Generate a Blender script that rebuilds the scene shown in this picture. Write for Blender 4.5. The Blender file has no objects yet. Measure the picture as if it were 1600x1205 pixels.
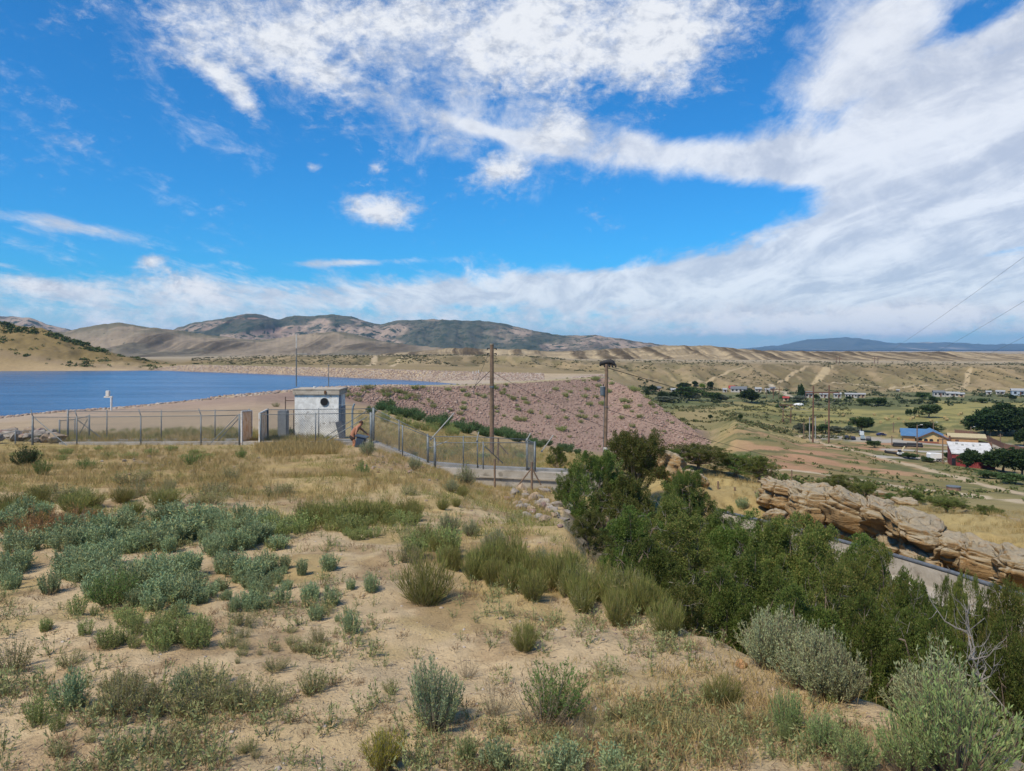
import bpy, bmesh, math, random
import numpy as np
from mathutils import Vector, Matrix

S = bpy.context.scene
COL = S.collection
R = math.radians
FL, HZ = 1155.0, 545.0            # focal length in photo pixels, horizon row

# ------------------------------------------------------------------ camera
cam = bpy.data.cameras.new('camera'); camo = bpy.data.objects.new('camera', cam); COL.objects.link(camo)
camo.location = (0, 0, 0); camo.rotation_euler = (R(90), 0, 0)
cam.sensor_fit = 'HORIZONTAL'; cam.sensor_width = 36.0; cam.lens = FL/1600*36
cam.shift_y = -(602.5-HZ)/1600
cam.clip_start = 0.1; cam.clip_end = 120000
S.camera = camo

# ------------------------------------------------------------------ sun, exposure
SUN_EL, SUN_AZ = R(52), R(222)     # azimuth clockwise from +Y: behind and to the left
sl = bpy.data.lights.new('sun', 'SUN'); slo = bpy.data.objects.new('sun', sl); COL.objects.link(slo)
sl.energy = 3.9; sl.angle = R(10); sl.color = (1.0, 0.88, 0.70)
sv = Vector((math.sin(SUN_AZ)*math.cos(SUN_EL), math.cos(SUN_AZ)*math.cos(SUN_EL), math.sin(SUN_EL)))
slo.rotation_euler = sv.to_track_quat('Z', 'Y').to_euler()
S.view_settings.view_transform = 'Standard'; S.view_settings.look = 'None'
S.view_settings.exposure = 0.42; S.view_settings.gamma = 1.0

# ------------------------------------------------------------------ node helpers
class NT:
    def __init__(s, tree): s.t = tree; s.n = tree.nodes; s.l = tree.links
    def add(s, typ, ins=None, **props):
        nd = s.n.new(typ)
        for k, v in props.items(): setattr(nd, k, v)
        for k, v in (ins or {}).items():
            sock = nd.inputs[k]
            if isinstance(v, bpy.types.NodeSocket): s.l.new(v, sock)
            else: sock.default_value = v
        return nd
    def math(s, op, a, b=0.0, c=0.0, clamp=False):
        return s.add('ShaderNodeMath', {0: a, 1: b, 2: c}, operation=op, use_clamp=clamp).outputs[0]
    def vmath(s, op, a, b=(0, 0, 0)):
        nd = s.add('ShaderNodeVectorMath', {0: a, 1: b}, operation=op)
        return nd.outputs['Value'] if op in ('DOT_PRODUCT', 'LENGTH') else nd.outputs[0]
    def ramp(s, f, lo, hi, a=0.0, b=1.0):
        return s.add('ShaderNodeMapRange', {0: f, 1: lo, 2: hi, 3: a, 4: b}, interpolation_type='SMOOTHSTEP').outputs[0]
    def mix(s, f, a, b, blend='MIX'):
        nd = s.add('ShaderNodeMix', data_type='RGBA', blend_type=blend)
        for i, v in ((0, f), (6, a), (7, b)):
            if isinstance(v, bpy.types.NodeSocket): s.l.new(v, nd.inputs[i])
            else: nd.inputs[i].default_value = v if i == 0 or len(v) == 4 else (*v, 1)
        return nd.outputs[2]
    def noise(s, vec, scale, detail=4, rough=.55, dist=0.0):
        return s.add('ShaderNodeTexNoise', {'Vector': vec, 'Scale': scale, 'Detail': detail, 'Roughness': rough, 'Distortion': dist}).outputs[0]

# ------------------------------------------------------------------ sky
W = bpy.data.worlds.new("World"); S.world = W; W.use_nodes = True
w = NT(W.node_tree); w.n.clear()
sky = w.add('ShaderNodeTexSky', sky_type='NISHITA', sun_disc=False, sun_elevation=SUN_EL, sun_rotation=SUN_AZ, air_density=1.0, dust_density=.6, ozone_density=3.0)
dirv = w.add('ShaderNodeTexCoord').outputs['Generated']
sep = w.add('ShaderNodeSeparateXYZ', {0: dirv})
az = w.math('MULTIPLY', w.math('ARCTAN2', sep.outputs[0], sep.outputs[1]), 180/math.pi)
el = w.math('MULTIPLY', w.math('ARCSINE', sep.outputs[2]), 180/math.pi)
ae = w.add('ShaderNodeCombineXYZ', {0: az, 1: el, 2: 0.0}).outputs[0]
# two cloud decks: a sheet seen in perspective and rounded heaps
zz = w.math('MAXIMUM', w.math('ADD', sep.outputs[2], .11), .05)
pl = w.add('ShaderNodeCombineXYZ', {0: w.math('DIVIDE', sep.outputs[0], zz), 1: w.math('DIVIDE', sep.outputs[1], zz), 2: 0.0}).outputs[0]
plr = w.add('ShaderNodeMapping', {'Vector': pl, 'Rotation': (0, 0, R(4)), 'Scale': (1.25, .42, 1)}).outputs[0]
n_sheet = w.noise(plr, 1.1, 9, .62, .5)
n_sheet2 = w.noise(plr, 3.4, 9, .68, .5)
aes = w.add('ShaderNodeMapping', {'Vector': ae, 'Scale': (.8, 1.25, 1)}).outputs[0]
n_fine = w.noise(aes, .42, 10, .66, .6)
n_heap = w.noise(aes, .26, 10, .6, .25)
n_heap2 = w.noise(aes, 1.1, 10, .68, .3)
def cloud_mask(items):
    tot = 0.0
    for (px, py, rx, ry, rot, wt) in items:
        d = Vector(((px-800)/FL, 1, -(py-HZ)/FL)); a = math.degrees(math.atan2(d.x, d.y)); e = math.degrees(math.asin(d.normalized().z))
        k = math.degrees(1/FL)*.92
        m = w.add('ShaderNodeMapping', {'Vector': ae, 'Location': (a, e, 0), 'Rotation': (0, 0, R(rot)), 'Scale': (rx*k, ry*k, 1)}, vector_type='TEXTURE').outputs[0]
        g = w.math('EXPONENT', w.math('MULTIPLY', w.vmath('DOT_PRODUCT', m, m), -1.0))
        tot = w.math('MULTIPLY_ADD', g, wt, tot)
    return tot
sheet_items = [(1480, 150, 290, 130, 12, .74), (1180, 250, 330, 34, -8, .95), (1500, 330, 280, 90, 22, .72), (1280, 400, 330, 46, 14, .8), (960, 438, 420, 26, 2, .75), (1500, 450, 300, 60, 0, .36),
               (900, 470, 900, 34, 0, .5), (250, 460, 420, 26, 0, .3), (560, 410, 130, 7, 3, .6), (60, 345, 130, 12, -8, .45), (640, 120, 330, 130, -20, .42), (800, 215, 130, 10, -14, .6), 
               (1350, 60, 150, 70, 20, .5), (-900, 200, 400, 200, 0, .4), (2300, 200, 500, 250, 0, .9), (1090, 115, 95, 85, -35, -.75), (1020, 338, 250, 34, 3, -.7), (1560, 398, 60, 9, 8, -.7), (1530, 25, 60, 22, 20, -.6)]
heap_items = [(330, 40, 140, 50, -10, .62), (560, 30, 160, 45, -5, .62), (480, 95, 70, 34, -30, .5), (830, 60, 190, 95, -10, .85), (1030, 60, 110, 75, -5, .75), (870, 210, 60, 28, 0, .7), (375, 152, 48, 22, -40, .75), (320, 105, 40, 14, -20, .5),
              (585, 330, 62, 30, -8, .98), (790, 268, 44, 22, 0, .8), (235, 406, 26, 13, 10, .85), (490, 262, 14, 9, 0, .6), (585, 262, 14, 9, 0, .55), (285, 448, 90, 24, 0, .9), (60, 446, 80, 14, 0, .8), (1430, 498, 60, 26, 0, .7), (1240, 505, 170, 24, 0, .4), (640, 190, 330, 110, -20, .36),
              (-500, 100, 400, 150, 0, .5), (1600, -300, 700, 220, 0, .6), (500, -350, 600, 180, 0, .5)]
sm = cloud_mask(sheet_items); hm = cloud_mask(heap_items)
band = w.math('MULTIPLY', w.ramp(el, .3, 1.4), w.ramp(el, 4.6, 2.2)); hm = w.math('MULTIPLY_ADD', band, .62, hm)
d1 = w.math('ADD', sm, w.math('MULTIPLY_ADD', n_sheet, 1.5, -.95)); d1 = w.math('MULTIPLY_ADD', n_sheet2, 1.15, w.math('SUBTRACT', d1, .56))
d1 = w.math('MULTIPLY_ADD', n_fine, .75, w.math('SUBTRACT', d1, .40))
d1 = w.ramp(d1, -.06, .62)
d2 = w.math('ADD', hm, w.math('MULTIPLY_ADD', n_heap, 1.5, -1.05)); d2 = w.math('MULTIPLY_ADD', n_heap2, 1.05, w.math('SUBTRACT', d2, .52))
d2s = w.ramp(d2, -.06, .74)
skyc = w.mix(1.0, sky.outputs[0], (.15, .70, 1.12, 1), 'MULTIPLY')
skyb = w.add('ShaderNodeVectorMath', {0: skyc, 'Scale': .102}, operation='SCALE').outputs[0]
# cloud light: sunlit tops, greyer bellies
t1 = w.math('MULTIPLY_ADD', w.noise(plr, 2.0, 9, .62, .6), .7, w.math('MULTIPLY', w.noise(aes, .45, 9, .66, .5), .3))
c1 = w.mix(w.ramp(t1, .38, .60), (.43, .465, .54), (.70, .715, .74))
t2 = w.math('MULTIPLY_ADD', w.noise(aes, .7, 9, .68, .3), 1.0, w.math('MULTIPLY', d2, .22))
c2 = w.mix(w.ramp(t2, .40, .72), (.38, .42, .50), (.655, .675, .71))
c = w.mix(w.math('MULTIPLY', d1, .86), skyb, c1)
c = w.mix(w.math('MULTIPLY', d2s, .97), c, c2)
low = w.ramp(el, 5.0, 0.0, 0, .45)
c = w.mix(low, c, (.60, .66, .74))
bg = w.add('ShaderNodeBackground', {'Color': c, 'Strength': 1.0})
w.l.new(bg.outputs[0], w.add('ShaderNodeOutputWorld').inputs[0])

# ------------------------------------------------------------------ numeric noise
def _h(ix, iy, seed):
    n = (ix.astype(np.int64)*374761393 + iy.astype(np.int64)*668265263 + seed*1442695041) & 0xffffffff
    n = ((n ^ (n >> 13))*1274126177) & 0xffffffff
    return ((n ^ (n >> 16)) & 0xffff)/65535.0
def vn(x, y, seed=0):
    x = np.asarray(x, float); y = np.asarray(y, float)
    ix, iy = np.floor(x), np.floor(y); fx, fy = x-ix, y-iy
    fx = fx*fx*fx*(fx*(fx*6-15)+10); fy = fy*fy*fy*(fy*(fy*6-15)+10)
    a, b, c_, d = _h(ix, iy, seed), _h(ix+1, iy, seed), _h(ix, iy+1, seed), _h(ix+1, iy+1, seed)
    return (a+(b-a)*fx)*(1-fy)+(c_+(d-c_)*fx)*fy
def fbm(x, y, seed=0, oct=4, gain=.5):
    t, a, s = 0.0, 1.0, 0.0
    for o in range(oct):
        t = t + a*vn(x*2**o+o*17.3, y*2**o-o*9.1, seed+o); s += a; a *= gain
    return t/s
def ridged(x, y, seed=0, oct=3):
    t, a, s = 0.0, 1.0, 0.0
    for o in range(oct):
        t = t + a*(1-np.abs(2*vn(x*2**o, y*2**o, seed+o)-1)); s += a; a *= .5
    return t/s
def sstep(a, b, v):
    t = np.clip((v-a)/(b-a), 0, 1); return t*t*(3-2*t)

# ------------------------------------------------------------------ terrain: knots along each bearing px = 800 + FL*x/y
K = []   # each knot: list of (px, Y, z)
K.append([(0, .8, -2.36)])
K.append([(0, 4.0, -2.58)])
K.append([(880, 13, -3.2), (915, 10.5, -3.03), (970, 9, -2.95), (1050, 8, -2.87), (1150, 7.1, -2.8), (1250, 6.4, -2.75), (1400, 5.5, -2.69), (1600, 4.75, -2.64), (2200, 4.6, -2.64)])
K.append([(680, 22, -3.84), (760, 22, -4.4), (850, 21, -4.7), (880, 20, -4.6), (980, 13.5, -5.6), (1050, 12, -5.8), (1250, 10, -5.9), (1400, 9, -6), (1600, 8, -6)])
K.append([(580, 30, -4.4), (680, 30, -5), (760, 29, -5.6), (880, 28, -5.8), (980, 25, -7.5), (1050, 22, -8.4), (1150, 21, -8.9), (1250, 19, -9.2), (1400, 17, -9.4), (1600, 15, -9.2)])
K.append([(570, 38, -4.96), (680, 36.5, -5.95), (760, 36, -6.75), (880, 36, -6.95), (950, 36, -7.4), (1050, 34, -8), (1150, 33, -8.7), (1250, 30, -8.9), (1400, 27, -9.0), (1600, 22.5, -8.9)])
K.append([(580, 44, -5.3), (680, 44, -6.7), (760, 44, -6.9), (880, 45, -7.8), (950, 45, -8.2), (1050, 41, -6.9), (1150, 42, -7.7), (1250, 44, -8.6), (1400, 39, -9.2), (1600, 32, -8.5)])
K.append([(0, 70, -7.7), (400, 60, -6.5), (580, 60, -7), (680, 58, -7.9), (760, 58, -8.5), (880, 62, -9.9), (950, 58, -9.6), (1050, 55, -8.6), (1150, 52, -8.8), (1250, 62, -11.8), (1400, 60, -12.6), (1600, 55, -12.4)])
K.append([(0, 95, -9.6), (400, 100, -8.6), (580, 105, -9.5), (680, 110, -11.8), (760, 115, -14.4), (880, 120, -17), (950, 120, -18), (1050, 115, -18.6), (1150, 110, -18.7), (1250, 110, -18.5), (1400, 110, -19.6), (1600, 105, -20)])
K.append([(0, 104, -10.3), (400, 130, -8.9), (530, 165, -11), (580, 166.5, -12.5), (640, 167, -14.5), (700, 168, -16.3), (780, 169, -19), (850, 168, -21.1), (900, 168, -22.5), (1000, 175, -25), (1050, 178, -25.4), (1110, 183, -23.6), (1150, 188, -20), (1250, 150, -20.4), (1400, 160, -24), (1600, 160, -26.5)])
K.append([(0, 110, -10.5), (200, 120, -9.7), (400, 140, -8.85), (530, 170, -9), (740, 190, -9.4), (850, 211, -9.2), (945, 231, -9), (1000, 207, -12), (1050, 197, -17.6), (1110, 186, -23.7), (1150, 200, -20.8), (1250, 205, -26), (1400, 210, -26.6), (1600, 210, -27.4)])
K.append([(0, 118, -10.5), (200, 128, -9.7), (400, 147, -8.85), (530, 178, -9), (740, 197, -9.4), (850, 218, -9.2), (945, 240, -9), (1000, 225, -16), (1050, 220, -22.5), (1110, 215, -24), (1150, 240, -22.6), (1250, 250, -26.6), (1400, 250, -26.7), (1600, 250, -27.3)])
K.append([(0, 138, -17), (200, 150, -17), (400, 168, -17), (530, 198, -17), (690, 208, -16), (740, 215, -12.7), (800, 226, -12.4), (850, 233, -12), (900, 243, -10), (945, 252, -9.1), (1000, 245, -20), (1050, 250, -24.5), (1110, 260, -24.5), (1150, 290, -24.3), (1250, 300, -26.7), (1400, 300, -26.9), (1600, 300, -27.3)])
K.append([(0, 415, -17), (200, 425, -17), (300, 408, -17), (450, 355, -17), (540, 322, -17), (650, 290, -17), (700, 276, -13.6), (740, 264, -12.6), (800, 256, -12.3), (850, 248, -12), (900, 252, -9.8), (945, 262, -9.1), (1000, 265, -22), (1050, 290, -25), (1110, 310, -25.3), (1150, 350, -25.8), (1250, 350, -26.8), (1400, 350, -26.9), (1600, 350, -27)])
K.append([(0, 430, -13), (200, 440, -12.6), (250, 455, -11.5), (300, 430, -9.3), (450, 378, -9.2), (540, 345, -9), (650, 312, -9), (740, 288, -9), (800, 277, -9), (850, 270, -9), (945, 270, -9.1), (1000, 285, -23.5), (1050, 330, -25.5), (1110, 380, -26), (1150, 420, -26.3), (1250, 400, -26.8), (1400, 400, -26.9), (1600, 400, -27)])
K.append([(0, 455, 2), (100, 458, -4), (200, 465, -9), (250, 475, -10), (300, 470, -10), (450, 430, -10.5), (540, 420, -11), (650, 400, -12), (740, 400, -13), (850, 400, -14), (945, 430, -17), (1000, 450, -23), (1050, 470, -26), (1150, 480, -26.2), (1600, 480, -27)])
K.append([(-150, 492, 28), (0, 490, 17.8), (60, 487, 12.6), (130, 485, 4.2), (200, 482, -5), (270, 490, -11), (300, 560, -10), (450, 600, -6.5), (800, 600, -5.7), (900, 580, -10), (1000, 565, -11.5), (1150, 560, -12.6), (1600, 560, -14)])
K.append([(0, 560, 5), (200, 600, -9), (300, 700, -9), (450, 720, -6.2), (800, 720, -6), (900, 720, -10.5), (1600, 720, -14)])
K.append([(0, 1100, -14)])
K.append([(0, 16500, -46)])
NK = len(K)
NOISEAMP = None
def knots(px):
    px = np.atleast_1d(np.asarray(px, float))
    KY = np.empty((NK, px.size)); KZ = np.empty((NK, px.size))
    for k, lst in enumerate(K):
        a = np.array(lst, float)
        KY[k] = np.interp(px, a[:, 0], a[:, 1]); KZ[k] = np.interp(px, a[:, 0], a[:, 2])
    # the hilltop left of its crest is one gentle slope
    left = px < 880
    KY[2][left] = 13 + 2*sstep(880, 700, px[left]); KZ[2][left] = -2.3-.07*KY[2][left]
    return KY, KZ
def hbase(KY, KZ, Y):
    z = np.zeros_like(Y)
    for k in range(NK-1):
        y0, y1 = KY[k], KY[k+1]
        t = (Y-y0)/(y1-y0)
        m = (t >= 0) & (t <= 1) if k else (t <= 1)
        z = np.where(m, KZ[k]+(KZ[k+1]-KZ[k])*np.where(m, t, 0), z)
    return z
def hs(KY, KZ, Y):
    sp = np.where(Y < 140, .05, .006)
    return sum(wt*hbase(KY, KZ, Y*(1+d*sp)) for d, wt in ((-1, .15), (-.5, .22), (0, .26), (.5, .22), (1, .15)))
def hdetail(x, y, px, z=None):
    Y = np.maximum(y, .5)
    near = sstep(60, 8, Y)
    d = near*((fbm(x/2.6, y/2.6, 3)-.5)*.34 + (fbm(x/.5, y/.5, 11, 3)-.5)*.09)
    gul = sstep(880, 1000, px)*sstep(5, 14, Y)*sstep(60, 40, Y)
    d = d + gul*(fbm(x/3.5, y/3.5, 23)-.5)*1.6
    mid = sstep(45, 80, Y)*sstep(240, 190, Y)
    val = sstep(1080, 1200, px)
    d = d + mid*((fbm(x/14, y/14, 31)-.5)*1.0 + (fbm(x/4, y/4, 37, 3)-.5)*.35)*(.4+.6*val)
    d = d + sstep(230, 280, Y)*sstep(1000, 1100, px)*(fbm(x/30, y/30, 41)-.5)*1.4*sstep(700, 500, Y)
    # gullied faces: the bench beyond the valley and the hill over the lake
    bench = sstep(455, 500, Y)*sstep(640, 565, Y)*sstep(270, 330, px)
    wx = x/26+fbm(x/60, y/60, 51)*1.6
    d = d - bench*((ridged(wx, y/160, 53)-.45)*9.0+(ridged(x/8+fbm(x/20, y/20, 57)*1.5, y/120, 59, 2)-.4)*2.6)*sstep(600, 560, Y)
    hill = sstep(440, 455, Y)*sstep(300, 200, px)
    d = d + hill*((fbm(x/22, y/22, 61)-.5)*6 + (fbm(x/6, y/6, 63)-.5)*2.2)*sstep(600, 520, Y)
    return d
def H(x, y):
    x = np.atleast_1d(np.asarray(x, float)); y = np.atleast_1d(np.asarray(y, float))
    yy = np.maximum(y, .3); px = 800+FL*x/yy
    KY, KZ = knots(px)
    return hs(KY, KZ, yy)+hdetail(x, y, px)
def Hp(px, Y): return float(H((px-800)/FL*Y, Y)[0])
def at(px, py, Y): return Vector(((px-800)/FL*Y, Y, -(py-HZ)/FL*Y))
def ground(px, Y, dz=0): return Vector(((px-800)/FL*Y, Y, Hp(px, Y)+dz))
_YS = np.geomspace(2.5, 640, 900)
def hit(px, py, y0=2.5, y1=640):
    Ys = _YS[(_YS >= y0) & (_YS <= y1)]
    g = H((px-800)/FL*Ys, Ys); r = -(py-HZ)/FL*Ys
    i = np.nonzero(r <= g)[0]
    i = int(i[0]) if len(i) else len(Ys)-1
    return Vector(((px-800)/FL*Ys[i], Ys[i], g[i]))

# ------------------------------------------------------------------ objects and meshes
def tag(o, label=None, cat=None, group=None, kind=None):
    if label: o['label'] = label
    if cat: o['category'] = cat
    if group: o['group'] = group
    if kind: o['kind'] = kind
    return o
def link(name, data, parent=None):
    o = bpy.data.objects.new(name, data); COL.objects.link(o)
    if parent is not None: o.parent = parent
    return o
def empty(name, loc=(0, 0, 0), rz=0.0):
    o = link(name, None); o.location = loc; o.rotation_euler = (0, 0, rz); o.empty_display_size = .3
    return o
def mesh_np(name, V, faces, mats=None, midx=None, smooth=False, colors=None):
    """faces: list of int arrays (n,3) or (n,4)"""
    me = bpy.data.meshes.new(name)
    V = np.asarray(V, np.float32)
    faces = [np.asarray(f, np.int32) for f in faces if len(f)]
    me.vertices.add(len(V)); me.vertices.foreach_set('co', V.ravel())
    nl = sum(f.size for f in faces); nf = sum(len(f) for f in faces)
    me.loops.add(nl); me.polygons.add(nf)
    me.loops.foreach_set('vertex_index', np.concatenate([f.ravel() for f in faces]))
    tot = np.concatenate([np.full(len(f), f.shape[1], np.int32) for f in faces])
    st = np.concatenate([[0], np.cumsum(tot)[:-1]]).astype(np.int32)
    me.polygons.foreach_set('loop_start', st)
    if midx is not None: me.polygons.foreach_set('material_index', np.asarray(midx, np.int32))
    if smooth: me.polygons.foreach_set('use_smooth', np.ones(nf, bool))
    if colors is not None:
        at_ = me.color_attributes.new('ground_colour', 'FLOAT_COLOR', 'POINT')
        cc = np.ones((len(V), 4), np.float32); cc[:, :3] = colors
        at_.data.foreach_set('color', cc.ravel())
    for m in (mats if isinstance(mats, (list, tuple)) else [mats] if mats else []): me.materials.append(m)
    me.update(calc_edges=True); me.validate()
    return me
def grid_faces(nr, nc):
    i = np.arange(nr*nc).reshape(nr, nc)
    return np.stack([i[:-1, :-1], i[:-1, 1:], i[1:, 1:], i[1:, :-1]], -1).reshape(-1, 4)

def base_mat(name):
    m = bpy.data.materials.new(name); m.use_nodes = True
    t = NT(m.node_tree); b = t.n['Principled BSDF']
    return m, t, b
_mats = {}
def M(name, c1, c2=None, scale=4.0, rough=.8, bump=0.0, bscale=None, metal=0.0, spec=.3, c3=None, s3=1.0, obj_rand=0.0):
    if name in _mats: return _mats[name]
    m, t, b = base_mat(name)
    oc = t.add('ShaderNodeTexCoord').outputs['Object']
    c2 = c2 or tuple(v*.8 for v in c1)
    col = t.mix(t.ramp(t.noise(oc, scale, 6, .6), .35, .65), c1, c2)
    if c3: col = t.mix(t.ramp(t.noise(oc, s3, 8, .7), .55, .63), col, c3)
    if obj_rand:
        rnd = t.add('ShaderNodeObjectInfo').outputs['Random']
        col = t.add('ShaderNodeHueSaturation', {'Color': col, 'Value': t.math('MULTIPLY_ADD', rnd, obj_rand, 1-obj_rand/2)}).outputs[0]
    t.l.new(col, b.inputs['Base Color'])
    b.inputs['Roughness'].default_value = rough; b.inputs['Metallic'].default_value = metal
    b.inputs['Specular IOR Level'].default_value = spec
    if bump:
        bn = t.add('ShaderNodeBump', {'Height': t.noise(oc, bscale or scale*3, 6, .65), 'Strength': bump, 'Distance': .05})
        t.l.new(bn.outputs[0], b.inputs['Normal'])
    _mats[name] = m
    return m
def leaf_mat(name, c1, c2, c3=None, trans=.25, obj_rand=.25):
    m, t, b = base_mat(name)
    ri = t.add('ShaderNodeNewGeometry').outputs['Random Per Island']
    col = t.mix(ri, c1, c2)
    if c3: col = t.mix(t.ramp(ri, .82, .9), col, c3)
    rnd = t.add('ShaderNodeObjectInfo').outputs['Random']
    col = t.add('ShaderNodeHueSaturation', {'Color': col, 'Hue': t.math('MULTIPLY_ADD', rnd, .03, .485), 'Value': t.math('MULTIPLY_ADD', rnd, obj_rand, 1-obj_rand/2)}).outputs[0]
    t.l.new(col, b.inputs['Base Color']); b.inputs['Roughness'].default_value = .65; b.inputs['Specular IOR Level'].default_value = .2
    tr = t.add('ShaderNodeBsdfTranslucent', {'Color': col})
    mx = t.add('ShaderNodeMixShader', {0: trans, 1: b.outputs[0], 2: tr.outputs[0]})
    t.l.new(mx.outputs[0], t.n['Material Output'].inputs[0])
    return m

# ------------------------------------------------------------------ ground sheet
def ground_mat():
    m, t, b = base_mat('ground_soil')
    geo = t.add('ShaderNodeNewGeometry').outputs['Position']
    vc = t.add('ShaderNodeVertexColor', layer_name='ground_colour').outputs[0]
    n1 = t.noise(geo, .55, 8, .68); n2 = t.noise(geo, 5.0, 7, .7); n3 = t.noise(geo, 38, 4, .7)
    n4 = t.noise(geo, .06, 8, .7)
    v = t.math('MULTIPLY_ADD', n1, .5, .75); v = t.math('MULTIPLY', v, t.math('MULTIPLY_ADD', n2, .8, .6)); v = t.math('MULTIPLY', v, t.math('MULTIPLY_ADD', n3, .7, .65)); v = t.math('MULTIPLY', v, t.math('MULTIPLY_ADD', n4, .7, .65))
    col = t.add('ShaderNodeVectorMath', {0: vc, 'Scale': v}, operation='SCALE').outputs[0]
    # small stones and specks of litter lying in the soil
    vo = t.add('ShaderNodeTexVoronoi', {'Vector': geo, 'Scale': 26.0, 'Randomness': 1.0})
    sp = t.math('MULTIPLY', t.ramp(vo.outputs['Distance'], .24, .14), t.ramp(t.noise(geo, 1.3, 4), .48, .62))
    pc = t.mix(t.add('ShaderNodeSeparateColor', {0: vo.outputs['Color']}).outputs[0], (.16, .11, .08), (.42, .36, .30))
    col = t.mix(t.math('MULTIPLY', sp, .75), col, pc)
    t.l.new(col, b.inputs['Base Color']); b.inputs['Roughness'].default_value = .95; b.inputs['Specular IOR Level'].default_value = .1
    h = t.math('ADD', t.math('MULTIPLY', n2, .6), t.math('MULTIPLY', n3, .35)); h = t.math('ADD', h, t.math('MULTIPLY', sp, .3))
    bn = t.add('ShaderNodeBump', {'Height': h, 'Strength': .75, 'Distance': .07})
    t.l.new(bn.outputs[0], b.inputs['Normal'])
    return m
DIRT, GOLD, OLIVE = (.45, .345, .21), (.335, .255, .11), (.19, .165, .07)
REDS, SAND, FIELD, PINK = (.34, .20, .115), (.345, .265, .175), (.25, .22, .08), (.26, .18, .14)
BENCH, GREEN, HILLC, PLAIN = (.235, .18, .095), (.10, .12, .05), (.185, .135, .058), (.30, .245, .165)
GULLY = (.22, .165, .085)
# ground colour per knot interval start: (px, colour)
KC = [[(0, DIRT)], [(0, DIRT)], [(0, DIRT)],
      [(0, (.37, .265, .13)), (760, GOLD), (905, DIRT), (960, GULLY)],
      [(0, (.36, .26, .12)), (880, (.36, .26, .14)), (950, GULLY), (1600, GULLY)],
      [(0, GOLD), (700, (.36, .27, .15)), (900, GOLD), (1050, GULLY), (1250, GOLD)],
      [(0, (.26, .22, .10)), (500, (.30, .23, .12)), (900, GOLD), (1600, GOLD)],
      [(0, SAND), (450, SAND), (560, GOLD), (1000, GOLD), (1250, (.26, .21, .10))],
      [(0, SAND), (450, SAND), (560, GOLD), (850, GOLD), (1000, (.24, .20, .08)), (1180, REDS), (1400, REDS), (1500, OLIVE)],
      [(0, (.34, .27, .20)), (500, PINK), (1080, PINK), (1130, GOLD), (1200, REDS), (1380, REDS), (1450, (.3, .22, .12))],
      [(0, SAND), (400, SAND), (560, (.30, .24, .15)), (945, (.32, .27, .16)), (1000, PINK), (1090, PINK), (1130, (.33, .26, .12)), (1300, (.29, .22, .10))],
      [(0, PINK), (940, PINK), (1060, (.27, .22, .11)), (1150, OLIVE), (1230, FIELD)],
      [(0, PINK), (700, (.29, .245, .20)), (945, (.31, .26, .20)), (1000, OLIVE), (1100, (.26, .205, .10)), (1180, FIELD)],
      [(0, PINK), (600, PINK), (700, (.29, .245, .20)), (940, (.31, .26, .20)), (1000, OLIVE), (1200, (.24, .20, .09)), (1300, FIELD)],
      [(0, (.30, .22, .12)), (300, (.36, .28, .18)), (945, (.36, .28, .18)), (1000, GREEN), (1500, (.17, .16, .07))],
      [(0, HILLC), (280, HILLC), (320, OLIVE), (500, BENCH), (900, BENCH), (1600, BENCH)],
      [(0, HILLC), (270, HILLC), (320, BENCH), (1600, BENCH)],
      [(0, HILLC), (290, PLAIN), (1600, PLAIN)], [(0, PLAIN)], [(0, PLAIN)]]
ROADS = [  # (screen-side list of (px,py), y range, half width m, colour)
    ([(1208, 734), (1260, 738), (1330, 748), (1400, 760), (1500, 772), (1620, 795)], 70, 140, 1.6, (.44, .36, .25)),
    ([(1190, 668), (1260, 682), (1330, 704), (1400, 722), (1500, 748), (1620, 775)], 90, 230, 1.3, (.42, .33, .22)),
    ([(1390, 703), (1450, 706), (1600, 712)], 120, 240, 2.2, (.36, .34, .31)),
    ([(1375, 714), (1430, 716), (1490, 722)], 120, 240, 1.3, (.40, .37, .32)),
    ([(1310, 684), (1400, 690), (1500, 697), (1580, 700)], 150, 260, 5.5, (.31, .295, .27)),
    ([(1205, 605), (1225, 612), (1235, 622)], 380, 520, 2.0, (.40, .34, .25)),
    ([(1300, 600), (1420, 606), (1600, 612)], 400, 560, 1.2, (.36, .29, .19)),
    ([(575, 572), (590, 556)], 400, 640, 1.5, (.42, .33, .21)), ([(555, 572), (586, 557)], 400, 640, .8, (.40, .31, .2)), ([(612, 573), (630, 558)], 400, 640, 1.4, (.42, .33, .21)),
    ([(1080, 600), (1165, 574)], 440, 640, 1.6, (.36, .28, .17)), ([(1215, 600), (1260, 573)], 440, 640, 1.6, (.36, .28, .17)), ([(1275, 598), (1298, 573)], 440, 640, 3.0, (.37, .29, .17)), ([(1500, 612), (1515, 578)], 440, 640, 1.6, (.36, .28, .17)),
    ([(560, 640), (640, 655), (720, 668)], 60, 160, 1.8, (.40, .29, .17)),
]
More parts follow.
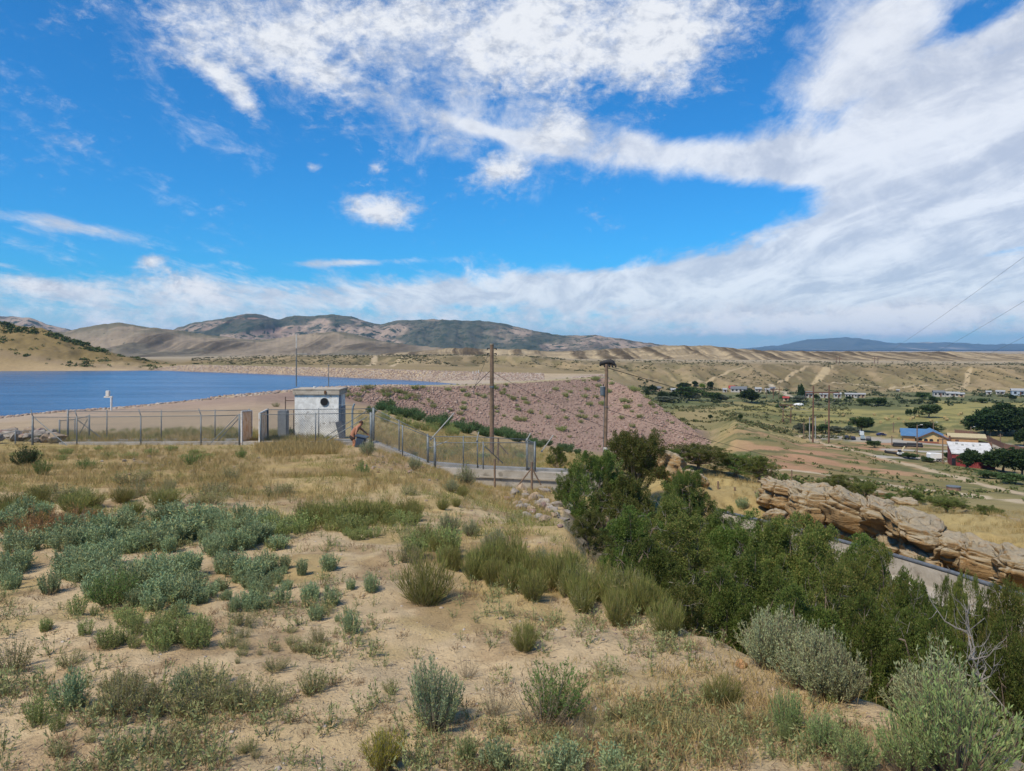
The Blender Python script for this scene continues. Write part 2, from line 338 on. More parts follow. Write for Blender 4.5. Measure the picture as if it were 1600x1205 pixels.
def build_ground():
    pcs = np.concatenate([np.arange(-2600, -220, 30), np.arange(-220, 1820, 2.6), np.arange(1820, 4300, 30)])
    rows_per = [34, 210, 150, 90, 60, 34, 34, 40, 40, 46, 8, 12, 34, 30, 26, 60, 22, 12, 8]
    KY, KZ = knots(pcs)
    Ys = []
    for k in range(NK-1):
        t = np.arange(rows_per[k])/rows_per[k]
        if k < 9: Ys.append(KY[k][None]*(KY[k+1]/KY[k])[None]**t[:, None])
        else: Ys.append(KY[k][None]+(KY[k+1]-KY[k])[None]*t[:, None])
    Ys.append(KY[-1][None]); Y = np.concatenate(Ys); nr, nc = Y.shape
    X = (pcs[None]-800)/FL*Y
    P = np.broadcast_to(pcs[None], Y.shape)
    Z = np.empty_like(Y)
    for i in range(nr): Z[i] = hs(KY, KZ, Y[i])
    Z += hdetail(X, Y, P)
    # colours
    C = np.empty((nr, nc, 3))
    kc = np.empty((NK, nc, 3))
    for k in range(NK):
        a = KC[k]; xs = [q[0] for q in a]
        for ch in range(3): kc[k, :, ch] = np.interp(pcs, xs, [q[1][ch] for q in a])
    r0 = 0
    for k in range(NK-1):
        n = rows_per[k]; t = (np.arange(n)/n)[:, None, None]
        if k in (9, 10, 11, 12): t = t*0
        C[r0:r0+n] = kc[k][None]*(1-t)+kc[k+1][None]*t; r0 += n
    C[r0:] = kc[-1]
    # dry-grass litter and darker patches on the hilltop, green flushes in the valley
    n1 = fbm(X/1.7, Y/1.7, 71); near = sstep(45, 20, Y)
    def blend(mask, col):
        C[:] = C*(1-mask[..., None])+np.array(col)*mask[..., None]
    blend(.65*near*sstep(.5, .62, n1)*sstep(3, 9, Y), (.34, .25, .10))
    blend(.5*near*sstep(.55, .66, fbm(X/.8, Y/.8, 75)), (.25, .165, .085))
    rocky = near*sstep(24, 30, Y)*np.exp(-((P-610)/60)**2)
    blend(.7*rocky, (.33, .20, .15)); blend(.5*near*sstep(22, 27, Y)*np.exp(-((P-230)/110)**2)*sstep(.45, .6, n1), (.36, .28, .23))
    midm = sstep(60, 110, Y)*sstep(320, 300, Y)*sstep(1080, 1160, P)
    blend(.8*midm*sstep(.42, .56, fbm(X/9, Y/9, 81, 6)), (.165, .15, .06))
    blend(.75*midm*sstep(.52, .62, fbm(X/6, Y/5, 83, 6)), (.09, .105, .04))
    belt = sstep(310, 340, Y)*sstep(480, 440, Y)*sstep(1000, 1040, P)
    blend(.85*belt*sstep(.42, .56, fbm(X/24, Y/16, 85)), (.085, .10, .045))
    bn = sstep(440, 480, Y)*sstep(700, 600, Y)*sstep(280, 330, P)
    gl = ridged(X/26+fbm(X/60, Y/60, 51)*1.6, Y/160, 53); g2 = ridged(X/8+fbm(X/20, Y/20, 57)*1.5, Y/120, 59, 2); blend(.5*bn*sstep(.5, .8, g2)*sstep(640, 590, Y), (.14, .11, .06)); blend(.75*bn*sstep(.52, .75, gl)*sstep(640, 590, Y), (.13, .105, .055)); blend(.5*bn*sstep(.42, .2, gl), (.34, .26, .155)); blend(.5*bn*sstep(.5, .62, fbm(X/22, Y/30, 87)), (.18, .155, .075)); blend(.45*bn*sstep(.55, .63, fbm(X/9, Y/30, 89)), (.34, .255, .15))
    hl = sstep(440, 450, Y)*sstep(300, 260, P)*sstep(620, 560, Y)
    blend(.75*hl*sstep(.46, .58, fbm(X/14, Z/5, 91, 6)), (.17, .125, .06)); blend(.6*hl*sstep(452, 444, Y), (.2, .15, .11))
    # unpaved roads, the paved lot
    for pts, y0, y1, hw, colr in ROADS:
        q = [hit(px, py, y0, y1) for px, py in pts]
        dmin = np.full(Y.shape, 1e9)
        for a, b in zip(q[:-1], q[1:]):
            ax, ay, bx, by = a.x, a.y, b.x, b.y
            L2 = (bx-ax)**2+(by-ay)**2+1e-9
            tt = np.clip(((X-ax)*(bx-ax)+(Y-ay)*(by-ay))/L2, 0, 1)
            dmin = np.minimum(dmin, np.hypot(X-ax-tt*(bx-ax), Y-ay-tt*(by-ay)))
        wob = (fbm(X/3, Y/3, 97)-.5)*hw*.8
        blend(.9*sstep(hw*1.25, hw*.75, dmin+wob), colr)
    V = np.stack([X, Y, Z], -1).reshape(-1, 3)
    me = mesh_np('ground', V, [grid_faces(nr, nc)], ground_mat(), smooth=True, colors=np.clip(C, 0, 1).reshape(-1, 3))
    tag(link('ground', me), kind='structure')
    # ground behind the viewer
    n = 40; gx = np.linspace(-60, 60, n); gy = np.linspace(-60, 1.2, n)
    XX, YY = np.meshgrid(gx, gy)
    ZZ = -2.34+(fbm(XX/4, YY/4, 5)-.5)*.25-.05-.02*np.abs(XX)
    me = mesh_np('hilltop', np.stack([XX, YY, ZZ], -1).reshape(-1, 3), [grid_faces(n, n)], bpy.data.materials['ground_soil'], smooth=True, colors=np.tile(DIRT, (n*n, 1)))
    tag(link('ground', me), kind='structure')
build_ground()

# ------------------------------------------------------------------ lake
def build_water():
    m, t, b = base_mat('lake_water')
    geo = t.add('ShaderNodeNewGeometry').outputs['Position']
    mp = t.add('ShaderNodeMapping', {'Vector': geo, 'Scale': (.35, 1.0, 1)}).outputs[0]
    n1 = t.noise(mp, .9, 5, .6); n2 = t.noise(t.add('ShaderNodeMapping', {'Vector': geo, 'Rotation': (0, 0, R(12)), 'Scale': (.012, .09, 1)}).outputs[0], 1.0, 7, .65)
    t.l.new(t.mix(t.ramp(n2, .36, .64), (.028, .078, .165), (.062, .14, .26)), b.inputs['Base Color'])
    b.inputs['Roughness'].default_value = .22; b.inputs['IOR'].default_value = 1.33
    bn = t.add('ShaderNodeBump', {'Height': n1, 'Strength': .8, 'Distance': .5}); t.l.new(bn.outputs[0], b.inputs['Normal'])
    near = [(-2600, 110), (0, 113), (200, 124), (400, 143), (530, 174), (740, 193), (850, 214), (900, 225)]
    far = [(900, 250), (850, 262), (800, 268), (740, 280), (650, 304), (540, 338), (450, 372), (300, 425), (200, 448), (0, 445), (-2600, 440)]
    P = [((px-800)/FL*Y, Y) for px, Y in near]+[((px-800)/FL*Y, Y) for px, Y in far]
    bm = bmesh.new()
    f = bm.faces.new([bm.verts.new((x, y, -13.0)) for x, y in P]); bmesh.ops.triangulate(bm, faces=[f])
    me = bpy.data.meshes.new('lake'); bm.to_mesh(me); bm.free(); me.materials.append(m)
    tag(link('water', me), kind='structure')
build_water()

# ------------------------------------------------------------------ hills and mountains
def range_mat(name, veg, vscale, vlo, vhi, bscale, bstr=.6):
    m, t, b = base_mat(name)
    geo = t.add('ShaderNodeNewGeometry').outputs['Position']
    vc = t.add('ShaderNodeVertexColor', layer_name='ground_colour').outputs[0]
    n1 = t.noise(geo, vscale, 8, .7); n2 = t.noise(geo, bscale, 6, .65)
    col = t.add('ShaderNodeVectorMath', {0: vc, 'Scale': t.math('MULTIPLY_ADD', n2, .8, .6)}, operation='SCALE').outputs[0]
    col = t.mix(t.ramp(n1, vlo, vhi), col, veg)
    t.l.new(col, b.inputs['Base Color']); b.inputs['Roughness'].default_value = 1; b.inputs['Specular IOR Level'].default_value = .05
    bn = t.add('ShaderNodeBump', {'Height': n2, 'Strength': bstr, 'Distance': 3.0/bscale*.05}); t.l.new(bn.outputs[0], b.inputs['Normal'])
    return m
def build_range(name, sil, Y0, Y1, zb, shape, gfreq, gamp, seed, mat, colf, step=1.6, nrow=90, p0=-300, p1=1900, ystr=.16):
    sil = np.array(sil, float)
    pcs = np.arange(max(p0, sil[0, 0]), min(p1, sil[-1, 0])+.1, step)
    spx = np.interp(pcs, sil[:, 0], sil[:, 1])+(fbm(pcs/9, pcs*0, seed+7)-.5)*2.2
    zr = -(spx-HZ)/FL*Y1
    tf = np.linspace(0, 1, nrow); tb = np.linspace(0, 1, 12)[1:]
    Yrow = np.concatenate([Y0+(Y1-Y0)*tf, Y1+(Y1-Y0)*.8*tb]); T = np.concatenate([tf, 1+tb])
    X = (pcs[None]-800)/FL*Yrow[:, None]; Y = np.broadcast_to(Yrow[:, None], X.shape)
    t = T[:, None]
    prof = np.interp(T, [0]+[s[0] for s in shape]+[1, 2], [0]+[s[1] for s in shape]+[1, .3])[:, None]
    Z = zb+(zr[None]-zb)*prof
    wx = X/gfreq + fbm(X/gfreq/3, Y/gfreq/5, seed)*1.5
    g = ridged(wx, Y/gfreq*ystr, seed+1, 4)
    env = np.clip(t, 0, 1)**.7*np.clip(1-np.clip(t, 0, 1)**3, .06, 1)
    amp = gamp*np.clip((zr[None]-zb)/np.percentile(zr-zb, 80), .12, 1.3)
    Z = Z-(g-.35)*amp*env + (fbm(X/gfreq/2, Y/gfreq/2, seed+3)-.5)*amp*.8*env
    C = colf(X, Y, Z, T[:, None], g, zr[None]*np.ones_like(X), np.broadcast_to(pcs[None], X.shape))
    me = mesh_np(name, np.stack([X, Y, Z], -1).reshape(-1, 3), [grid_faces(*X.shape)], mat, smooth=True, colors=np.clip(C, 0, 1).reshape(-1, 3))
    return tag(link(name, me), kind='structure')
def lerp3(a, b, m): return np.array(a)*(1-m[..., None])+np.array(b)*m[..., None]
def col_badland(X, Y, Z, T, g, zr, P):
    C = lerp3((.125, .095, .06), (.31, .245, .155), sstep(.35, .75, g))*(.8+.3*sstep(.3, .7, g))[..., None]
    C = C*(1-.25*sstep(.5, .6, fbm(X/40, Y/12, 201))[..., None])
    top = sstep(.86, .97, T)*np.ones_like(X)
    return C*(1-.55*top[..., None])+np.array((.20, .16, .10))*.55*top[..., None]
def col_foot(X, Y, Z, T, g, zr, P):
    C = lerp3((.10, .08, .055), (.25, .20, .14), sstep(.3, .75, g))
    n = fbm(X/160, Y/200, 211)
    C = C*(1-.5*sstep(.55, .65, n)[..., None])+np.array((.17, .155, .11))*.5*sstep(.55, .65, n)[..., None]
    top = sstep(.82, .98, T)*sstep(.42, .55, fbm(X/60, Y/60, 213))
    return C*(1-.7*top[..., None])+np.array((.075, .08, .05))*.7*top[..., None]
def col_mount(X, Y, Z, T, g, zr, P):
    C = lerp3((.085, .068, .052), (.315, .24, .18), sstep(.35, .8, g))
    red = np.exp(-((P-395)/40)**2)*sstep(.55, .8, T)
    C = C*(1-.6*red[..., None])+np.array((.36, .19, .14))*.6*red[..., None]
    n = fbm(X/190, Z/45, 221, 5)
    m = np.clip(sstep(.44, .55, n)+.8*sstep(.35, .05, T)+.5*sstep(.9, .98, T), 0, 1)*sstep(230, 300, P)
    m = np.maximum(m, .75*sstep(580, 620, P)*sstep(840, 800, P)*sstep(.36, .48, n))
    m = m*(1-.8*sstep(860, 920, P))
    return C*(1-.85*m[..., None])+np.array((.05, .065, .045))*.85*m[..., None]
def col_blue(X, Y, Z, T, g, zr, P):
    C = lerp3((.06, .075, .05), (.09, .10, .07), g)
    cl = sstep(.55, .75, fbm(X/500, Z/60, 231))*(np.exp(-((P-1455)/40)**2)+.8*np.exp(-((P-1300)/70)**2)*sstep(.4, .2, T)*np.ones_like(X))
    return C*(1-cl[..., None])+np.array((.55, .47, .38))*cl[..., None]
build_range('hills', [(520, 560), (600, 553), (660, 548), (700, 544), (770, 545), (820, 546), (870, 549), (940, 546), (1000, 543), (1040, 540), (1110, 540), (1150, 544), (1190, 548), (1300, 549), (1420, 550), (1450, 550), (1480, 549), (1560, 552), (1640, 554), (1900, 556)],
            750, 930, -14.5, [(.25, .12), (.55, .5), (.85, .95)], 15, 11.0, 301, range_mat('badland_clay', (.10, .09, .05), .05, .66, .72, .12), col_badland, 1.0, 90, ystr=.05)
build_range('hills', [(-300, 520), (-100, 512), (0, 522), (100, 518), (150, 507), (185, 503), (230, 510), (300, 519), (345, 525), (400, 531), (440, 527), (475, 521), (530, 517), (560, 524), (600, 533), (650, 540), (720, 546), (800, 549), (900, 551)],
            1250, 1800, -14.5, [(.3, .10), (.6, .38), (.85, .8)], 85, 58, 321, range_mat('foothill_clay', (.08, .08, .05), .05, .60, .64, .04), col_foot, 1.3, 110)
build_range('mountains', [(-300, 505), (-60, 498), (0, 494), (45, 495), (80, 507), (130, 519), (180, 520), (230, 518), (270, 515), (300, 504), (330, 499), (385, 489), (410, 492), (435, 500), (460, 491), (480, 493), (520, 489), (550, 493), (575, 502), (595, 506), (620, 500), (680, 498), (720, 501), (750, 500), (790, 505), (830, 515), (880, 524), (930, 523), (960, 528), (1000, 534), (1060, 541), (1100, 547)],
            2500, 3500, -14, [(.25, .14), (.5, .36), (.8, .82)], 150, 150, 341, range_mat('mountain_rock', (.04, .055, .038), .022, .51, .55, .02), col_mount, 1.3, 120)
build_range('mountains', [(1120, 549), (1180, 543), (1215, 540), (1240, 535), (1262, 530), (1290, 529), (1320, 527), (1345, 529), (1375, 533), (1400, 536), (1450, 534), (1500, 536), (1540, 538), (1600, 537), (1750, 535), (1900, 537)],
            11500, 14500, -20, [(.25, .14), (.5, .36), (.8, .82)], 1000, 150, 361, range_mat('blue_mountain_rock', (.045, .06, .04), .0018, .5, .6, .004), col_blue, 1.6, 70)

# ------------------------------------------------------------------ haze: one closed box of even, thin air
def build_haze():
    bm = bmesh.new()
    bmesh.ops.create_cube(bm, size=1.0)
    for v in bm.verts: v.co = (v.co.x*34000, v.co.y*34000, 300 if v.co.z > 0 else -95)
    me = bpy.data.meshes.new('haze'); bm.to_mesh(me); bm.free()
    m = bpy.data.materials.new('thin_air'); m.use_nodes = True; t = NT(m.node_tree); t.n.clear()
    v = t.add('ShaderNodeVolumePrincipled', {'Color': (.36, .64, 1.0, 1), 'Density': 5.5e-5, 'Anisotropy': .1})
    t.l.new(v.outputs[0], t.add('ShaderNodeOutputMaterial').inputs['Volume'])
    me.materials.append(m); tag(link('haze', me), kind='stuff')
build_haze()

# ================================================================== geometry helpers
RG = np.random.default_rng(7)
def norm(v): return v/np.maximum(np.linalg.norm(v, axis=-1, keepdims=True), 1e-9)
def leafs(P, D, L, Wd, rng):
    """one diamond-shaped leaf per row"""
    P = np.asarray(P, float); D = norm(np.asarray(D, float)); n = len(P)
    L = np.broadcast_to(L, n)[:, None]; Wd = np.broadcast_to(Wd, n)[:, None]
    s = norm(np.cross(D, rng.normal(size=(n, 3))))
    m = P+D*L*.5
    V = np.stack([P, m+s*Wd*.5, P+D*L, m-s*Wd*.5], 1).reshape(-1, 3)
    return V, np.arange(4*n).reshape(n, 4)
def tubes(A, B, ra, rb, ns=3):
    A = np.asarray(A, float); B = np.asarray(B, float); n = len(A)
    d = norm(B-A); ref = np.where(np.abs(d[:, 2:3]) < .9, np.array([[0, 0, 1.]]), np.array([[1., 0, 0]]))
    u = norm(np.cross(d, ref)); v = np.cross(d, u)
    ra = np.broadcast_to(ra, n)[:, None]; rb = np.broadcast_to(rb, n)[:, None]
    th = np.arange(ns)*2*math.pi/ns
    ring = [u*math.cos(t)+v*math.sin(t) for t in th]
    V = np.stack([A+r*ra for r in ring]+[B+r*rb for r in ring], 1).reshape(-1, 3)
    base = (np.arange(n)*2*ns)[:, None]
    F = np.concatenate([base+np.array([[i, (i+1) % ns, ns+(i+1) % ns, ns+i]]) for i in range(ns)])
    return V, F
def join(parts):
    Vs, Fs, o = [], [], 0
    for V, F in parts:
        Vs.append(V); Fs.append(F+o); o += len(V)
    return np.concatenate(Vs), np.concatenate(Fs)
def rep(V, F, pos, rz, sc, tilt=None):
    """many copies of one small shape as one array"""
    n = len(pos); c, s = np.cos(rz), np.sin(rz)
    sc = np.asarray(sc, float)
    if sc.ndim == 1: sc = np.stack([sc]*3, -1)
    x = V[None, :, 0]*sc[:, :1]; y = V[None, :, 1]*sc[:, 1:2]; z = V[None, :, 2]*sc[:, 2:]
    X = x*c[:, None]-y*s[:, None]; Y = x*s[:, None]+y*c[:, None]
    O = np.stack([X, Y, z], -1)+np.asarray(pos)[:, None, :]
    Fo = (F[None]+(np.arange(n)*len(V))[:, None, None]).reshape(-1, F.shape[1])
    return O.reshape(-1, 3), Fo
def prism(bm, pts, z0, z1):
    lo = [bm.verts.new((x, y, z0)) for x, y in pts]; hi = [bm.verts.new((x, y, z1)) for x, y in pts]
    n = len(pts)
    bm.faces.new(lo[::-1]); bm.faces.new(hi)
    for i in range(n): bm.faces.new((lo[i], lo[(i+1) % n], hi[(i+1) % n], hi[i]))
def add_box(bm, c, s, mat=None, bev=0.0):
    r = bmesh.ops.create_cube(bm, size=1.0)
    for v in r['verts']: v.co = Vector((v.co.x*s[0], v.co.y*s[1], v.co.z*s[2]))
    if bev:
        es = list({e for v in r['verts'] for e in v.link_edges})
        r2 = bmesh.ops.bevel(bm, geom=es, offset=bev, segments=2, affect='EDGES'); vs = list({v for f in r2['faces'] for v in f.verts}|{v for v in r['verts'] if v.is_valid})
    else: vs = r['verts']
    for v in vs: v.co = (mat @ v.co if mat else v.co)+Vector(c)
    return vs
def add_tube(bm, pts, r, ns=8, cap=True):
    pts = [Vector(p) for p in pts]; rr = r if isinstance(r, (list, tuple)) else [r]*len(pts)
    rings = []
    for i, p in enumerate(pts):
        d = (pts[min(i+1, len(pts)-1)]-pts[max(i-1, 0)]).normalized()
        u = d.orthogonal().normalized() if i == 0 else (u-d*u.dot(d)).normalized()
        v = d.cross(u)
        rings.append([bm.verts.new(p+(u*math.cos(2*math.pi*k/ns)+v*math.sin(2*math.pi*k/ns))*rr[i]) for k in range(ns)])
    for a, b in zip(rings[:-1], rings[1:]):
        for k in range(ns): bm.faces.new((a[k], a[(k+1) % ns], b[(k+1) % ns], b[k]))
    if cap: bm.faces.new(rings[0][::-1]); bm.faces.new(rings[-1])
def obj(name, bm, m, parent=None, smooth=False):
    me = bpy.data.meshes.new(name); bmesh.ops.recalc_face_normals(bm, faces=bm.faces[:]); bm.to_mesh(me); bm.free()
    if smooth: me.polygons.foreach_set('use_smooth', [True]*len(me.polygons))
    me.materials.append(m)
    return link(name, me, parent)
def tube_obj(name, pts, r, m, parent=None, ns=8):
    bm = bmesh.new(); add_tube(bm, pts, r, ns); return obj(name, bm, m, parent)
def box_obj(name, c, s, m, parent=None, mat=None, bev=0.0):
    bm = bmesh.new(); add_box(bm, c, s, mat, bev); return obj(name, bm, m, parent)
def dup(root, loc, rz, sc=1.0, label=None, group=None):
    r = root.copy(); COL.objects.link(r); r.location = loc; r.rotation_euler = (0, 0, rz); r.scale = sc if isinstance(sc, tuple) else (sc,)*3
    if label: r['label'] = label
    if group: r['group'] = group
    for ch in list(root.children):
        c = ch.copy(); COL.objects.link(c); c.parent = r
        for g in ch.children:
            d = g.copy(); COL.objects.link(d); d.parent = c
    return r

# ================================================================== plants
def bez(A, B, C, t):
    t = t[..., None]; return A*(1-t)**2+2*B*t*(1-t)+C*t*t
def shrub_geo(seed, h, r, ns, nl, lL, lW, t0=.4, spread=.5, flat=.45, sr=.004, base=.12, droop=0.0):
    rng = np.random.default_rng(seed)
    a = rng.uniform(0, 2*math.pi, ns); q = np.sqrt(rng.uniform(0, 1, ns)); lump = .75+.5*vn(np.cos(a)*1.6+seed, np.sin(a)*1.6, seed)
    A = np.stack([np.cos(a)*q*r*base, np.sin(a)*q*r*base, a*0-.02], -1)
    zt = h*(1-flat*q**2)*rng.uniform(.7, 1.1, ns)*(.8+.4*vn(np.cos(a)*q*2+5, np.sin(a)*q*2, seed+3))
    C = np.stack([np.cos(a)*q*r*lump, np.sin(a)*q*r*lump, zt], -1)
    B = np.stack([C[:, 0]*.75, C[:, 1]*.75, zt*(.38+droop)], -1)
    ts = np.array([0, .35, .7, 1.0])
    Q = bez(A[:, None], B[:, None], C[:, None], np.broadcast_to(ts, (ns, 4)))
    st = join([tubes(Q[:, i], Q[:, i+1], sr*(1-.25*i), sr*(1-.25*(i+1))+.0004) for i in range(3)])
    t = rng.uniform(t0, 1.0, (ns, nl)); P = bez(A[:, None], B[:, None], C[:, None], t).reshape(-1, 3)
    T = norm((2*(1-t[..., None])*(B-A)[:, None]+2*t[..., None]*(C-B)[:, None]).reshape(-1, 3))
    D = T+rng.normal(size=T.shape)*spread; n = len(P)
    lf = leafs(P+rng.normal(size=P.shape)*lL*.12, D, lL*rng.uniform(.6, 1.2, n), lW*rng.uniform(.7, 1.2, n), rng)
    return st, lf
STEM = M('woody_stem', (.20, .15, .10), (.13, .095, .065), 20, .9)
STEMG = M('green_stem', (.17, .18, .08), (.22, .19, .09), 20, .9)
STEMPALE = M('pale_stem', (.30, .27, .19), (.22, .19, .13), 20, .9)
LM = {
    'saltbush': leaf_mat('saltbush_leaf', (.20, .28, .14), (.31, .375, .20), (.38, .37, .15)),
    'greenforb': leaf_mat('green_forb_leaf', (.19, .25, .07), (.29, .32, .11), (.34, .31, .13)),
    'broom': leaf_mat('broom_twig', (.15, .17, .04), (.24, .225, .065), (.32, .25, .10)),
    'olive': leaf_mat('olive_weed_leaf', (.20, .215, .075), (.30, .275, .11), (.37, .29, .14)),
    'sage': leaf_mat('sagebrush_leaf', (.275, .305, .155), (.36, .385, .20), (.30, .27, .15)),
    'sagegreen': leaf_mat('green_sagebrush_leaf', (.185, .25, .085), (.265, .32, .12), (.29, .29, .12)),
    'green': leaf_mat('bright_green_leaf', (.095, .175, .04), (.15, .235, .065), (.20, .235, .07)),
    'yellow': leaf_mat('yellow_twig', (.27, .25, .03), (.36, .31, .045), (.22, .20, .05)),
    'rust': leaf_mat('rusty_dry_twig', (.30, .155, .055), (.38, .22, .085), (.22, .12, .05)),
    'dark': leaf_mat('dark_green_leaf', (.035, .06, .02), (.06, .09, .03)),
    'reed': leaf_mat('dam_bush_leaf', (.05, .10, .035), (.09, .15, .055)),
    'dead': leaf_mat('dry_stalk', (.20, .15, .09), (.29, .22, .12)),
}
PROTO = {}
def proto(kind, n, name, lm, stem, stems_part=True, **kw):
    PROTO[kind] = []
    for i in range(n):
        st, lf = shrub_geo(hash((len(kind), kind[0], kind[-1])) % 1 + len(PROTO)*37+i*11, **kw)
        PROTO[kind].append((name, mesh_np('stems', st[0], [st[1]], stem), mesh_np('foliage', lf[0], [lf[1]], lm)))
# unit plants about 1 m across and tall; scaled when set out
proto('saltbush', 5, 'saltbush', LM['saltbush'], STEMG, h=1, r=.62, ns=80, nl=26, lL=.12, lW=.034, t0=.12, spread=.55, flat=.35, sr=.008, base=.6)
proto('greenforb', 4, 'weed_clump', LM['greenforb'], STEMG, h=1, r=.6, ns=60, nl=26, lL=.11, lW=.028, t0=.12, spread=.6, flat=.3, sr=.008, base=.6)
proto('olive', 4, 'weed_clump', LM['olive'], STEMPALE, h=1, r=.75, ns=80, nl=26, lL=.09, lW=.020, t0=.15, spread=.75, flat=.45, sr=.007, base=.35)
proto('broom', 5, 'broom_bush', LM['broom'], STEMG, h=1, r=.65, ns=150, nl=16, lL=.26, lW=.013, t0=.05, spread=.22, flat=.4, sr=.006, base=.3)
proto('sage', 4, 'sagebrush', LM['sage'], STEM, h=1, r=.62, ns=130, nl=34, lL=.062, lW=.017, t0=.42, spread=.42, flat=.5, sr=.008, base=.15)
proto('sagegreen', 4, 'sagebrush', LM['sagegreen'], STEM, h=1, r=.6, ns=130, nl=34, lL=.075, lW=.018, t0=.4, spread=.34, flat=.42, sr=.008, base=.2)
proto('bluesage', 1, 'sagebrush', LM['saltbush'], STEMPALE, h=1, r=.55, ns=130, nl=40, lL=.060, lW=.014, t0=.5, spread=.42, flat=.45, sr=.008, base=.12)
proto('green', 4, 'green_bush', LM['green'], STEMG, h=1, r=.75, ns=110, nl=26, lL=.085, lW=.02, t0=.15, spread=.65, flat=.45, sr=.007, base=.25)
proto('yellow', 1, 'yellow_bush', LM['yellow'], STEMPALE, h=1, r=.5, ns=190, nl=20, lL=.13, lW=.012, t0=.25, spread=.35, flat=.35, sr=.006, base=.2)
proto('rust', 2, 'tumbleweed', LM['rust'], STEM, h=1, r=1.1, ns=130, nl=26, lL=.15, lW=.012, t0=.1, spread=.8, flat=.5, sr=.006, base=.3)
proto('dark', 2, 'dark_bush', LM['dark'], STEM, h=1, r=.75, ns=110, nl=34, lL=.085, lW=.028, t0=.15, spread=.7, flat=.45, sr=.008, base=.25)
proto('reed', 3, 'willow_bush', LM['reed'], STEMG, h=1, r=.72, ns=90, nl=30, lL=.13, lW=.034, t0=.1, spread=.55, flat=.5, sr=.008, base=.3)
proto('dead', 3, 'dry_weed', LM['dead'], STEMPALE, h=1, r=.7, ns=40, nl=22, lL=.10, lW=.012, t0=.2, spread=.8, flat=.4, sr=.008, base=.2)
def plant(kind, px, py, hpx, label, wide=1.0, group=None, cat=None, y0=2.5, y1=640, Y=None, sink=.02):
    p = ground(px, Y) if Y else hit(px, py, y0, y1)
    name, ms, mf = PROTO[kind][int(RG.integers(len(PROTO[kind])))]
    h = hpx*p.y/FL
    o = empty(name, (p.x, p.y, p.z-sink*h), RG.uniform(0, 6.28)); o.scale = (h*wide, h*wide, h)
    link('stems', ms, o); link('foliage', mf, o)
    return tag(o, label, cat or {'saltbush': 'shrub', 'broom_bush': 'bush', 'sagebrush': 'sagebrush', 'weed_clump': 'weed'}.get(name, 'bush'), group)

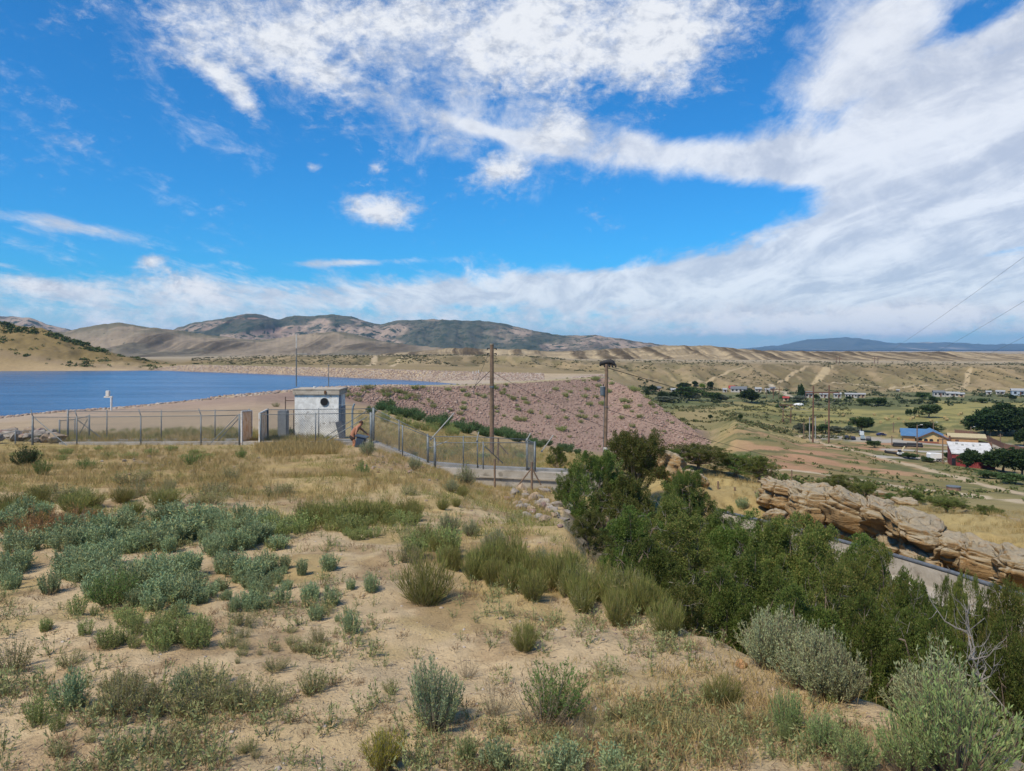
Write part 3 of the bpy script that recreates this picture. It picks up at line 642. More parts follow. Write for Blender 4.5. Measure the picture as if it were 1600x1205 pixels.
# --- plants one can point at
ONE = [
    ('bluesage', 678, 1140, 112, 'round blue green sagebrush standing alone on bare sand beside the yellow bush', .85),
    ('yellow', 600, 1205, 70, 'small bright yellow rabbitbrush at the bottom edge of the sandy ground', .95),
    ('green', 868, 1122, 92, 'bright green bush with open twigs growing beside bare gravelly ground', .85),
    ('dead', 850, 1135, 75, 'thin dry weed with pale stalks tangled into the bright green bush', 1.2),
    ('dead', 775, 1120, 58, 'dark leafless weed stalks beside the round blue green sagebrush', .7),
    ('sagegreen', 1232, 1150, 78, 'small upright dark green sagebrush alone in front of the long grey sagebrush row', .55),
    ('sagegreen', 1226, 1168, 45, 'pale yellow green seedling at the foot of the small upright sagebrush', .45),
    ('sage', 1150, 1008, 95, 'first grey sagebrush at the upper left end of the row below the junipers', .9),
    ('sage', 1200, 1025, 118, 'tall silvery sagebrush with feathery tips in the middle of the sagebrush row', .8),
    ('sage', 1245, 1050, 120, 'bushy silvery sagebrush second from the lower end of the row', .8),
    ('sage', 1298, 1068, 112, 'grey sagebrush with brown base at the lower end of the row', .75),
    ('sagegreen', 1495, 1216, 150, 'largest yellow green sagebrush at the bottom right corner with dense upright plumes', 1.05),
    ('sagegreen', 1420, 1212, 105, 'leaning yellow green sagebrush against the largest one in the corner', .8),
    ('sagegreen', 1340, 1205, 66, 'low thin sagebrush on the sandy bank left of the corner clump', 1.0),
    ('sagegreen', 1285, 1180, 62, 'sparse pale sagebrush on the sandy bank beside the small upright one', .8),
    ('sage', 1470, 1146, 130, 'grey sagebrush with dark twiggy base in front of the dead snag', .9),
    ('sage', 1548, 1150, 125, 'tall ragged grey sagebrush growing around the dead snag', .9),
    ('sage', 1600, 1160, 110, 'grey brown sagebrush cut by the edge behind the corner clump', .9),
    ('sage', 1425, 1122, 75, 'small grey sagebrush beside the orange dead twigs', 1.0),
    ('broom', 666, 945, 72, 'dome of dark olive broom standing alone at the edge of bare sand', .95),
    ('dead', 910, 1160, 40, 'dry straw coloured weed beside a pale stone', 1.1),
    ('broom', 1130, 1105, 42, 'small yellow green broom tuft in dry grass', 1.2),
    ('rust', 60, 845, 52, 'rusty orange tumbleweed heap lying behind the blue green shrubs', 1.0),
    ('rust', 110, 835, 46, 'paler orange tumbleweed joined to the rusty heap', 1.0),
    ('dark', 42, 728, 34, 'darkest bush at the far left below the stone riprap', .95),
    ('green', 66, 742, 28, 'bright green bush tucked under the darkest bush', .8),
    ('green', 300, 727, 22, 'round green bush on the stony bank below the fence', 1.0),
    ('green', 134, 733, 18, 'low green bush among pale stones below the left fence', 1.4),
    ('green', 377, 716, 16, 'small green bush right below the footbridge', .9),
    ('green', 566, 744, 24, 'rounded dark green bush on the pink gravel below the crouching man', .8),
    ('sage', 575, 712, 27, 'round pale sagebrush hiding the feet of the man', .85),
    ('sage', 648, 736, 24, 'pale sagebrush right below the sloping concrete kerb', .85),
    ('sage', 727, 760, 34, 'large pale sagebrush in front of the concrete wall', .95),
    ('sage', 706, 770, 22, 'low pale sagebrush left of the large one by the wall', 1.0),
    ('broom', 722, 776, 16, 'small dark bush at the foot of the large pale sagebrush', 1.0),
    ('sage', 772, 866, 40, 'grey sagebrush with dark base on the stony slope above the broom', .95),
    ('sage', 700, 832, 34, 'grey sagebrush at the head of the stony slope', .95),
    ('sage', 735, 838, 26, 'smaller grey sagebrush between two larger ones on the stony slope', 1.0),
    ('sage', 845, 878, 24, 'greyish sagebrush near the junipers on the stony slope', 1.0),
    ('broom', 692, 797, 18, 'first of two dark green tufts in dry grass on the slope', .9),
    ('broom', 713, 793, 14, 'second smaller dark green tuft on the slope', .9),
    ('olive', 640, 775, 22, 'drooping olive weed in the dry grass below the kerb', .9),
    ('dead', 730, 1060, 30, 'low brown weed behind the round blue green sagebrush', 1.0),
    ('sagegreen', 730, 1195, 46, 'slender blue green shoots at the bottom edge right of the yellow bush', .5),
    ('saltbush', 775, 1205, 52, 'leafy blue green clump at the bottom edge below the green bush', .8),
    ('saltbush', 880, 1215, 55, 'wide dusty green clump at the bottom edge in the middle', 1.2),
    ('saltbush', 960, 1210, 40, 'low dusty green clump at the bottom edge next to dry grass', 1.3),
    ('olive', 185, 1118, 66, 'olive weed with dark upright stalks in the lower left', .85),
    ('olive', 320, 1115, 70, 'large tangled olive and straw coloured weed in the lower left', 1.1),
    ('saltbush', 285, 1095, 50, 'blue green clump between two olive weeds', .6),
    ('saltbush', 110, 1110, 62, 'tall leafy blue green weed at the left of the olive weeds', .7),
    ('greenforb', 60, 1130, 46, 'yellow green weed standing on sand at the lower left', .8),
    ('greenforb', 90, 1142, 34, 'second smaller yellow green weed on sand at the lower left', .7),
    ('olive', 20, 1050, 50, 'mustard tinted olive clump at the left edge', 1.1),
    ('olive', 110, 1040, 26, 'low mustard tinted clump to the right of the one at the edge', 1.3),
    ('green', 178, 945, 58, 'dense dark green mound in the middle of the blue green shrubs', 1.05),
    ('olive', 490, 1085, 46, 'sparse olive weed with bare twigs on sand left of centre', .8),
    ('olive', 430, 1100, 34, 'low mossy weed on sand left of centre', 1.2),
    ('saltbush', 548, 990, 36, 'grey green weed alone on pale sand', .7),
    ('saltbush', 580, 925, 30, 'slim blue green weed in the middle of the bare sand', .7),
    ('olive', 610, 1085, 26, 'prostrate weed left of the round sagebrush', .9),
    ('broom', 820, 1018, 44, 'grey olive broom hanging over the lower edge of the broom bank', .8),
    ('greenforb', 1300, 1100, 24, 'yellowish weed on sand right of the upright sagebrush', .8),
]
for it in ONE: plant(it[0], it[1], it[2], it[3], it[4], wide=it[5])
# --- patches of look-alike plants
PATCH = [  # kind, cx, cy, rx, ry, n, hpx range, wide, label, group
    ('saltbush', 55, 868, 105, 62, 26, (17, 39), 1.06, 'blue green saltbush in the patch at the left edge of the sand', 'saltbush patch at the left edge'),
    ('saltbush', 260, 885, 160, 80, 74, (19, 45), 1.06, 'blue green saltbush in the big dense patch left of the bare sand', 'dense saltbush patch'),
    ('saltbush', 385, 840, 70, 30, 20, (19, 38), 1.06, 'darker blue green saltbush at the top of the dense patch', 'saltbush at the top of the patch'),
    ('greenforb', 520, 828, 130, 18, 26, (14, 32), 1.19, 'green weed clump in the long strip behind the bare sand', 'weed strip behind the bare sand'),
    ('broom', 560, 812, 90, 14, 14, (17, 35), 1.12, 'dark green broom in the long strip behind the bare sand', 'broom in the strip behind the sand'),
    ('saltbush', 455, 925, 110, 62, 34, (10, 30), 0.75, 'small blue green saltbush thinning out over pale sand', 'thin saltbush over pale sand'),
    ('greenforb', 200, 985, 130, 30, 22, (16, 38), 0.94, 'yellow green weed along the lower edge of the saltbush patch', 'weeds along the saltbush patch'),
    ('greenforb', 285, 1015, 70, 22, 9, (19, 42), 0.81, 'bright yellow green weed on sand below the saltbush patch', 'bright weeds below the saltbush patch'),
    ('olive', 250, 1100, 170, 30, 14, (19, 49), 0.99, 'olive weed in the tangle at the lower left', 'olive weeds at the lower left'),
    ('olive', 210, 1180, 200, 26, 12, (11, 29), 0.99, 'small olive weed along the bottom left edge', 'weeds along the bottom edge'),
    ('olive', 430, 1010, 100, 40, 18, (10, 28), 0.99, 'short weed scattered over the sand left of centre', 'short weeds on the sand'),
    ('broom', 120, 800, 150, 22, 16, (14, 30), 1.38, 'olive broom behind the saltbush patch', 'broom behind the saltbush patch'),
    ('olive', 250, 770, 200, 24, 22, (11, 28), 1.32, 'olive tuft in the dry grass below the fence', 'olive tufts below the fence'),
    ('greenforb', 200, 712, 190, 9, 20, (4, 11), 1.88, 'low green tuft along the concrete kerb', 'green tufts along the kerb'),
    ('sage', 1220, 1046, 120, 34, 20, (62, 100), .8, 'silvery sagebrush filling the row below the junipers', 'sagebrush row below the junipers'),
    ('olive', 1050, 1150, 200, 40, 24, (11, 31), 1.32, 'dry olive tuft in the straw coloured grass at the bottom', 'dry tufts at the bottom'),
]
for kind, cx, cy, rx, ry, n, (h0, h1), wd, lab, grp in PATCH:
    for i in range(n):
        a = RG.uniform(0, 6.28); q = math.sqrt(RG.uniform(0, 1))
        px, py = cx+rx*q*math.cos(a), cy+ry*q*math.sin(a)
        if kind == 'sage': py = cy+(px-cx)*.55+RG.uniform(-14, 10)
        plant(kind, px, py, RG.uniform(h0, h1), lab, wide=wd*RG.uniform(.7, 1.5), group=grp)
# the broom bank that runs from the bare sand down to the sagebrush row
for i in range(58):
    t = i/57; px = 640+(1030-640)*t+RG.uniform(-16, 16); py = 868+(985-868)*t**1.15+RG.uniform(-34, 20)*(.6+.5*t)
    k = ('broom', 'broom', 'greenforb', 'olive')[int(RG.integers(4))] if t < .45 else ('broom', 'broom', 'broom', 'olive')[int(RG.integers(4))]
    nm = {'broom': 'olive green broom bush', 'greenforb': 'soft green weed', 'olive': 'straw tinted weed'}[k]
    plant(k, px, py, RG.uniform(22, 44)+18*t, nm+' in the long bank above the bare sandy slope', wide=.8, group=nm+' of the long bank')

# ------------------------------------------------------------------ grass, litter and seedlings nobody could count
def scatter(n, pr, yr, mask=None, seed=1, power=0.0):
    rng = np.random.default_rng(seed)
    px = rng.uniform(pr[0], pr[1], n); Y = np.exp(rng.uniform(math.log(yr[0]), math.log(yr[1]), n))
    x = (px-800)/FL*Y
    if mask is not None:
        keep = rng.uniform(0, 1, n) < mask(px, Y, x); px, Y, x = px[keep], Y[keep], x[keep]
    return px, np.stack([x, Y, H(x, Y)], -1)
def grass_geo(seed, n, h, r, w_, lean):
    rng = np.random.default_rng(seed)
    P = np.stack([rng.normal(0, r, n), rng.normal(0, r, n), np.full(n, -.01)], -1)
    D = np.stack([rng.normal(0, lean, n), rng.normal(0, lean, n), np.ones(n)], -1)
    L = h*rng.uniform(.5, 1.15, n)
    V, F = leafs(P, D, L, w_, rng)
    tip = V[2::4]; tip[:, 2] -= L*.12
    return V, F
def stuff(name, label, geos, mat):
    V, F = join(geos)
    return tag(link(name, mesh_np(name, V, [F], mat)), kind='stuff')
g1 = grass_geo(1, 22, .30, .07, .008, .35); g2 = grass_geo(2, 18, .20, .08, .007, .55)
def hill_left(px, Y): return (px < 830+60*np.clip((Y-16)/10, -1, 1)) | (Y < 2656/np.maximum(1, (880+(px-880)*.5)-626))
def m_bank(px, Y, x): return (1-((px > 530) & (px < 590) & (Y > 33)))*sstep(15, 22, Y)*(.15+.85*sstep(.40, .60, fbm(x/1.8, Y/1.8, 401)))*(px < 860)
px_, P_ = scatter(9000, (-150, 870), (15, 37.5), m_bank, 5)
rng_ = np.random.default_rng(5); n_ = len(P_)
gold1 = rep(*g1, P_, rng_.uniform(0, 6.28, n_), rng_.uniform(.5, 1.15, n_))
px_, P_ = scatter(1500, (400, 600), (31, 37.6), lambda px, Y, x: (.35+.65*np.exp(-((px-480)/60)**2))*(px < 532), 6); n_ = len(P_)
gold2 = rep(*g1, P_, rng_.uniform(0, 6.28, n_), rng_.uniform(.9, 1.7, n_))
def m_low(px, Y, x):
    py = 626+2656/Y
    return np.maximum(np.exp(-((px-1080)/210)**2-((py-1130)/70)**2), .9*np.exp(-((px-860)/160)**2-((py-880)/45)**2))*(.3+.7*sstep(.42, .56, fbm(x/.6, Y/.6, 405)))
px_, P_ = scatter(5000, (650, 1420), (4, 13), m_low, 8); n_ = len(P_)
gold3 = rep(*g2, P_, rng_.uniform(0, 6.28, n_), rng_.uniform(.35, .9, n_))
px_, P_ = scatter(3200, (1090, 1700), (30, 60), lambda px, Y, x: (.25+.75*sstep(.4, .6, fbm(x/3, Y/3, 409)))*(Y > np.interp(px, [1090, 1200, 1400, 1600], [35, 37, 34, 29])), 9); n_ = len(P_)
gold4 = rep(*g1, P_, rng_.uniform(0, 6.28, n_), rng_.uniform(.8, 1.7, n_))
px_, P_ = scatter(3600, (560, 960), (40, 120), lambda px, Y, x: .2+.8*sstep(.4, .6, fbm(x/4, Y/4, 411)), 10); n_ = len(P_)
gold5 = rep(*g1, P_, rng_.uniform(0, 6.28, n_), rng_.uniform(1.0, 2.4, n_))
px_, P_ = scatter(1500, (60, 520), (38.5, 52), lambda px, Y, x: .3+.7*sstep(.4, .6, fbm(x/2, Y/2, 415)), 12); n_ = len(P_)
gold6 = rep(*g1, P_, rng_.uniform(0, 6.28, n_), rng_.uniform(.8, 1.8, n_))
stuff('dry_grass', '', [gold1, gold2, gold3, gold4, gold5, gold6], leaf_mat('dry_grass_blade', (.36, .265, .10), (.45, .35, .16), (.24, .22, .08), .3, 0))
# green and olive grass mixed through it
px_, P_ = scatter(7500, (-150, 870), (10, 37.5), lambda px, Y, x: sstep(.42, .58, fbm(x/1.3, Y/1.3, 421))*sstep(10, 14, Y), 14); n_ = len(P_)
ol1 = rep(*g2, P_, rng_.uniform(0, 6.28, n_), rng_.uniform(.5, 1.3, n_))
px_, P_ = scatter(1600, (560, 960), (42, 125), lambda px, Y, x: sstep(.45, .6, fbm(x/5, Y/5, 423)), 15); n_ = len(P_)
ol2 = rep(*g1, P_, rng_.uniform(0, 6.28, n_), rng_.uniform(1.0, 2.4, n_))
px_, P_ = scatter(1500, (40, 520), (39, 60), lambda px, Y, x: sstep(.42, .6, fbm(x/3, Y/3, 425)), 16); n_ = len(P_)
ol3 = rep(*g1, P_, rng_.uniform(0, 6.28, n_), rng_.uniform(.8, 1.9, n_))
stuff('grass', '', [ol1, ol2, ol3], leaf_mat('olive_grass_blade', (.18, .19, .05), (.27, .255, .08), (.34, .28, .1), .3, 0))
# small seedlings and twigs over the bare sand
sd = join(list(shrub_geo(77, .12, .075, 9, 9, .024, .0065, .1, .7, .4, .0013, .3)))
sd2 = join(list(shrub_geo(78, .09, .10, 10, 8, .022, .005, .15, .8, .5, .0013, .25)))
def m_sand(px, Y, x): return (1-.85*np.exp(-((px-640-(Y-8)*6)/95)**2)*sstep(4.5, 6, Y)*sstep(12, 10, Y))*(.12+.88*sstep(.47, .60, fbm(x/.7, Y/.7, 431)))*hill_left(px, Y)
px_, P_ = scatter(3400, (-150, 1500), (3.9, 18), m_sand, 18); n_ = len(P_)
stuff('undergrowth', '', [rep(*sd, P_, rng_.uniform(0, 6.28, n_), rng_.uniform(.5, 1.9, n_))], leaf_mat('seedling_leaf', (.22, .25, .10), (.31, .31, .14), (.36, .25, .12), .25, 0))
px_, P_ = scatter(3200, (-100, 1500), (3.9, 17), m_sand, 19); n_ = len(P_)
stuff('weeds', '', [rep(*sd2, P_, rng_.uniform(0, 6.28, n_), rng_.uniform(.4, 1.2, n_))], leaf_mat('dry_weed_leaf', (.22, .155, .085), (.31, .22, .12), (.28, .15, .08), .2, 0))
# twigs and straw lying flat
px_, P_ = scatter(12000, (-100, 1500), (3.9, 13), lambda px, Y, x: (.2+.8*sstep(.45, .6, fbm(x/.9, Y/.9, 441)))*hill_left(px, Y), 20); n_ = len(P_)
D_ = np.stack([rng_.normal(size=n_), rng_.normal(size=n_), rng_.normal(size=n_)*.12], -1); D_ = norm(D_)*rng_.uniform(.02, .09, (n_, 1))
stuff('litter', '', [tubes(P_+[0, 0, .006], P_+D_+[0, 0, .008], .0022, .0010)], leaf_mat('twig_litter', (.17, .12, .08), (.34, .27, .18), None, 0, 0))

# ================================================================== junipers
def crown_geo(seed, nl_, npl, nleaf, lobes=7, upw=.8, lr=1.0, lL=.16, lW=.05, plume=(.5, .95), pr=.17, shape='juniper'):
    """unit crown: about 1 wide, 1 tall, foot at z=0"""
    rng = np.random.default_rng(seed)
    a = rng.uniform(0, 2*math.pi, lobes); q = np.sqrt(rng.uniform(.05, 1, lobes))
    zc = rng.uniform(.16, .74, lobes)
    if shape == 'round': zc = rng.uniform(.45, .70, lobes)
    rad = rng.uniform(.16, .27, lobes)*(1.15-.5*zc)*lr
    lim = (.36 if shape != 'tall' else .22)*(1.05-.45*zc)
    C = np.stack([np.cos(a)*q*lim, np.sin(a)*q*lim, zc], -1)
    C[0] = (0, 0, .68); rad[0] = .17*lr; C[1] = (.05, 0, .45); rad[1] = .22*lr
    k = rng.integers(0, lobes, npl); d = norm(rng.normal(size=(npl, 3))+np.array([0, 0, .25]))
    P = C[k]+d*rad[k][:, None]*rng.uniform(.55, 1.0, (npl, 1))
    P[:, 2] = np.maximum(P[:, 2], .06)
    ax = norm(d*.75+np.array([0, 0, upw])+rng.normal(size=(npl, 3))*.22)
    ln = rng.uniform(*plume, npl)*.2
    t = rng.uniform(0, 1, (npl, nleaf)); rr = (1-t*.8)*pr*.55*rng.uniform(.2, 1, (npl, nleaf))
    rd = norm(np.cross(ax[:, None, :], rng.normal(size=(npl, nleaf, 3))))
    LP = P[:, None]+ax[:, None]*(ln[:, None]*t)[..., None]+rd*rr[..., None]
    LD = ax[:, None]*.8+rd*.8+rng.normal(size=rd.shape)*.35
    LP = LP.reshape(-1, 3); LD = LD.reshape(-1, 3); n = len(LP)
    V, F = leafs(LP, LD, lL*rng.uniform(.6, 1.2, n)*.25, lW*rng.uniform(.7, 1.2, n)*.25, rng)
    if shape != 'tall':   # fill the unit box
        sx = .5/np.percentile(np.abs(V[:, :2]), 98.5); sz = 1/np.percentile(V[:, 2], 99.7); k3 = np.array([sx, sx, sz]); V = V*k3; P = P*k3; C = C*k3
    return (V, F), P, C
def trunk_geo(seed, P, C, r0=.035, nbr=34):
    rng = np.random.default_rng(seed+5)
    segs_a, segs_b, ra, rb = [], [], [], []
    def seg(a, b, r1, r2): segs_a.append(a); segs_b.append(b); ra.append(r1); rb.append(r2)
    p0 = np.array([0, 0, -.08]); p1 = np.array([.02, .01, .14]); p2 = np.array([-.01, .02, .32]); p3 = np.array([.0, 0, .60])
    seg(p0, p1, r0*1.25, r0); seg(p1, p2, r0, r0*.75); seg(p2, p3, r0*.75, r0*.3)
    for i, c in enumerate(C):
        s = p1 if c[2] < .42 else p2; m = (s+c)/2+rng.normal(size=3)*.03
        seg(s, m, r0*.55, r0*.4); seg(m, c, r0*.4, r0*.2)
        near = np.argsort(np.linalg.norm(P-c, axis=1))[:max(3, nbr//len(C))]
        for j in near: seg(c, P[j], r0*.16, r0*.05)
    return tubes(np.array(segs_a), np.array(segs_b), np.array(ra), np.array(rb), 6)
BARK = M('juniper_bark', (.22, .17, .13), (.13, .10, .08), 9, .95, .5)
DEADWOOD = M('bleached_wood', (.27, .245, .215), (.16, .14, .12), 14, .9, .5)
JL = [leaf_mat('juniper_needles', (.06, .10, .02), (.125, .17, .036), (.17, .17, .05), .2, .6), leaf_mat('juniper_needles_olive', (.07, .098, .02), (.145, .165, .04), (.22, .18, .06), .2, .6)]
JP = []
def twig_mesh(seed, C):
    rng = np.random.default_rng(seed); A, B, ra, rb = [], [], [], []
    for k in range(26):
        c = C[int(rng.integers(len(C)))]; d = norm(rng.normal(size=3)+np.array([0, 0, .5])); p = c+d*.04; L = rng.uniform(.05, .085)
        for s in range(3):
            q = p+d*L; A.append(p); B.append(q); ra.append(.0042-.0011*s); rb.append(.0031-.0011*s)
            for f in range(2):
                e = norm(d+rng.normal(size=3)*.8); A.append(q); B.append(q+e*L*.8); ra.append(.0018); rb.append(.0006)
            d = norm(d+rng.normal(size=3)*.35); p = q
    V, F = tubes(np.array(A), np.array(B), np.array(ra), np.array(rb), 3)
    return V, F
for i in range(8):
    rnd_ = i >= 4
    lf, P_, C_ = crown_geo(500+i*13, 0, 300, 210, lobes=(14 if rnd_ else 17)+i % 4, lL=.056 if rnd_ else .062, lW=.026, pr=.15 if rnd_ else .10, lr=.62 if rnd_ else .7, upw=.25 if rnd_ else .7, plume=(.12, .38) if rnd_ else (.35, .75))
    tv, tf_ = trunk_geo(500+i, P_, C_); wv, wf = twig_mesh(600+i, C_)
    JP.append((mesh_np('crown', lf[0], [lf[1]], JL[i % 2]), mesh_np('trunk', np.concatenate([tv, wv]), [tf_, wf+len(tv)], [BARK, DEADWOOD], np.concatenate([np.zeros(len(tf_)), np.ones(len(wf))]))))
def tree(name, protos, px, Y, pytop, wpx, label, cat, group=None, zbase=None, i=None):
    i = int(RG.integers(len(protos))) if i is None else i
    p = ground(px, Y); zt = -(pytop-HZ)/FL*Y
    h = max(zt-p.z, .8); wd = wpx*Y/FL
    o = empty(name, p, RG.uniform(0, 6.28)); o.scale = (wd*1.03, wd*1.03, h*.98)
    link('trunk', protos[i][1], o); link('crown', protos[i][0], o)
    return tag(o, label, cat, group)
JUN = [  # px, Y, top row, width, label
    (940, 25, 702, 105, 'tall dark juniper with many pointed tips right of the concrete wall'),
    (1000, 36, 668, 95, 'tallest juniper standing behind the transformer pole'),
    (900, 28, 722, 62, 'narrow juniper touching the end of the concrete wall'),
    (985, 24, 738, 110, 'wide dark juniper in front of the transformer pole'),
    (1078, 30, 732, 92, 'juniper in front of the pale tan boulder'),
    (1090, 47, 695, 84, 'round juniper behind the pale tan boulder'),
    (1150, 47, 706, 80, 'low juniper with broad crown at the foot of the dam'),
    (1185, 46, 712, 56, 'small juniper next to the leaning corner post'),
    (1040, 46, 700, 60, 'juniper between the boulder and the transformer pole'),
    (918, 12.5, 832, 66, 'small slim juniper at the brink of the sandy slope'),
    (1012, 15, 838, 120, 'leafy juniper just below the broom bank'),
    (1090, 19, 802, 140, 'olive juniper beneath the bare pale rock slab'),
    (1170, 22, 800, 115, 'dark juniper below the end of the concrete channel'),
    (1235, 21, 806, 135, 'broad juniper with bleached twigs below the big sandstone blocks'),
    (1125, 13, 885, 125, 'yellow green juniper behind the first silvery sagebrush'),
    (1300, 20, 818, 115, 'juniper under the dark overhang of the sandstone'),
    (1240, 11.5, 912, 130, 'bushy juniper directly above the sagebrush row'),
    (1345, 17, 862, 110, 'juniper in front of the bend of the concrete channel'),
    (1350, 12, 925, 140, 'largest olive juniper with bare forked branch'),
    (1290, 14.5, 880, 120, 'juniper in the middle of the thicket with reddish brown twigs'),
    (1425, 14, 895, 110, 'juniper reaching up in front of the pale concrete floor'),
    (1500, 15, 893, 62, 'gnarled juniper with a gap in its crown before the channel'),
    (1462, 11, 950, 130, 'dense juniper behind the dead snag'),
    (1572, 13, 908, 92, 'dark juniper at the right edge below the sandstone'),
    (1570, 10.5, 965, 110, 'juniper low at the right edge behind the ragged sagebrush'),
    (1060, 11, 905, 110, 'dark juniper over the shaded hollow behind the broom bank'),
    (985, 19, 790, 100, 'middle juniper of the tall dark group by the wall'),
    (1040, 22, 775, 100, 'juniper left of the bare pale rock slab'),
    (1180, 16.5, 850, 120, 'juniper in the upper middle of the thicket'),
    (1205, 26, 806, 66, 'juniper shading the concrete wall left of the sandstone'), (1345, 22.5, 834, 125, 'small juniper in front of the wall below the sandstone undercut'), (1380, 21, 848, 84, 'slim juniper where the pale concrete floor begins'),
    (1545, 15.5, 912, 74, 'juniper hiding the concrete floor near the right edge'), (1600, 15, 918, 84, 'juniper cut by the right edge in front of the channel'), (1478, 17, 900, 46, 'narrow juniper next to the gnarled one'), (1405, 15, 893, 90, 'low juniper under the pale concrete floor'),
    (1130, 24, 792, 90, 'juniper hiding the upper end of the concrete channel'),
    (1265, 24, 818, 90, 'juniper pressed against the foot of the sandstone blocks'),
]
for j, (px, Y, top, wpx, lab) in enumerate(JUN): tree('juniper_tree', JP, px, Y, top, wpx, lab, 'tree', 'junipers in the gully', i=j % 4 if (Y > 22 and px < 1100) or Y > 40 else 4+j % 4)
for px, Y, top, wpx, lab in [(1318, 30.2, 838, 36, 'dark shrub rooted at the foot of the sandstone undercut'), (1436, 27.2, 868, 30, 'small shrub between the wall and the lower sandstone ledge'), (1282, 31.5, 826, 30, 'shrub at the foot of the tallest sandstone block'), (1310, 47, 742, 60, 'dark shrub on the crest behind the left sandstone block'), (1350, 52, 752, 34, 'small shrub behind the middle of the sandstone'), (1425, 62, 766, 34, 'round dark shrub beside the flat grey boulder'),
                             (1480, 50, 776, 60, 'wide dark shrub in the yellow grass behind the sandstone'), (1540, 47, 790, 48, 'dark shrub near the pale boulder at the right'), (1392, 60, 785, 26, 'low round shrub just above the sandstone ridge'),
                             (1245, 48, 748, 22, 'small thin shrub by the leaning post'), (870, 52, 697, 30, 'small juniper by the foot of the dam left of the transformer pole'), (1225, 60, 740, 20, 'tiny dark shrub at the bend of the gravel road')]:
    tree('juniper_shrub', JP, px, Y, top, wpx, lab, 'shrub')
# dead wood
def snag(name, px, Y, hpx, label, seed, spread=.5, nb=9):
    rng = np.random.default_rng(seed); p = ground(px, Y); h = hpx*Y/FL
    o = empty(name, p)
    bm = bmesh.new(); pts = [Vector((0, 0, -.1))]
    for k in range(1, 7): pts.append(Vector((rng.normal(0, .04)*h, rng.normal(0, .04)*h, h*k/6)))
    add_tube(bm, pts, [h*.017*(1-k/7.5) for k in range(7)], 7); obj('trunk', bm, DEADWOOD, o)
    for b in range(nb):
        k = int(rng.integers(2, 6)); d = Vector((rng.normal(), rng.normal()*.7, rng.uniform(-.1, .9))).normalized(); ln = h*spread*rng.uniform(.35, .8)
        bm = bmesh.new(); q = [pts[k].copy()]
        for s in range(4):
            d = (d+Vector((rng.normal()*.35, rng.normal()*.35, rng.normal()*.25+.12))).normalized(); q.append(q[-1]+d*ln/4)
        add_tube(bm, q, [h*.008, h*.006, h*.0045, h*.003, h*.0012], 5)
        for s in (1, 2, 2, 3, 3, 4):
            d2 = (d+Vector((rng.normal(), rng.normal(), rng.normal()))*.8).normalized(); add_tube(bm, [q[s], q[s]+d2*ln*.2, q[s]+d2*ln*.34+Vector((0, 0, ln*.08))], [h*.003, h*.002, h*.001], 4)
        obj('branch', bm, DEADWOOD, o)
    return tag(o, label, 'dead tree')
snag('dead_tree', 1535, 5.2, 195, 'bleached grey dead tree with forked bare branches in front of the junipers', 3, .55, 12)
snag('dead_tree', 1578, 6.3, 100, 'smaller bare grey branches sticking up at the right edge', 5, .7, 8)
snag('dead_tree', 1425, 9.8, 110, 'pale twisted dead branches inside the largest juniper', 8, .6, 8)
snag('dead_tree', 1322, 10.5, 105, 'grey bare limb showing through the thicket above the sagebrush row', 12, .6, 7)
for i, (px, py, hp) in enumerate([(1400, 1085, 62), (1368, 1080, 50), (1430, 1090, 58)]):
    plant('rust', px, py, hp, ['tangle of orange dead twigs in front of the dense juniper', 'smaller orange twig tangle left of the larger one', 'orange twigs reaching into the grey sagebrush'][i], wide=.6)

# ================================================================== rocks
def rock_mesh(seed, npt=16, detail=1, mat=None, squash=(1, 1, .7)):
    rng = np.random.default_rng(seed); bm = bmesh.new()
    for p in rng.normal(size=(npt, 3)):
        p = p/np.linalg.norm(p)*rng.uniform(.36, .54); bm.verts.new((p[0]*squash[0], p[1]*squash[1], p[2]*squash[2]))
    r = bmesh.ops.convex_hull(bm, input=bm.verts[:])
    for v in [v for v in bm.verts if not v.link_faces]: bm.verts.remove(v)
    if detail:
        bmesh.ops.bevel(bm, geom=bm.edges[:], offset=.03, segments=1, affect='EDGES')
        bmesh.ops.triangulate(bm, faces=bm.faces[:]); bmesh.ops.subdivide_edges(bm, edges=bm.edges[:], cuts=1, use_grid_fill=True)
        for v in bm.verts:
            n = float(fbm(v.co.x*6+seed, v.co.y*6+v.co.z*5, seed, 3))-.5; v.co += v.co.normalized()*n*.10
    me = bpy.data.meshes.new('rock'); bmesh.ops.recalc_face_normals(bm, faces=bm.faces[:]); bm.to_mesh(me); bm.free(); me.materials.append(mat)
    return me
TAN = M('tan_stone', (.34, .26, .18), (.24, .175, .12), 5, .9, .5, 14, c3=(.20, .16, .12), s3=4, obj_rand=.4)
PINKST = M('pinkish_stone', (.30, .205, .17), (.22, .145, .12), 5, .9, .5, 14, c3=(.40, .36, .32), s3=3, obj_rand=.5)
GREYST = M('pale_grey_stone', (.30, .265, .225), (.21, .18, .15), 5, .9, .5, 14, c3=(.22, .17, .13), s3=3, obj_rand=.4)
ORST = M('orange_stone', (.42, .23, .10), (.33, .18, .09), 5, .9, .5, 14)
RK = {k: [rock_mesh(900+i*7+len(k), 14+i, 1, m, (1, .8+.05*i, .55+.05*i)) for i in range(5)] for k, m in (('tan', TAN), ('pink', PINKST), ('grey', GREYST), ('orange', ORST))}
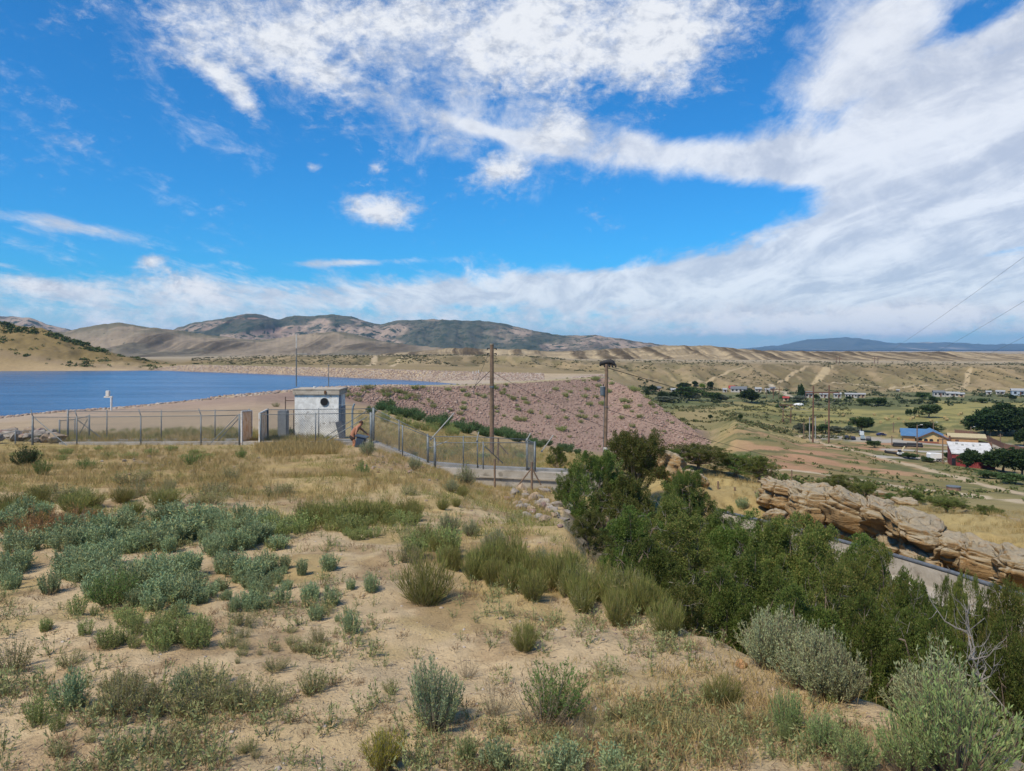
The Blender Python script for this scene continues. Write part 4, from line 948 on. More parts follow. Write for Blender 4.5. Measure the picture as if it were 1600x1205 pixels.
def rock(kind, px, py, wpx, label, group=None, y0=2.5, y1=640, flat=1.0, name='rock', sink=.18, Y=None):
    p = ground(px, Y) if Y else hit(px, py, y0, y1); s = wpx*p.y/FL
    o = link(name, RK[kind][int(RG.integers(5))]); o.location = (p.x, p.y, p.z+s*(.28*flat-sink)); o.rotation_euler = (RG.uniform(-.2, .2), RG.uniform(-.2, .2), RG.uniform(0, 6.28))
    o.scale = (s, s*RG.uniform(.75, 1.1), s*flat*RG.uniform(.8, 1.1))
    return tag(o, label, 'rock', group)
rock('orange', 1160, 1042, 36, 'orange boulder with flat face at the upper right of the bare slope', flat=.9)
rock('tan', 1196, 1042, 16, 'small brown stone leaning on the orange boulder')
rock('tan', 886, 1133, 24, 'rounded pale yellow stone below the bright green bush')
rock('tan', 1038, 1003, 18, 'pale oval stone of a pair below the broom bank'); rock('tan', 1024, 1005, 15, 'smaller stone of the pair below the broom bank')
rock('tan', 1045, 992, 30, 'long sloping stone behind the stone pair', flat=.5)
rock('grey', 1030, 942, 46, 'pale flat slab on the brink behind the broom bank', flat=.6); rock('grey', 1046, 962, 30, 'grey slab below the pale flat one on the brink', flat=.6)
rock('tan', 994, 1028, 20, 'angular tan stone in the middle of the bare slope', flat=.6); rock('tan', 1038, 1052, 22, 'flat tan stone low on the bare slope', flat=.45)
rock('grey', 845, 972, 11, 'small white stone on the sand under the broom bank'); rock('grey', 814, 1128, 9, 'small bright white stone left of the rounded yellow stone')
rock('tan', 1148, 1008, 26, 'flat tan stone beside the silvery sagebrush', flat=.4); rock('tan', 1358, 1092, 60, 'long pale rock slab in the dry grass above the sandy bank', flat=.4)
rock('tan', 1400, 1108, 56, 'second long pale slab beside the first in the dry grass', flat=.35); rock('tan', 1375, 1118, 12, 'pinkish chip below the long pale slabs')
rock('pink', 1085, 1022, 12, 'reddish stone upper left of the orange boulder'); rock('pink', 1075, 1023, 9, 'smaller reddish stone beside the larger one'); rock('pink', 960, 1112, 13, 'brown stone half buried in dry grass', flat=1.2)
rock('tan', 995, 805, 24, 'tan rock poking out of the junipers', Y=17.5); rock('grey', 1048, 836, 34, 'bare pale rock slab among the junipers', Y=27.5, flat=1.2)
rock('grey', 848, 1018, 8, 'grey pebble on the left of the bare slope'); rock('tan', 904, 994, 14, 'pale stone near the lower lip of the broom bank'); rock('tan', 880, 985, 12, 'light stone in front of the broom bank')
for i in range(50):
    a = RG.uniform(0, 1); px = 860+a*330+RG.normal()*18; py = 985+a*38+RG.normal()*22
    rock(('tan', 'tan', 'grey', 'pink')[int(RG.integers(4))], px, py, RG.uniform(4, 12), 'small stone scattered on the bare slope below the broom bank', 'stones on the bare slope', flat=.7)
for i in range(44):   # pile at the end of the wall
    px = 838+RG.normal()*25; py = 792+RG.normal()*13+(px-838)*.12
    rock(('grey', 'tan', 'pink', 'grey')[int(RG.integers(4))], px, py, RG.uniform(12, 28), 'stone of the loose heap below the end of the concrete wall', 'stone heap below the wall', 12, 40)
for q in [(868, 792, 34, 'largest angular slab of the stone heap by the junipers'), (880, 812, 26, 'tilted slab between stone heap and juniper'), (815, 795, 22, 'grey block at the left end of the stone heap')]:
    rock('grey', q[0], q[1], q[2], q[3], y0=12, y1=40, flat=.8)
for i in range(46):
    px = 612+RG.normal()*42; py = 728+RG.normal()*10+(px-600)*.22
    rock(('pink', 'pink', 'tan', 'grey')[int(RG.integers(4))], px, py, RG.uniform(4, 10), 'pinkish stone on the gravelly bank below the sloping kerb', 'pink stones below the kerb', 18, 37.5)
for i in range(46):
    px = 245+RG.normal()*75; py = 716+abs(RG.normal())*14
    rock(('grey', 'pink', 'tan', 'grey')[int(RG.integers(4))], px, py, RG.uniform(4, 11), 'pale stone on the bank below the left fence', 'stones below the left fence', 18, 37.3)
for i in range(40):
    px = RG.uniform(620, 880); py = 800+(px-620)*.24+RG.normal()*26
    rock(('tan', 'grey', 'tan', 'pink')[int(RG.integers(4))], px, py, RG.uniform(4, 12), 'flat stone on the dry slope above the broom bank', 'stones on the dry slope', 9, 36, flat=.6)
for i in range(60):   # riprap left of the fence
    px = RG.uniform(-60, 96); py = 704-RG.uniform(0, 28)*(1-.3*max(px, 0)/96)
    Yr = 38.6+(704-py)/28*7; zz_ = Hp(px, Yr)
    o = rock(('grey', 'grey', 'pink', 'tan')[int(RG.integers(4))], px, py, RG.uniform(17, 32), 'large pale riprap block left of the fenced channel', 'riprap beside the left fence', Y=Yr, name='riprap_block')
    o.location.z = max(Hp(px, Yr)+RG.uniform(0, .25), at(px, py, Yr).z)+.12
for i in range(0):   # along the water's edge
    t = RG.uniform(0, 1); px = -80+t*640; Yk = float(np.interp(px, [0, 200, 400, 530], [110, 120, 140, 170]))+RG.uniform(-.6, 1.6)
    rock(('tan', 'grey', 'pink')[int(RG.integers(3))], px, 0, RG.uniform(5, 13), 'stone on the rocky rim of the lake shore', 'stones along the lake rim', Y=Yk)
for q in [(1140, 700, 'a'),]: pass
# gravel
px_, P_ = scatter(15000, (-100, 1500), (3.9, 18), lambda px, Y, x: (.1+.9*sstep(.5, .62, fbm(x/1.1, Y/1.1, 461)))*hill_left(px, Y), 30); n_ = len(P_)
ico = bmesh.new(); bmesh.ops.create_icosphere(ico, subdivisions=1, radius=.5); ico.verts.ensure_lookup_table()
IV = np.array([v.co[:] for v in ico.verts]); IF = np.array([[v.index for v in f.verts] for f in ico.faces]); ico.free()
def stones(P, size, seed, zs=.6):
    rng = np.random.default_rng(seed); n = len(P); var = []
    for k in range(6):
        V = IV*(1+rng.normal(size=(len(IV), 1))*.16); V = V*np.array([1, .8, zs]); V = np.clip(V, [-.42, -.36, -.3], [.42, .36, .3]); var.append(V)
    out = []
    for k in range(6):
        i = np.arange(k, n, 6)
        out.append(rep(var[k], IF, P[i], rng.uniform(0, 6.28, len(i)), size[i]))
    return join(out)
def stone_mat(name, cols):
    m, t, b = base_mat(name); ri = t.add('ShaderNodeNewGeometry').outputs['Random Per Island']
    cr = t.add('ShaderNodeValToRGB', {0: ri}); e = cr.color_ramp; e.interpolation = 'CONSTANT'
    while len(e.elements) < len(cols): e.elements.new(.5)
    for i, c_ in enumerate(cols): e.elements[i].position = i/len(cols); e.elements[i].color = (*c_, 1)
    geo = t.add('ShaderNodeNewGeometry').outputs['Position']
    pat = t.mix(t.math('MULTIPLY', t.ramp(t.noise(geo, .09, 5, .65), .42, .62), .3), cr.outputs[0], (.40, .30, .23)); pat = t.mix(t.math('MULTIPLY', t.ramp(t.noise(geo, .16, 5, .65), .52, .64), .5), pat, (.17, .12, .10))
    t.l.new(t.mix(t.math('MULTIPLY', t.noise(geo, 7, 4), .5), pat, (.16, .12, .10)), b.inputs['Base Color']); b.inputs['Roughness'].default_value = .9; b.inputs['Specular IOR Level'].default_value = .15
    return m
V_, F_ = stones(P_, np.minimum(.007+rng_.exponential(.011, n_), .07), 3)
tag(link('gravel', mesh_np('gravel', V_, [F_], stone_mat('gravel_stones', [(.38, .30, .22), (.27, .19, .14), (.45, .40, .35), (.20, .15, .12)]))), kind='stuff')

# ------------------------------------------------------------------ riprap that armours the dam
def face_points(n, seed, kA, kB, p0, p1, s0=0.0, s1=1.0):
    rng = np.random.default_rng(seed); px = rng.uniform(p0, p1, n); t = rng.uniform(s0, s1, n)
    KY, KZ = knots(px); Y = KY[kA]+(KY[kB]-KY[kA])*t; x = (px-800)/FL*Y
    return px, t, np.stack([x, Y, H(x, Y)], -1)
px_, t_, P1 = face_points(16500, 41, 9, 10, 528, 1112)
keep = rng_.uniform(0, 1, len(P1)) < (1-.55*sstep(.55, .62, fbm(P1[:, 0]/7, P1[:, 1]/7, 471))); P1 = P1[keep]
V_, F_ = stones(P1+[0, 0, .05], np.minimum(.22+rng_.exponential(.17, len(P1)), 1.1), 5, .7)
RIPM = stone_mat('riprap_stones', [(.35, .225, .18), (.25, .155, .125), (.40, .29, .245), (.18, .115, .09), (.31, .19, .155), (.35, .265, .21), (.29, .195, .165)])
tag(link('rubble', mesh_np('rubble', V_, [F_], RIPM)), kind='stuff')
px_, t_, P2 = face_points(9000, 43, 13, 14, 240, 850, .3, 1.02)
px2, t2, P3 = face_points(5200, 45, 12, 13, 690, 940)
px4, t4, P4 = face_points(3200, 47, 10, 12, -100, 640, .0, .7)
V_, F_ = stones(np.concatenate([P2, P3, P4]), np.concatenate([rng_.uniform(.35, 1.0, len(P2)), rng_.uniform(.5, 1.2, len(P3)), rng_.uniform(.3, .9, len(P4))]), 6, .75)
tag(link('rubble', mesh_np('rubble', V_, [F_], stone_mat('lakeside_stones', [(.34, .25, .20), (.42, .35, .29), (.27, .195, .155), (.19, .14, .115), (.38, .29, .235), (.45, .40, .35)]))), kind='stuff')

# ------------------------------------------------------------------ sandstone outcrop
def sand_mat():
    m, t, b = base_mat('layered_sandstone')
    g = t.add('ShaderNodeNewGeometry'); pos = g.outputs['Position']
    lay = t.add('ShaderNodeMapping', {'Vector': pos, 'Rotation': (R(6), R(-16), 0), 'Scale': (.35, .35, 5.0)}).outputs[0]
    n1 = t.noise(lay, 1.0, 6, .65); n2 = t.noise(pos, 1.1, 6, .6); n3 = t.noise(pos, 5.5, 8, .72)
    col = t.mix(t.ramp(n2, .40, .60), (.295, .215, .12), (.335, .265, .165))
    col = t.mix(t.math('MULTIPLY', t.ramp(n1, .50, .62), .6), col, (.18, .12, .065))
    col = t.mix(t.math('MULTIPLY', t.ramp(t.noise(pos, 1.7, 6, .65), .54, .62), .55), col, (.35, .185, .065))
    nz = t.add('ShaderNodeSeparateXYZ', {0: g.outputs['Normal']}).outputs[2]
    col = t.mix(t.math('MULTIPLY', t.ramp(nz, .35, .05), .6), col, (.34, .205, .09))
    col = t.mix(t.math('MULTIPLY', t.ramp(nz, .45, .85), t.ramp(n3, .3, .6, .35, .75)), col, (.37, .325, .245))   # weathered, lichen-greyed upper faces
    col = t.mix(t.math('MULTIPLY', t.ramp(n3, .60, .70), .5), col, (.17, .13, .09))
    t.l.new(col, b.inputs['Base Color']); b.inputs['Roughness'].default_value = .95; b.inputs['Specular IOR Level'].default_value = .1
    h = t.math('ADD', t.math('MULTIPLY', n1, .9), t.math('MULTIPLY', n3, .5))
    t.l.new(t.add('ShaderNodeBump', {'Height': h, 'Strength': 1.0, 'Distance': .22}).outputs[0], b.inputs['Normal'])
    return m
SANDST = sand_mat()
def block(name, seed, c, a, b_, h, parent=None, rz=0.0, dip=0.0, e=.34, nu=130, nv=80, rough=1.0):
    """weathered block of layered stone: centre c, half sizes a (along), b (deep), h (up)"""
    u = np.linspace(-math.pi, math.pi, nu, endpoint=False); v = np.linspace(-math.pi/2, math.pi/2, nv)
    U, V = np.meshgrid(u, v); f = lambda s, p: np.sign(s)*np.abs(s)**p
    X = f(np.cos(V), e)*f(np.cos(U), e); Y = f(np.cos(V), e)*f(np.sin(U), e); Z = f(np.sin(V), e)
    N = norm(np.stack([X*np.abs(X), Y*np.abs(Y), Z*np.abs(Z)*.7], -1)+1e-6)
    Px, Py, Pz = X*a, Y*b_, Z*h
    rc = np.random.default_rng(seed*7+1)          # joints: flat faces cut off the block
    for q in range(18):
        nv_ = np.array([rc.normal(), rc.normal()-.4, rc.normal()*.45+(.9 if q % 5 == 0 else 0)]); nv_ /= np.linalg.norm(nv_)
        sup = (abs(nv_[0])*a+abs(nv_[1])*b_+abs(nv_[2])*h)*rc.uniform(.58, .86)
        ex = np.maximum(Px*nv_[0]+Py*nv_[1]+Pz*nv_[2]-sup, 0)*.93
        Px, Py, Pz = Px-nv_[0]*ex, Py-nv_[1]*ex, Pz-nv_[2]*ex
    big = (fbm(Px/1.1+seed*3.7, Pz/1.0+Py*.7, seed, 4)-.5)*.85+(fbm(Py/.9+seed, Px*.6+Pz*.5, seed+9, 3)-.5)*.5
    s = (Pz+math.tan(dip)*0+fbm(Px/1.5, Py/1.5, seed+3, 3)*.35)*3.6
    k = np.floor(s); fr = s-k
    led = (vn(k*1.7+.5, k*0+seed+.5, seed+5)-.5)*.62*(1-.25*np.exp(-((fr-.5)/.3)**2)) - .13*np.exp(-(np.minimum(fr, 1-fr)/.09)**2)
    crack = -.42*np.exp(-(np.abs(fbm(Px/1.3+3, Py/1.3+Pz*.12, seed+11, 3)-.5)/.022)**2)-.2*np.exp(-(np.abs(fbm(Px/.8+9, Py/.8+Pz*.3, seed+31, 2)-.5)/.02)**2)
    top = np.clip(Z, 0, 1)**6
    d = (big*(1-.5*top)+led*(1-top)+crack)*min(h, 1.0)*rough + (fbm(Px*3, Pz*5+Py*3, seed+15, 4)-.5)*.30
    P = np.stack([Px, Py, Pz], -1)+N*d[..., None]
    P[..., 1] = np.where(P[..., 1] < 0, P[..., 1]*(1-.5*np.clip(-Z-.05, 0, 1)), P[..., 1])   # undercut foot
    P[..., 2] += P[..., 0]*math.tan(dip)
    c_, s_ = math.cos(rz), math.sin(rz)
    Q = np.stack([P[..., 0]*c_-P[..., 1]*s_, P[..., 0]*s_+P[..., 1]*c_, P[..., 2]], -1)
    i = np.arange(nu*nv).reshape(nv, nu); j = np.roll(i, -1, 1)
    F = np.stack([i[:-1], j[:-1], j[1:], i[1:]], -1).reshape(-1, 4)
    o = link(name, mesh_np(name, Q.reshape(-1, 3), [F], SANDST, smooth=True), parent)
    o.location = c
    return o
outc = empty('sandstone_outcrop', (0, 0, 0)); o0 = at(1400, 860, 29); outc.location = o0
def oblock(px0, px1, pt, pb, Y, seed, dep=1.6, rz=-.5, dip=-.1, e=.42, **kw):
    c = at((px0+px1)/2, (pt+pb)/2, Y+dep*.6); a = (px1-px0)/2*Y/FL*1.12; h = (pb-pt)/2*Y/FL*1.05
    return block('rock_block', seed, c-o0, a, dep, h, outc, rz, dip, e, **kw)
oblock(1192, 1252, 752, 800, 36, 3, 1.6, -.3, -.12, .6)
oblock(1240, 1306, 760, 846, 33.5, 5, 1.7, -.3, -.06)
oblock(1292, 1366, 770, 845, 32.5, 8, 1.8, -.4, -.22)
oblock(1340, 1378, 834, 868, 31.6, 9, 1.0, -.4, -.2)
oblock(1352, 1404, 788, 828, 30.6, 12, 1.9, -.45, -.28)
oblock(1392, 1470, 808, 850, 28.8, 14, 2.0, -.5, -.30)
oblock(1376, 1412, 842, 874, 30.2, 17, .8, -.5, -.2)
oblock(1398, 1480, 860, 896, 28.6, 19, .9, -.55, -.22, .55)
oblock(1460, 1512, 838, 884, 28, 21, 1.3, -.5, -.10)
oblock(1486, 1580, 848, 908, 27, 23, 1.7, -.5, -.22)
oblock(1550, 1660, 866, 934, 25, 26, 2.0, -.5, -.2)
oblock(1640, 1800, 890, 990, 22.5, 29, 2.0, -.5, -.2)
tag(outc, 'long layered tan sandstone outcrop with dark undercuts above the concrete channel', 'rock outcrop')
def boulder(px, pyt, pyb, wpx, Y, seed, label, dip=-.1, e=.7):
    o = block('boulder', seed, at(px, (pyt+pyb)/2, Y), wpx/2*Y/FL, wpx/2.4*Y/FL, (pyb-pyt)/2*Y/FL*1.1, None, RG.uniform(-.5, .5), dip, e, 60, 36, .8)
    return tag(o, label, 'boulder')
boulder(1048, 708, 752, 50, 40, 41, 'pale tan boulder standing up between the junipers', -.3)
boulder(1085, 738, 760, 44, 39.5, 43, 'lower flank boulder right of the pale tan boulder', -.35)
boulder(1415, 780, 796, 46, 58, 45, 'flat grey boulder in the grass behind the sandstone outcrop', -.1)
boulder(1360, 766, 780, 60, 62, 46, 'long low pale ledge in the grass beyond the outcrop', -.15)
boulder(1512, 800, 815, 26, 50, 47, 'small rounded boulder between two dark shrubs', 0)
boulder(1570, 812, 842, 54, 44, 48, 'rounded pale boulder at the right beyond the outcrop', -.1)
boulder(1600, 830, 850, 44, 42, 49, 'second pale boulder at the right edge beyond the outcrop', -.1)
boulder(1210, 798, 822, 34, 33.5, 50, 'tan boulder beside the blue sagebrush left of the outcrop', .2)
for px, py, hp, lab in [(1250, 822, 34, 'blue grey sagebrush at the left foot of the outcrop'), (1212, 795, 22, 'rounded sagebrush above the tan boulder'), (1190, 782, 16, 'small sagebrush on the yellow slope left of the outcrop'), (1232, 800, 24, 'sagebrush leaning on the left sandstone block'), (1160, 795, 18, 'low sagebrush in dry grass right of the junipers')]:
    plant('sage' if hp > 20 else 'saltbush', px, py, hp, lab, y0=30, y1=45)

# ================================================================== concrete channel
CONC = M('old_concrete', (.38, .345, .295), (.29, .26, .215), 1.6, .9, .35, 12, c3=(.21, .185, .15), s3=2.2)
CONCD = M('grey_concrete_top', (.27, .275, .275), (.21, .215, .22), 2, .85, .2, 14)
GALV = M('galvanized_steel', (.17, .19, .20), (.115, .13, .14), 8, .55, 0, metal=.35)
GALVP = M('pale_pipe', (.36, .36, .34), (.27, .27, .26), 8, .6, 0, metal=.2)
DARKPIPE = M('dark_grey_pipe', (.11, .125, .15), (.075, .085, .10), 6, .6)
def wall_path(name, pts, th, depth, m, parent=None, side=1):
    """vertical wall whose visible top edge follows pts; thickness goes away from the viewer"""
    bm = bmesh.new(); pts = [Vector(p) for p in pts]; rows = []
    for i, p in enumerate(pts):
        d = pts[min(i+1, len(pts)-1)]-pts[max(i-1, 0)]; n = Vector((-d.y, d.x, 0)).normalized()*side
        dp = depth[i] if isinstance(depth, (list, tuple)) else depth
        rows.append([bm.verts.new(q) for q in (p, p+n*th, p+n*th-Vector((0, 0, dp)), p-Vector((0, 0, dp)))])
    for a, b in zip(rows[:-1], rows[1:]):
        for k in range(4): bm.faces.new((a[k], b[k], b[(k+1) % 4], a[(k+1) % 4]))
    bm.faces.new(rows[0]); bm.faces.new(rows[-1][::-1])
    bmesh.ops.subdivide_edges(bm, edges=[e for e in bm.edges if e.calc_length() > 2], cuts=6, use_grid_fill=True)
    return obj(name, bm, m, parent)
ch = empty('concrete_channel', at(500, 695, 38)); o0 = ch.location.copy()
rel = lambda L: [Vector(p)-o0 for p in L]
wall_path('front_wall', rel([at(92, 691.5, 38), at(240, 691, 38), at(412, 690, 38), at(580, 691, 38)]), .3, .9, CONC, ch)
wall_path('front_wall', rel([at(580, 690, 37.98), at(640, 715, 37.2), at(676, 729, 36.6)]), .3, 1.0, CONC, ch)
wall_path('front_wall', rel([at(676, 730.5, 36.58), at(760, 734, 36.3), at(884, 740, 36.0), at(960, 752, 35.8)]), .35, 1.5, CONC, ch)
wall_path('back_wall', rel([at(104, 688, 41), at(330, 686, 41), at(580, 687.5, 41), at(668, 722, 39.8), at(760, 729, 39.6), at(885, 734, 39.2), at(960, 745, 39)]), .35, 1.2, CONCD, ch)
wall_path('ledge', rel([at(690, 741.5, 36.45), at(884, 748.5, 35.9)]), -.05, .07, CONC, ch)
lowp = [at(1120, 800, 34.8), at(1165, 811, 33.6), at(1230, 826, 31.6), at(1300, 845, 29.5), at(1390, 869, 27), at(1490, 899, 24.6), at(1600, 935, 22.3), at(1720, 975, 20.4)]
wall_path('lower_wall', rel(lowp), .35, .75, CONC, ch)
bm = bmesh.new(); add_tube(bm, [p-o0+Vector((0, .12, .07)) for p in lowp], .07, 8); obj('pipe_rail', bm, DARKPIPE, ch, True)
bm = bmesh.new(); fl = []
for p in lowp: fl.append((bm.verts.new(p-o0+Vector((0.05, .1, -.62))), bm.verts.new(p-o0+Vector((-.8, -1.25, -.70)))))
for a, b in zip(fl[:-1], fl[1:]): bm.faces.new((a[0], b[0], b[1], a[1]))
obj('floor', bm, CONC, ch)
tag(ch, 'pale concrete spillway channel running from the fenced hut down past the sandstone', 'channel')

# ================================================================== chain link fences
CHAINM = M('chain_link_wire', (.20, .215, .22), (.15, .165, .17), 8, .5, 0, metal=.4)
def chain_mesh(q, parent, pitch=.09, r=.0036):
    """diagonal wires between consecutive posts; q = list of (base, top) points"""
    A, B = [], []
    for (b0, t0), (b1, t1) in zip(q[:-1], q[1:]):
        b0, t0, b1, t1 = (np.array(v[:]) for v in (b0, t0, b1, t1)); Lh = np.linalg.norm(b1-b0); Hh = np.linalg.norm(t0-b0)
        P = lambda s, z: (b0+(b1-b0)*s/Lh)*(1-z/Hh)+(t0+(t1-t0)*s/Lh)*(z/Hh)
        for s in np.arange(-Hh, Lh, pitch*1.414):
            for sg in (1, -1):
                z0, z1 = 0.0, Hh; a, c = s, s+Hh
                if a < 0: z0 = -a; a = 0
                if c > Lh: z1 = Hh-(c-Lh); c = Lh
                if z1 <= z0: continue
                if sg == 1: A.append(P(a, z0)); B.append(P(c, z1))
                else: A.append(P(Lh-a, z0)); B.append(P(Lh-c, z1))
    V, F = tubes(np.array(A), np.array(B), r, r, 3)
    return link('wire_mesh', mesh_np('wire_mesh', V, [F], CHAINM), parent)
def fence(label, posts, arms=(), braces=(), mesh=True, r=.032, arm=(-.16, .1, .30)):
    """posts: (px, top row, base row, Y)"""
    o = empty('chain_link_fence', at(posts[0][0], posts[0][2], posts[0][3])); c = o.location.copy(); q = []
    for i, (px, pt, pb, Y) in enumerate(posts):
        b, t = at(px, pb, Y)-c, at(px, pt, Y)-c; q.append((b+Vector((0, 0, .08)), t-Vector((0, 0, .06))))
        big = 1.5 if i in (0, len(posts)-1) else 1.0
        bm = bmesh.new(); add_tube(bm, [b-Vector((0, 0, .3)), t], r*big, 8)
        if i in arms: add_tube(bm, [t-Vector((0, 0, .03)), t+Vector(arm)], r*.8, 6)
        obj('post', bm, GALV, o, True)
    bm = bmesh.new(); add_tube(bm, [t for _, t in q], r*.62, 6); obj('top_rail', bm, GALV, o, True)
    for (xa, ya, Ya, xb, yb, Yb) in braces: tube_obj('brace', [at(xa, ya, Ya)-c, at(xb, yb, Yb)-c], r*.72, GALV, o, 6)
    if len(arms) > 1:
        bm = bmesh.new(); ts = [at(*[posts[i][k] for k in (0, 1, 3)])-c for i in arms]
        for f in (.45, .95): add_tube(bm, [t+Vector(arm)*f for t in ts], .006, 4)
        obj('barbed_wire', bm, GALV, o)
    if mesh: chain_mesh(q, o)
    return tag(o, label, 'fence', 'chain link fences around the channel')
fence('front chain link fence left of the footbridge with slanted wire arms', [(51, 650, 699, 38), (120, 650, 698, 38), (220, 649, 698, 38), (314, 648, 697, 38), (374, 647, 697, 38)], (0, 1, 2, 3), [(54, 653, 37.96, 111, 702, 37.5), (325, 697, 37.7, 372, 649, 37.95), (338, 692, 38.2, 374, 653, 38.0)])
fence('rear chain link fence left of the footbridge beyond the channel', [(106, 641, 691, 41), (167, 641, 690, 41), (252, 641, 690, 41), (336, 640, 689, 41), (389, 639, 689, 41)], (), [(118, 654, 41, 166, 690, 41.3)])
fence('low chain link fence beside the stone riprap at the far left', [(-40, 686, 712, 37.2), (24, 672, 703, 38), (50.5, 671.5, 700, 38.15)], r=.03)
fence('small chain link gate panel standing askew behind the rear left fence', [(93, 656, 690, 43), (117, 654, 689, 44.5), (139.5, 648, 685, 44)], (), [(122, 682, 44.3, 137, 655, 44.1)], r=.03)
fence('front chain link fence between the footbridge and the corner by the man', [(407, 646, 697, 38), (493, 645, 696, 37.9), (579, 644, 697, 37.9)], (), [(505, 692, 37.6, 574, 651, 37.85)])
fence('rear chain link fence running across in front of the white hut', [(418.5, 638.5, 687, 41), (498, 638, 687, 40.9), (583, 637, 688, 40.9)], (), [(503, 686, 40.9, 573, 642, 40.9)])
fence('sloping front chain link fence going down from the corner by the man', [(580, 645, 697, 37.85), (629, 664, 713, 37.2), (679, 684, 730, 36.6)])
fence('sloping rear chain link fence going down from the corner by the man', [(584, 637.5, 688, 40.85), (623.5, 656, 705, 40.3), (668, 678, 722, 39.8)])
fence('front chain link fence on the concrete wall at the lower right', [(680, 690, 731, 36.6), (755, 690, 740, 36.4), (835.5, 690, 738, 36.2)], (), [(757, 697, 36.8, 786, 724, 38)])
fence('rear chain link fence of the lower right channel', [(669, 680, 723, 39.8), (724, 681, 727, 39.7), (746, 681, 729, 39.6), (823, 685, 732, 39.4)], ())
fence('short end panel closing the lower right channel fences', [(824, 685.5, 733, 39.3), (836, 690.5, 738, 36.3)], (), r=.03)
# tall slanted wire arms
def leaning(px0, py0, px1, py1, Y, label, m=GALVP, r=.03):
    a, b = at(px0, py0, Y), at(px1, py1, Y); o = empty('slanted_pipe', a)
    tube_obj('pipe', [Vector((0, 0, 0)), b-a], r, m, o); tube_obj('clamp', [(b-a)*.03-Vector((0, 0, .05)), (b-a)*.03+Vector((0, 0, .05))], r*1.7, GALV, o)
    return tag(o, label, 'pipe')
leaning(672, 688, 709, 646, 38.5, 'long slanted pipe arm sticking up from the fence corner at the lower right')
leaning(822, 690, 829, 677, 39.3, 'short slanted pipe arm on the end post of the lower right fence')
leaning(846, 706, 864.5, 680, 42, 'slanted grey pipe standing alone beyond the end of the fence')
leaning(745, 690, 748, 675, 39.6, 'tiny slanted pipe arm on the rear fence near the tall pole')
leaning(671, 700, 700, 689, 40.5, 'pale pipe lying obliquely behind the rear fence', r=.02)

# ------------------------------------------------------------------ footbridge with rusty side panels
WHITEM = M('white_paint_metal', (.62, .61, .58), (.50, .48, .44), 6, .6, c3=(.36, .22, .12), s3=5)
RUST = M('rusty_sheet', (.46, .30, .18), (.58, .47, .36), 2.2, .85, .1, c3=(.30, .15, .08), s3=5)
WOODG = M('weathered_boards', (.33, .31, .28), (.24, .22, .195), 5, .9, .3)
fb = empty('footbridge', at(392, 697, 38)); c = fb.location.copy()
def side_panel(x0, yt0, yb0, Y0, x1, yt1, yb1, Y1):
    p = [at(x0, yb0, Y0)-c, at(x0, yt0, Y0)-c, at(x1, yt1, Y1)-c, at(x1, yb1, Y1)-c]
    bm = bmesh.new(); n = 7
    for k in range(n):
        f0, f1 = k/n+.012, (k+1)/n-.012
        b0, b1, t0, t1 = (p[0].lerp(p[3], f0), p[0].lerp(p[3], f1), p[1].lerp(p[2], f0), p[1].lerp(p[2], f1))
        nx = Vector((.015, 0, 0)); vs = [bm.verts.new(v) for v in (b0-nx, b1-nx, t1-nx, t0-nx, b0+nx, b1+nx, t1+nx, t0+nx)]
        for f in ((0, 1, 2, 3), (7, 6, 5, 4), (0, 4, 5, 1), (1, 5, 6, 2), (2, 6, 7, 3), (3, 7, 4, 0)): bm.faces.new([vs[i] for i in f])
    s = obj('side_panel', bm, RUST, fb)
    bm = bmesh.new(); add_tube(bm, [p[0]-Vector((0, 0, .1)), p[1], p[2], p[3]], .05, 6); obj('frame', bm, WHITEM, s)
side_panel(377.5, 643, 698, 38, 393, 642, 689, 41.2)
side_panel(405.5, 646, 698, 38, 417.5, 640, 688, 41.2)
bm = bmesh.new()
for k in range(12):
    f = k/11; a = at(378+14*f, 697.5-9*f, 38+3.1*f)-c; b = at(405.5+11*f, 697.5-9*f, 38+3.1*f)-c
    add_box(bm, (a+b)/2, ((b-a).length, .25, .06))
obj('deck', bm, WOODG, fb)
tag(fb, 'small footbridge with white framed rusty side panels crossing the channel', 'footbridge')

# ------------------------------------------------------------------ gauge hut
WHITEW = M('flaking_white_paint', (.72, .715, .68), (.55, .54, .505), 3.2, .85, .35, 9, c3=(.27, .25, .22), s3=2.6)
ROOFC = M('stained_roof_slab', (.44, .39, .32), (.34, .29, .23), 2.5, .9, .25, c3=(.14, .10, .08), s3=1.6)
BLACK = M('black_opening', (.012, .012, .013), rough=.8)
hut = empty('gauge_hut', at(494, 688, 44)); c = hut.location.copy()
hw = (529-460.5)/2*44/FL; hx = at(494.7, 0, 44).x-c.x; zt = at(0, 617, 44).z-c.z; dep = 1.75
bm = bmesh.new(); add_box(bm, (hx, dep/2, zt/2-.2), (hw*2, dep, zt+.4)); bmesh.ops.subdivide_edges(bm, edges=bm.edges[:], cuts=8, use_grid_fill=True); obj('wall', bm, WHITEW, hut)
zr = at(0, 606, 44).z-c.z
bm = bmesh.new(); add_box(bm, (hx, dep/2, zt+.14), (hw*2+.18, dep+.2, .28), bev=.02); roof = obj('roof', bm, ROOFC, hut)
bm = bmesh.new(); add_box(bm, (hx, dep/2+.05, zt+.32), (hw*2+.3, dep+.32, .07), bev=.015); obj('roof_slab', bm, ROOFC, roof)
bm = bmesh.new(); add_tube(bm, [(hx-.35, dep/2, zt+.36), (hx-.35, dep/2, zt+.45)], .09, 10); obj('roof_vent', bm, WHITEM, roof)
vx, vz = at(507, 628, 44).x-c.x, at(507, 628, 44).z-c.z
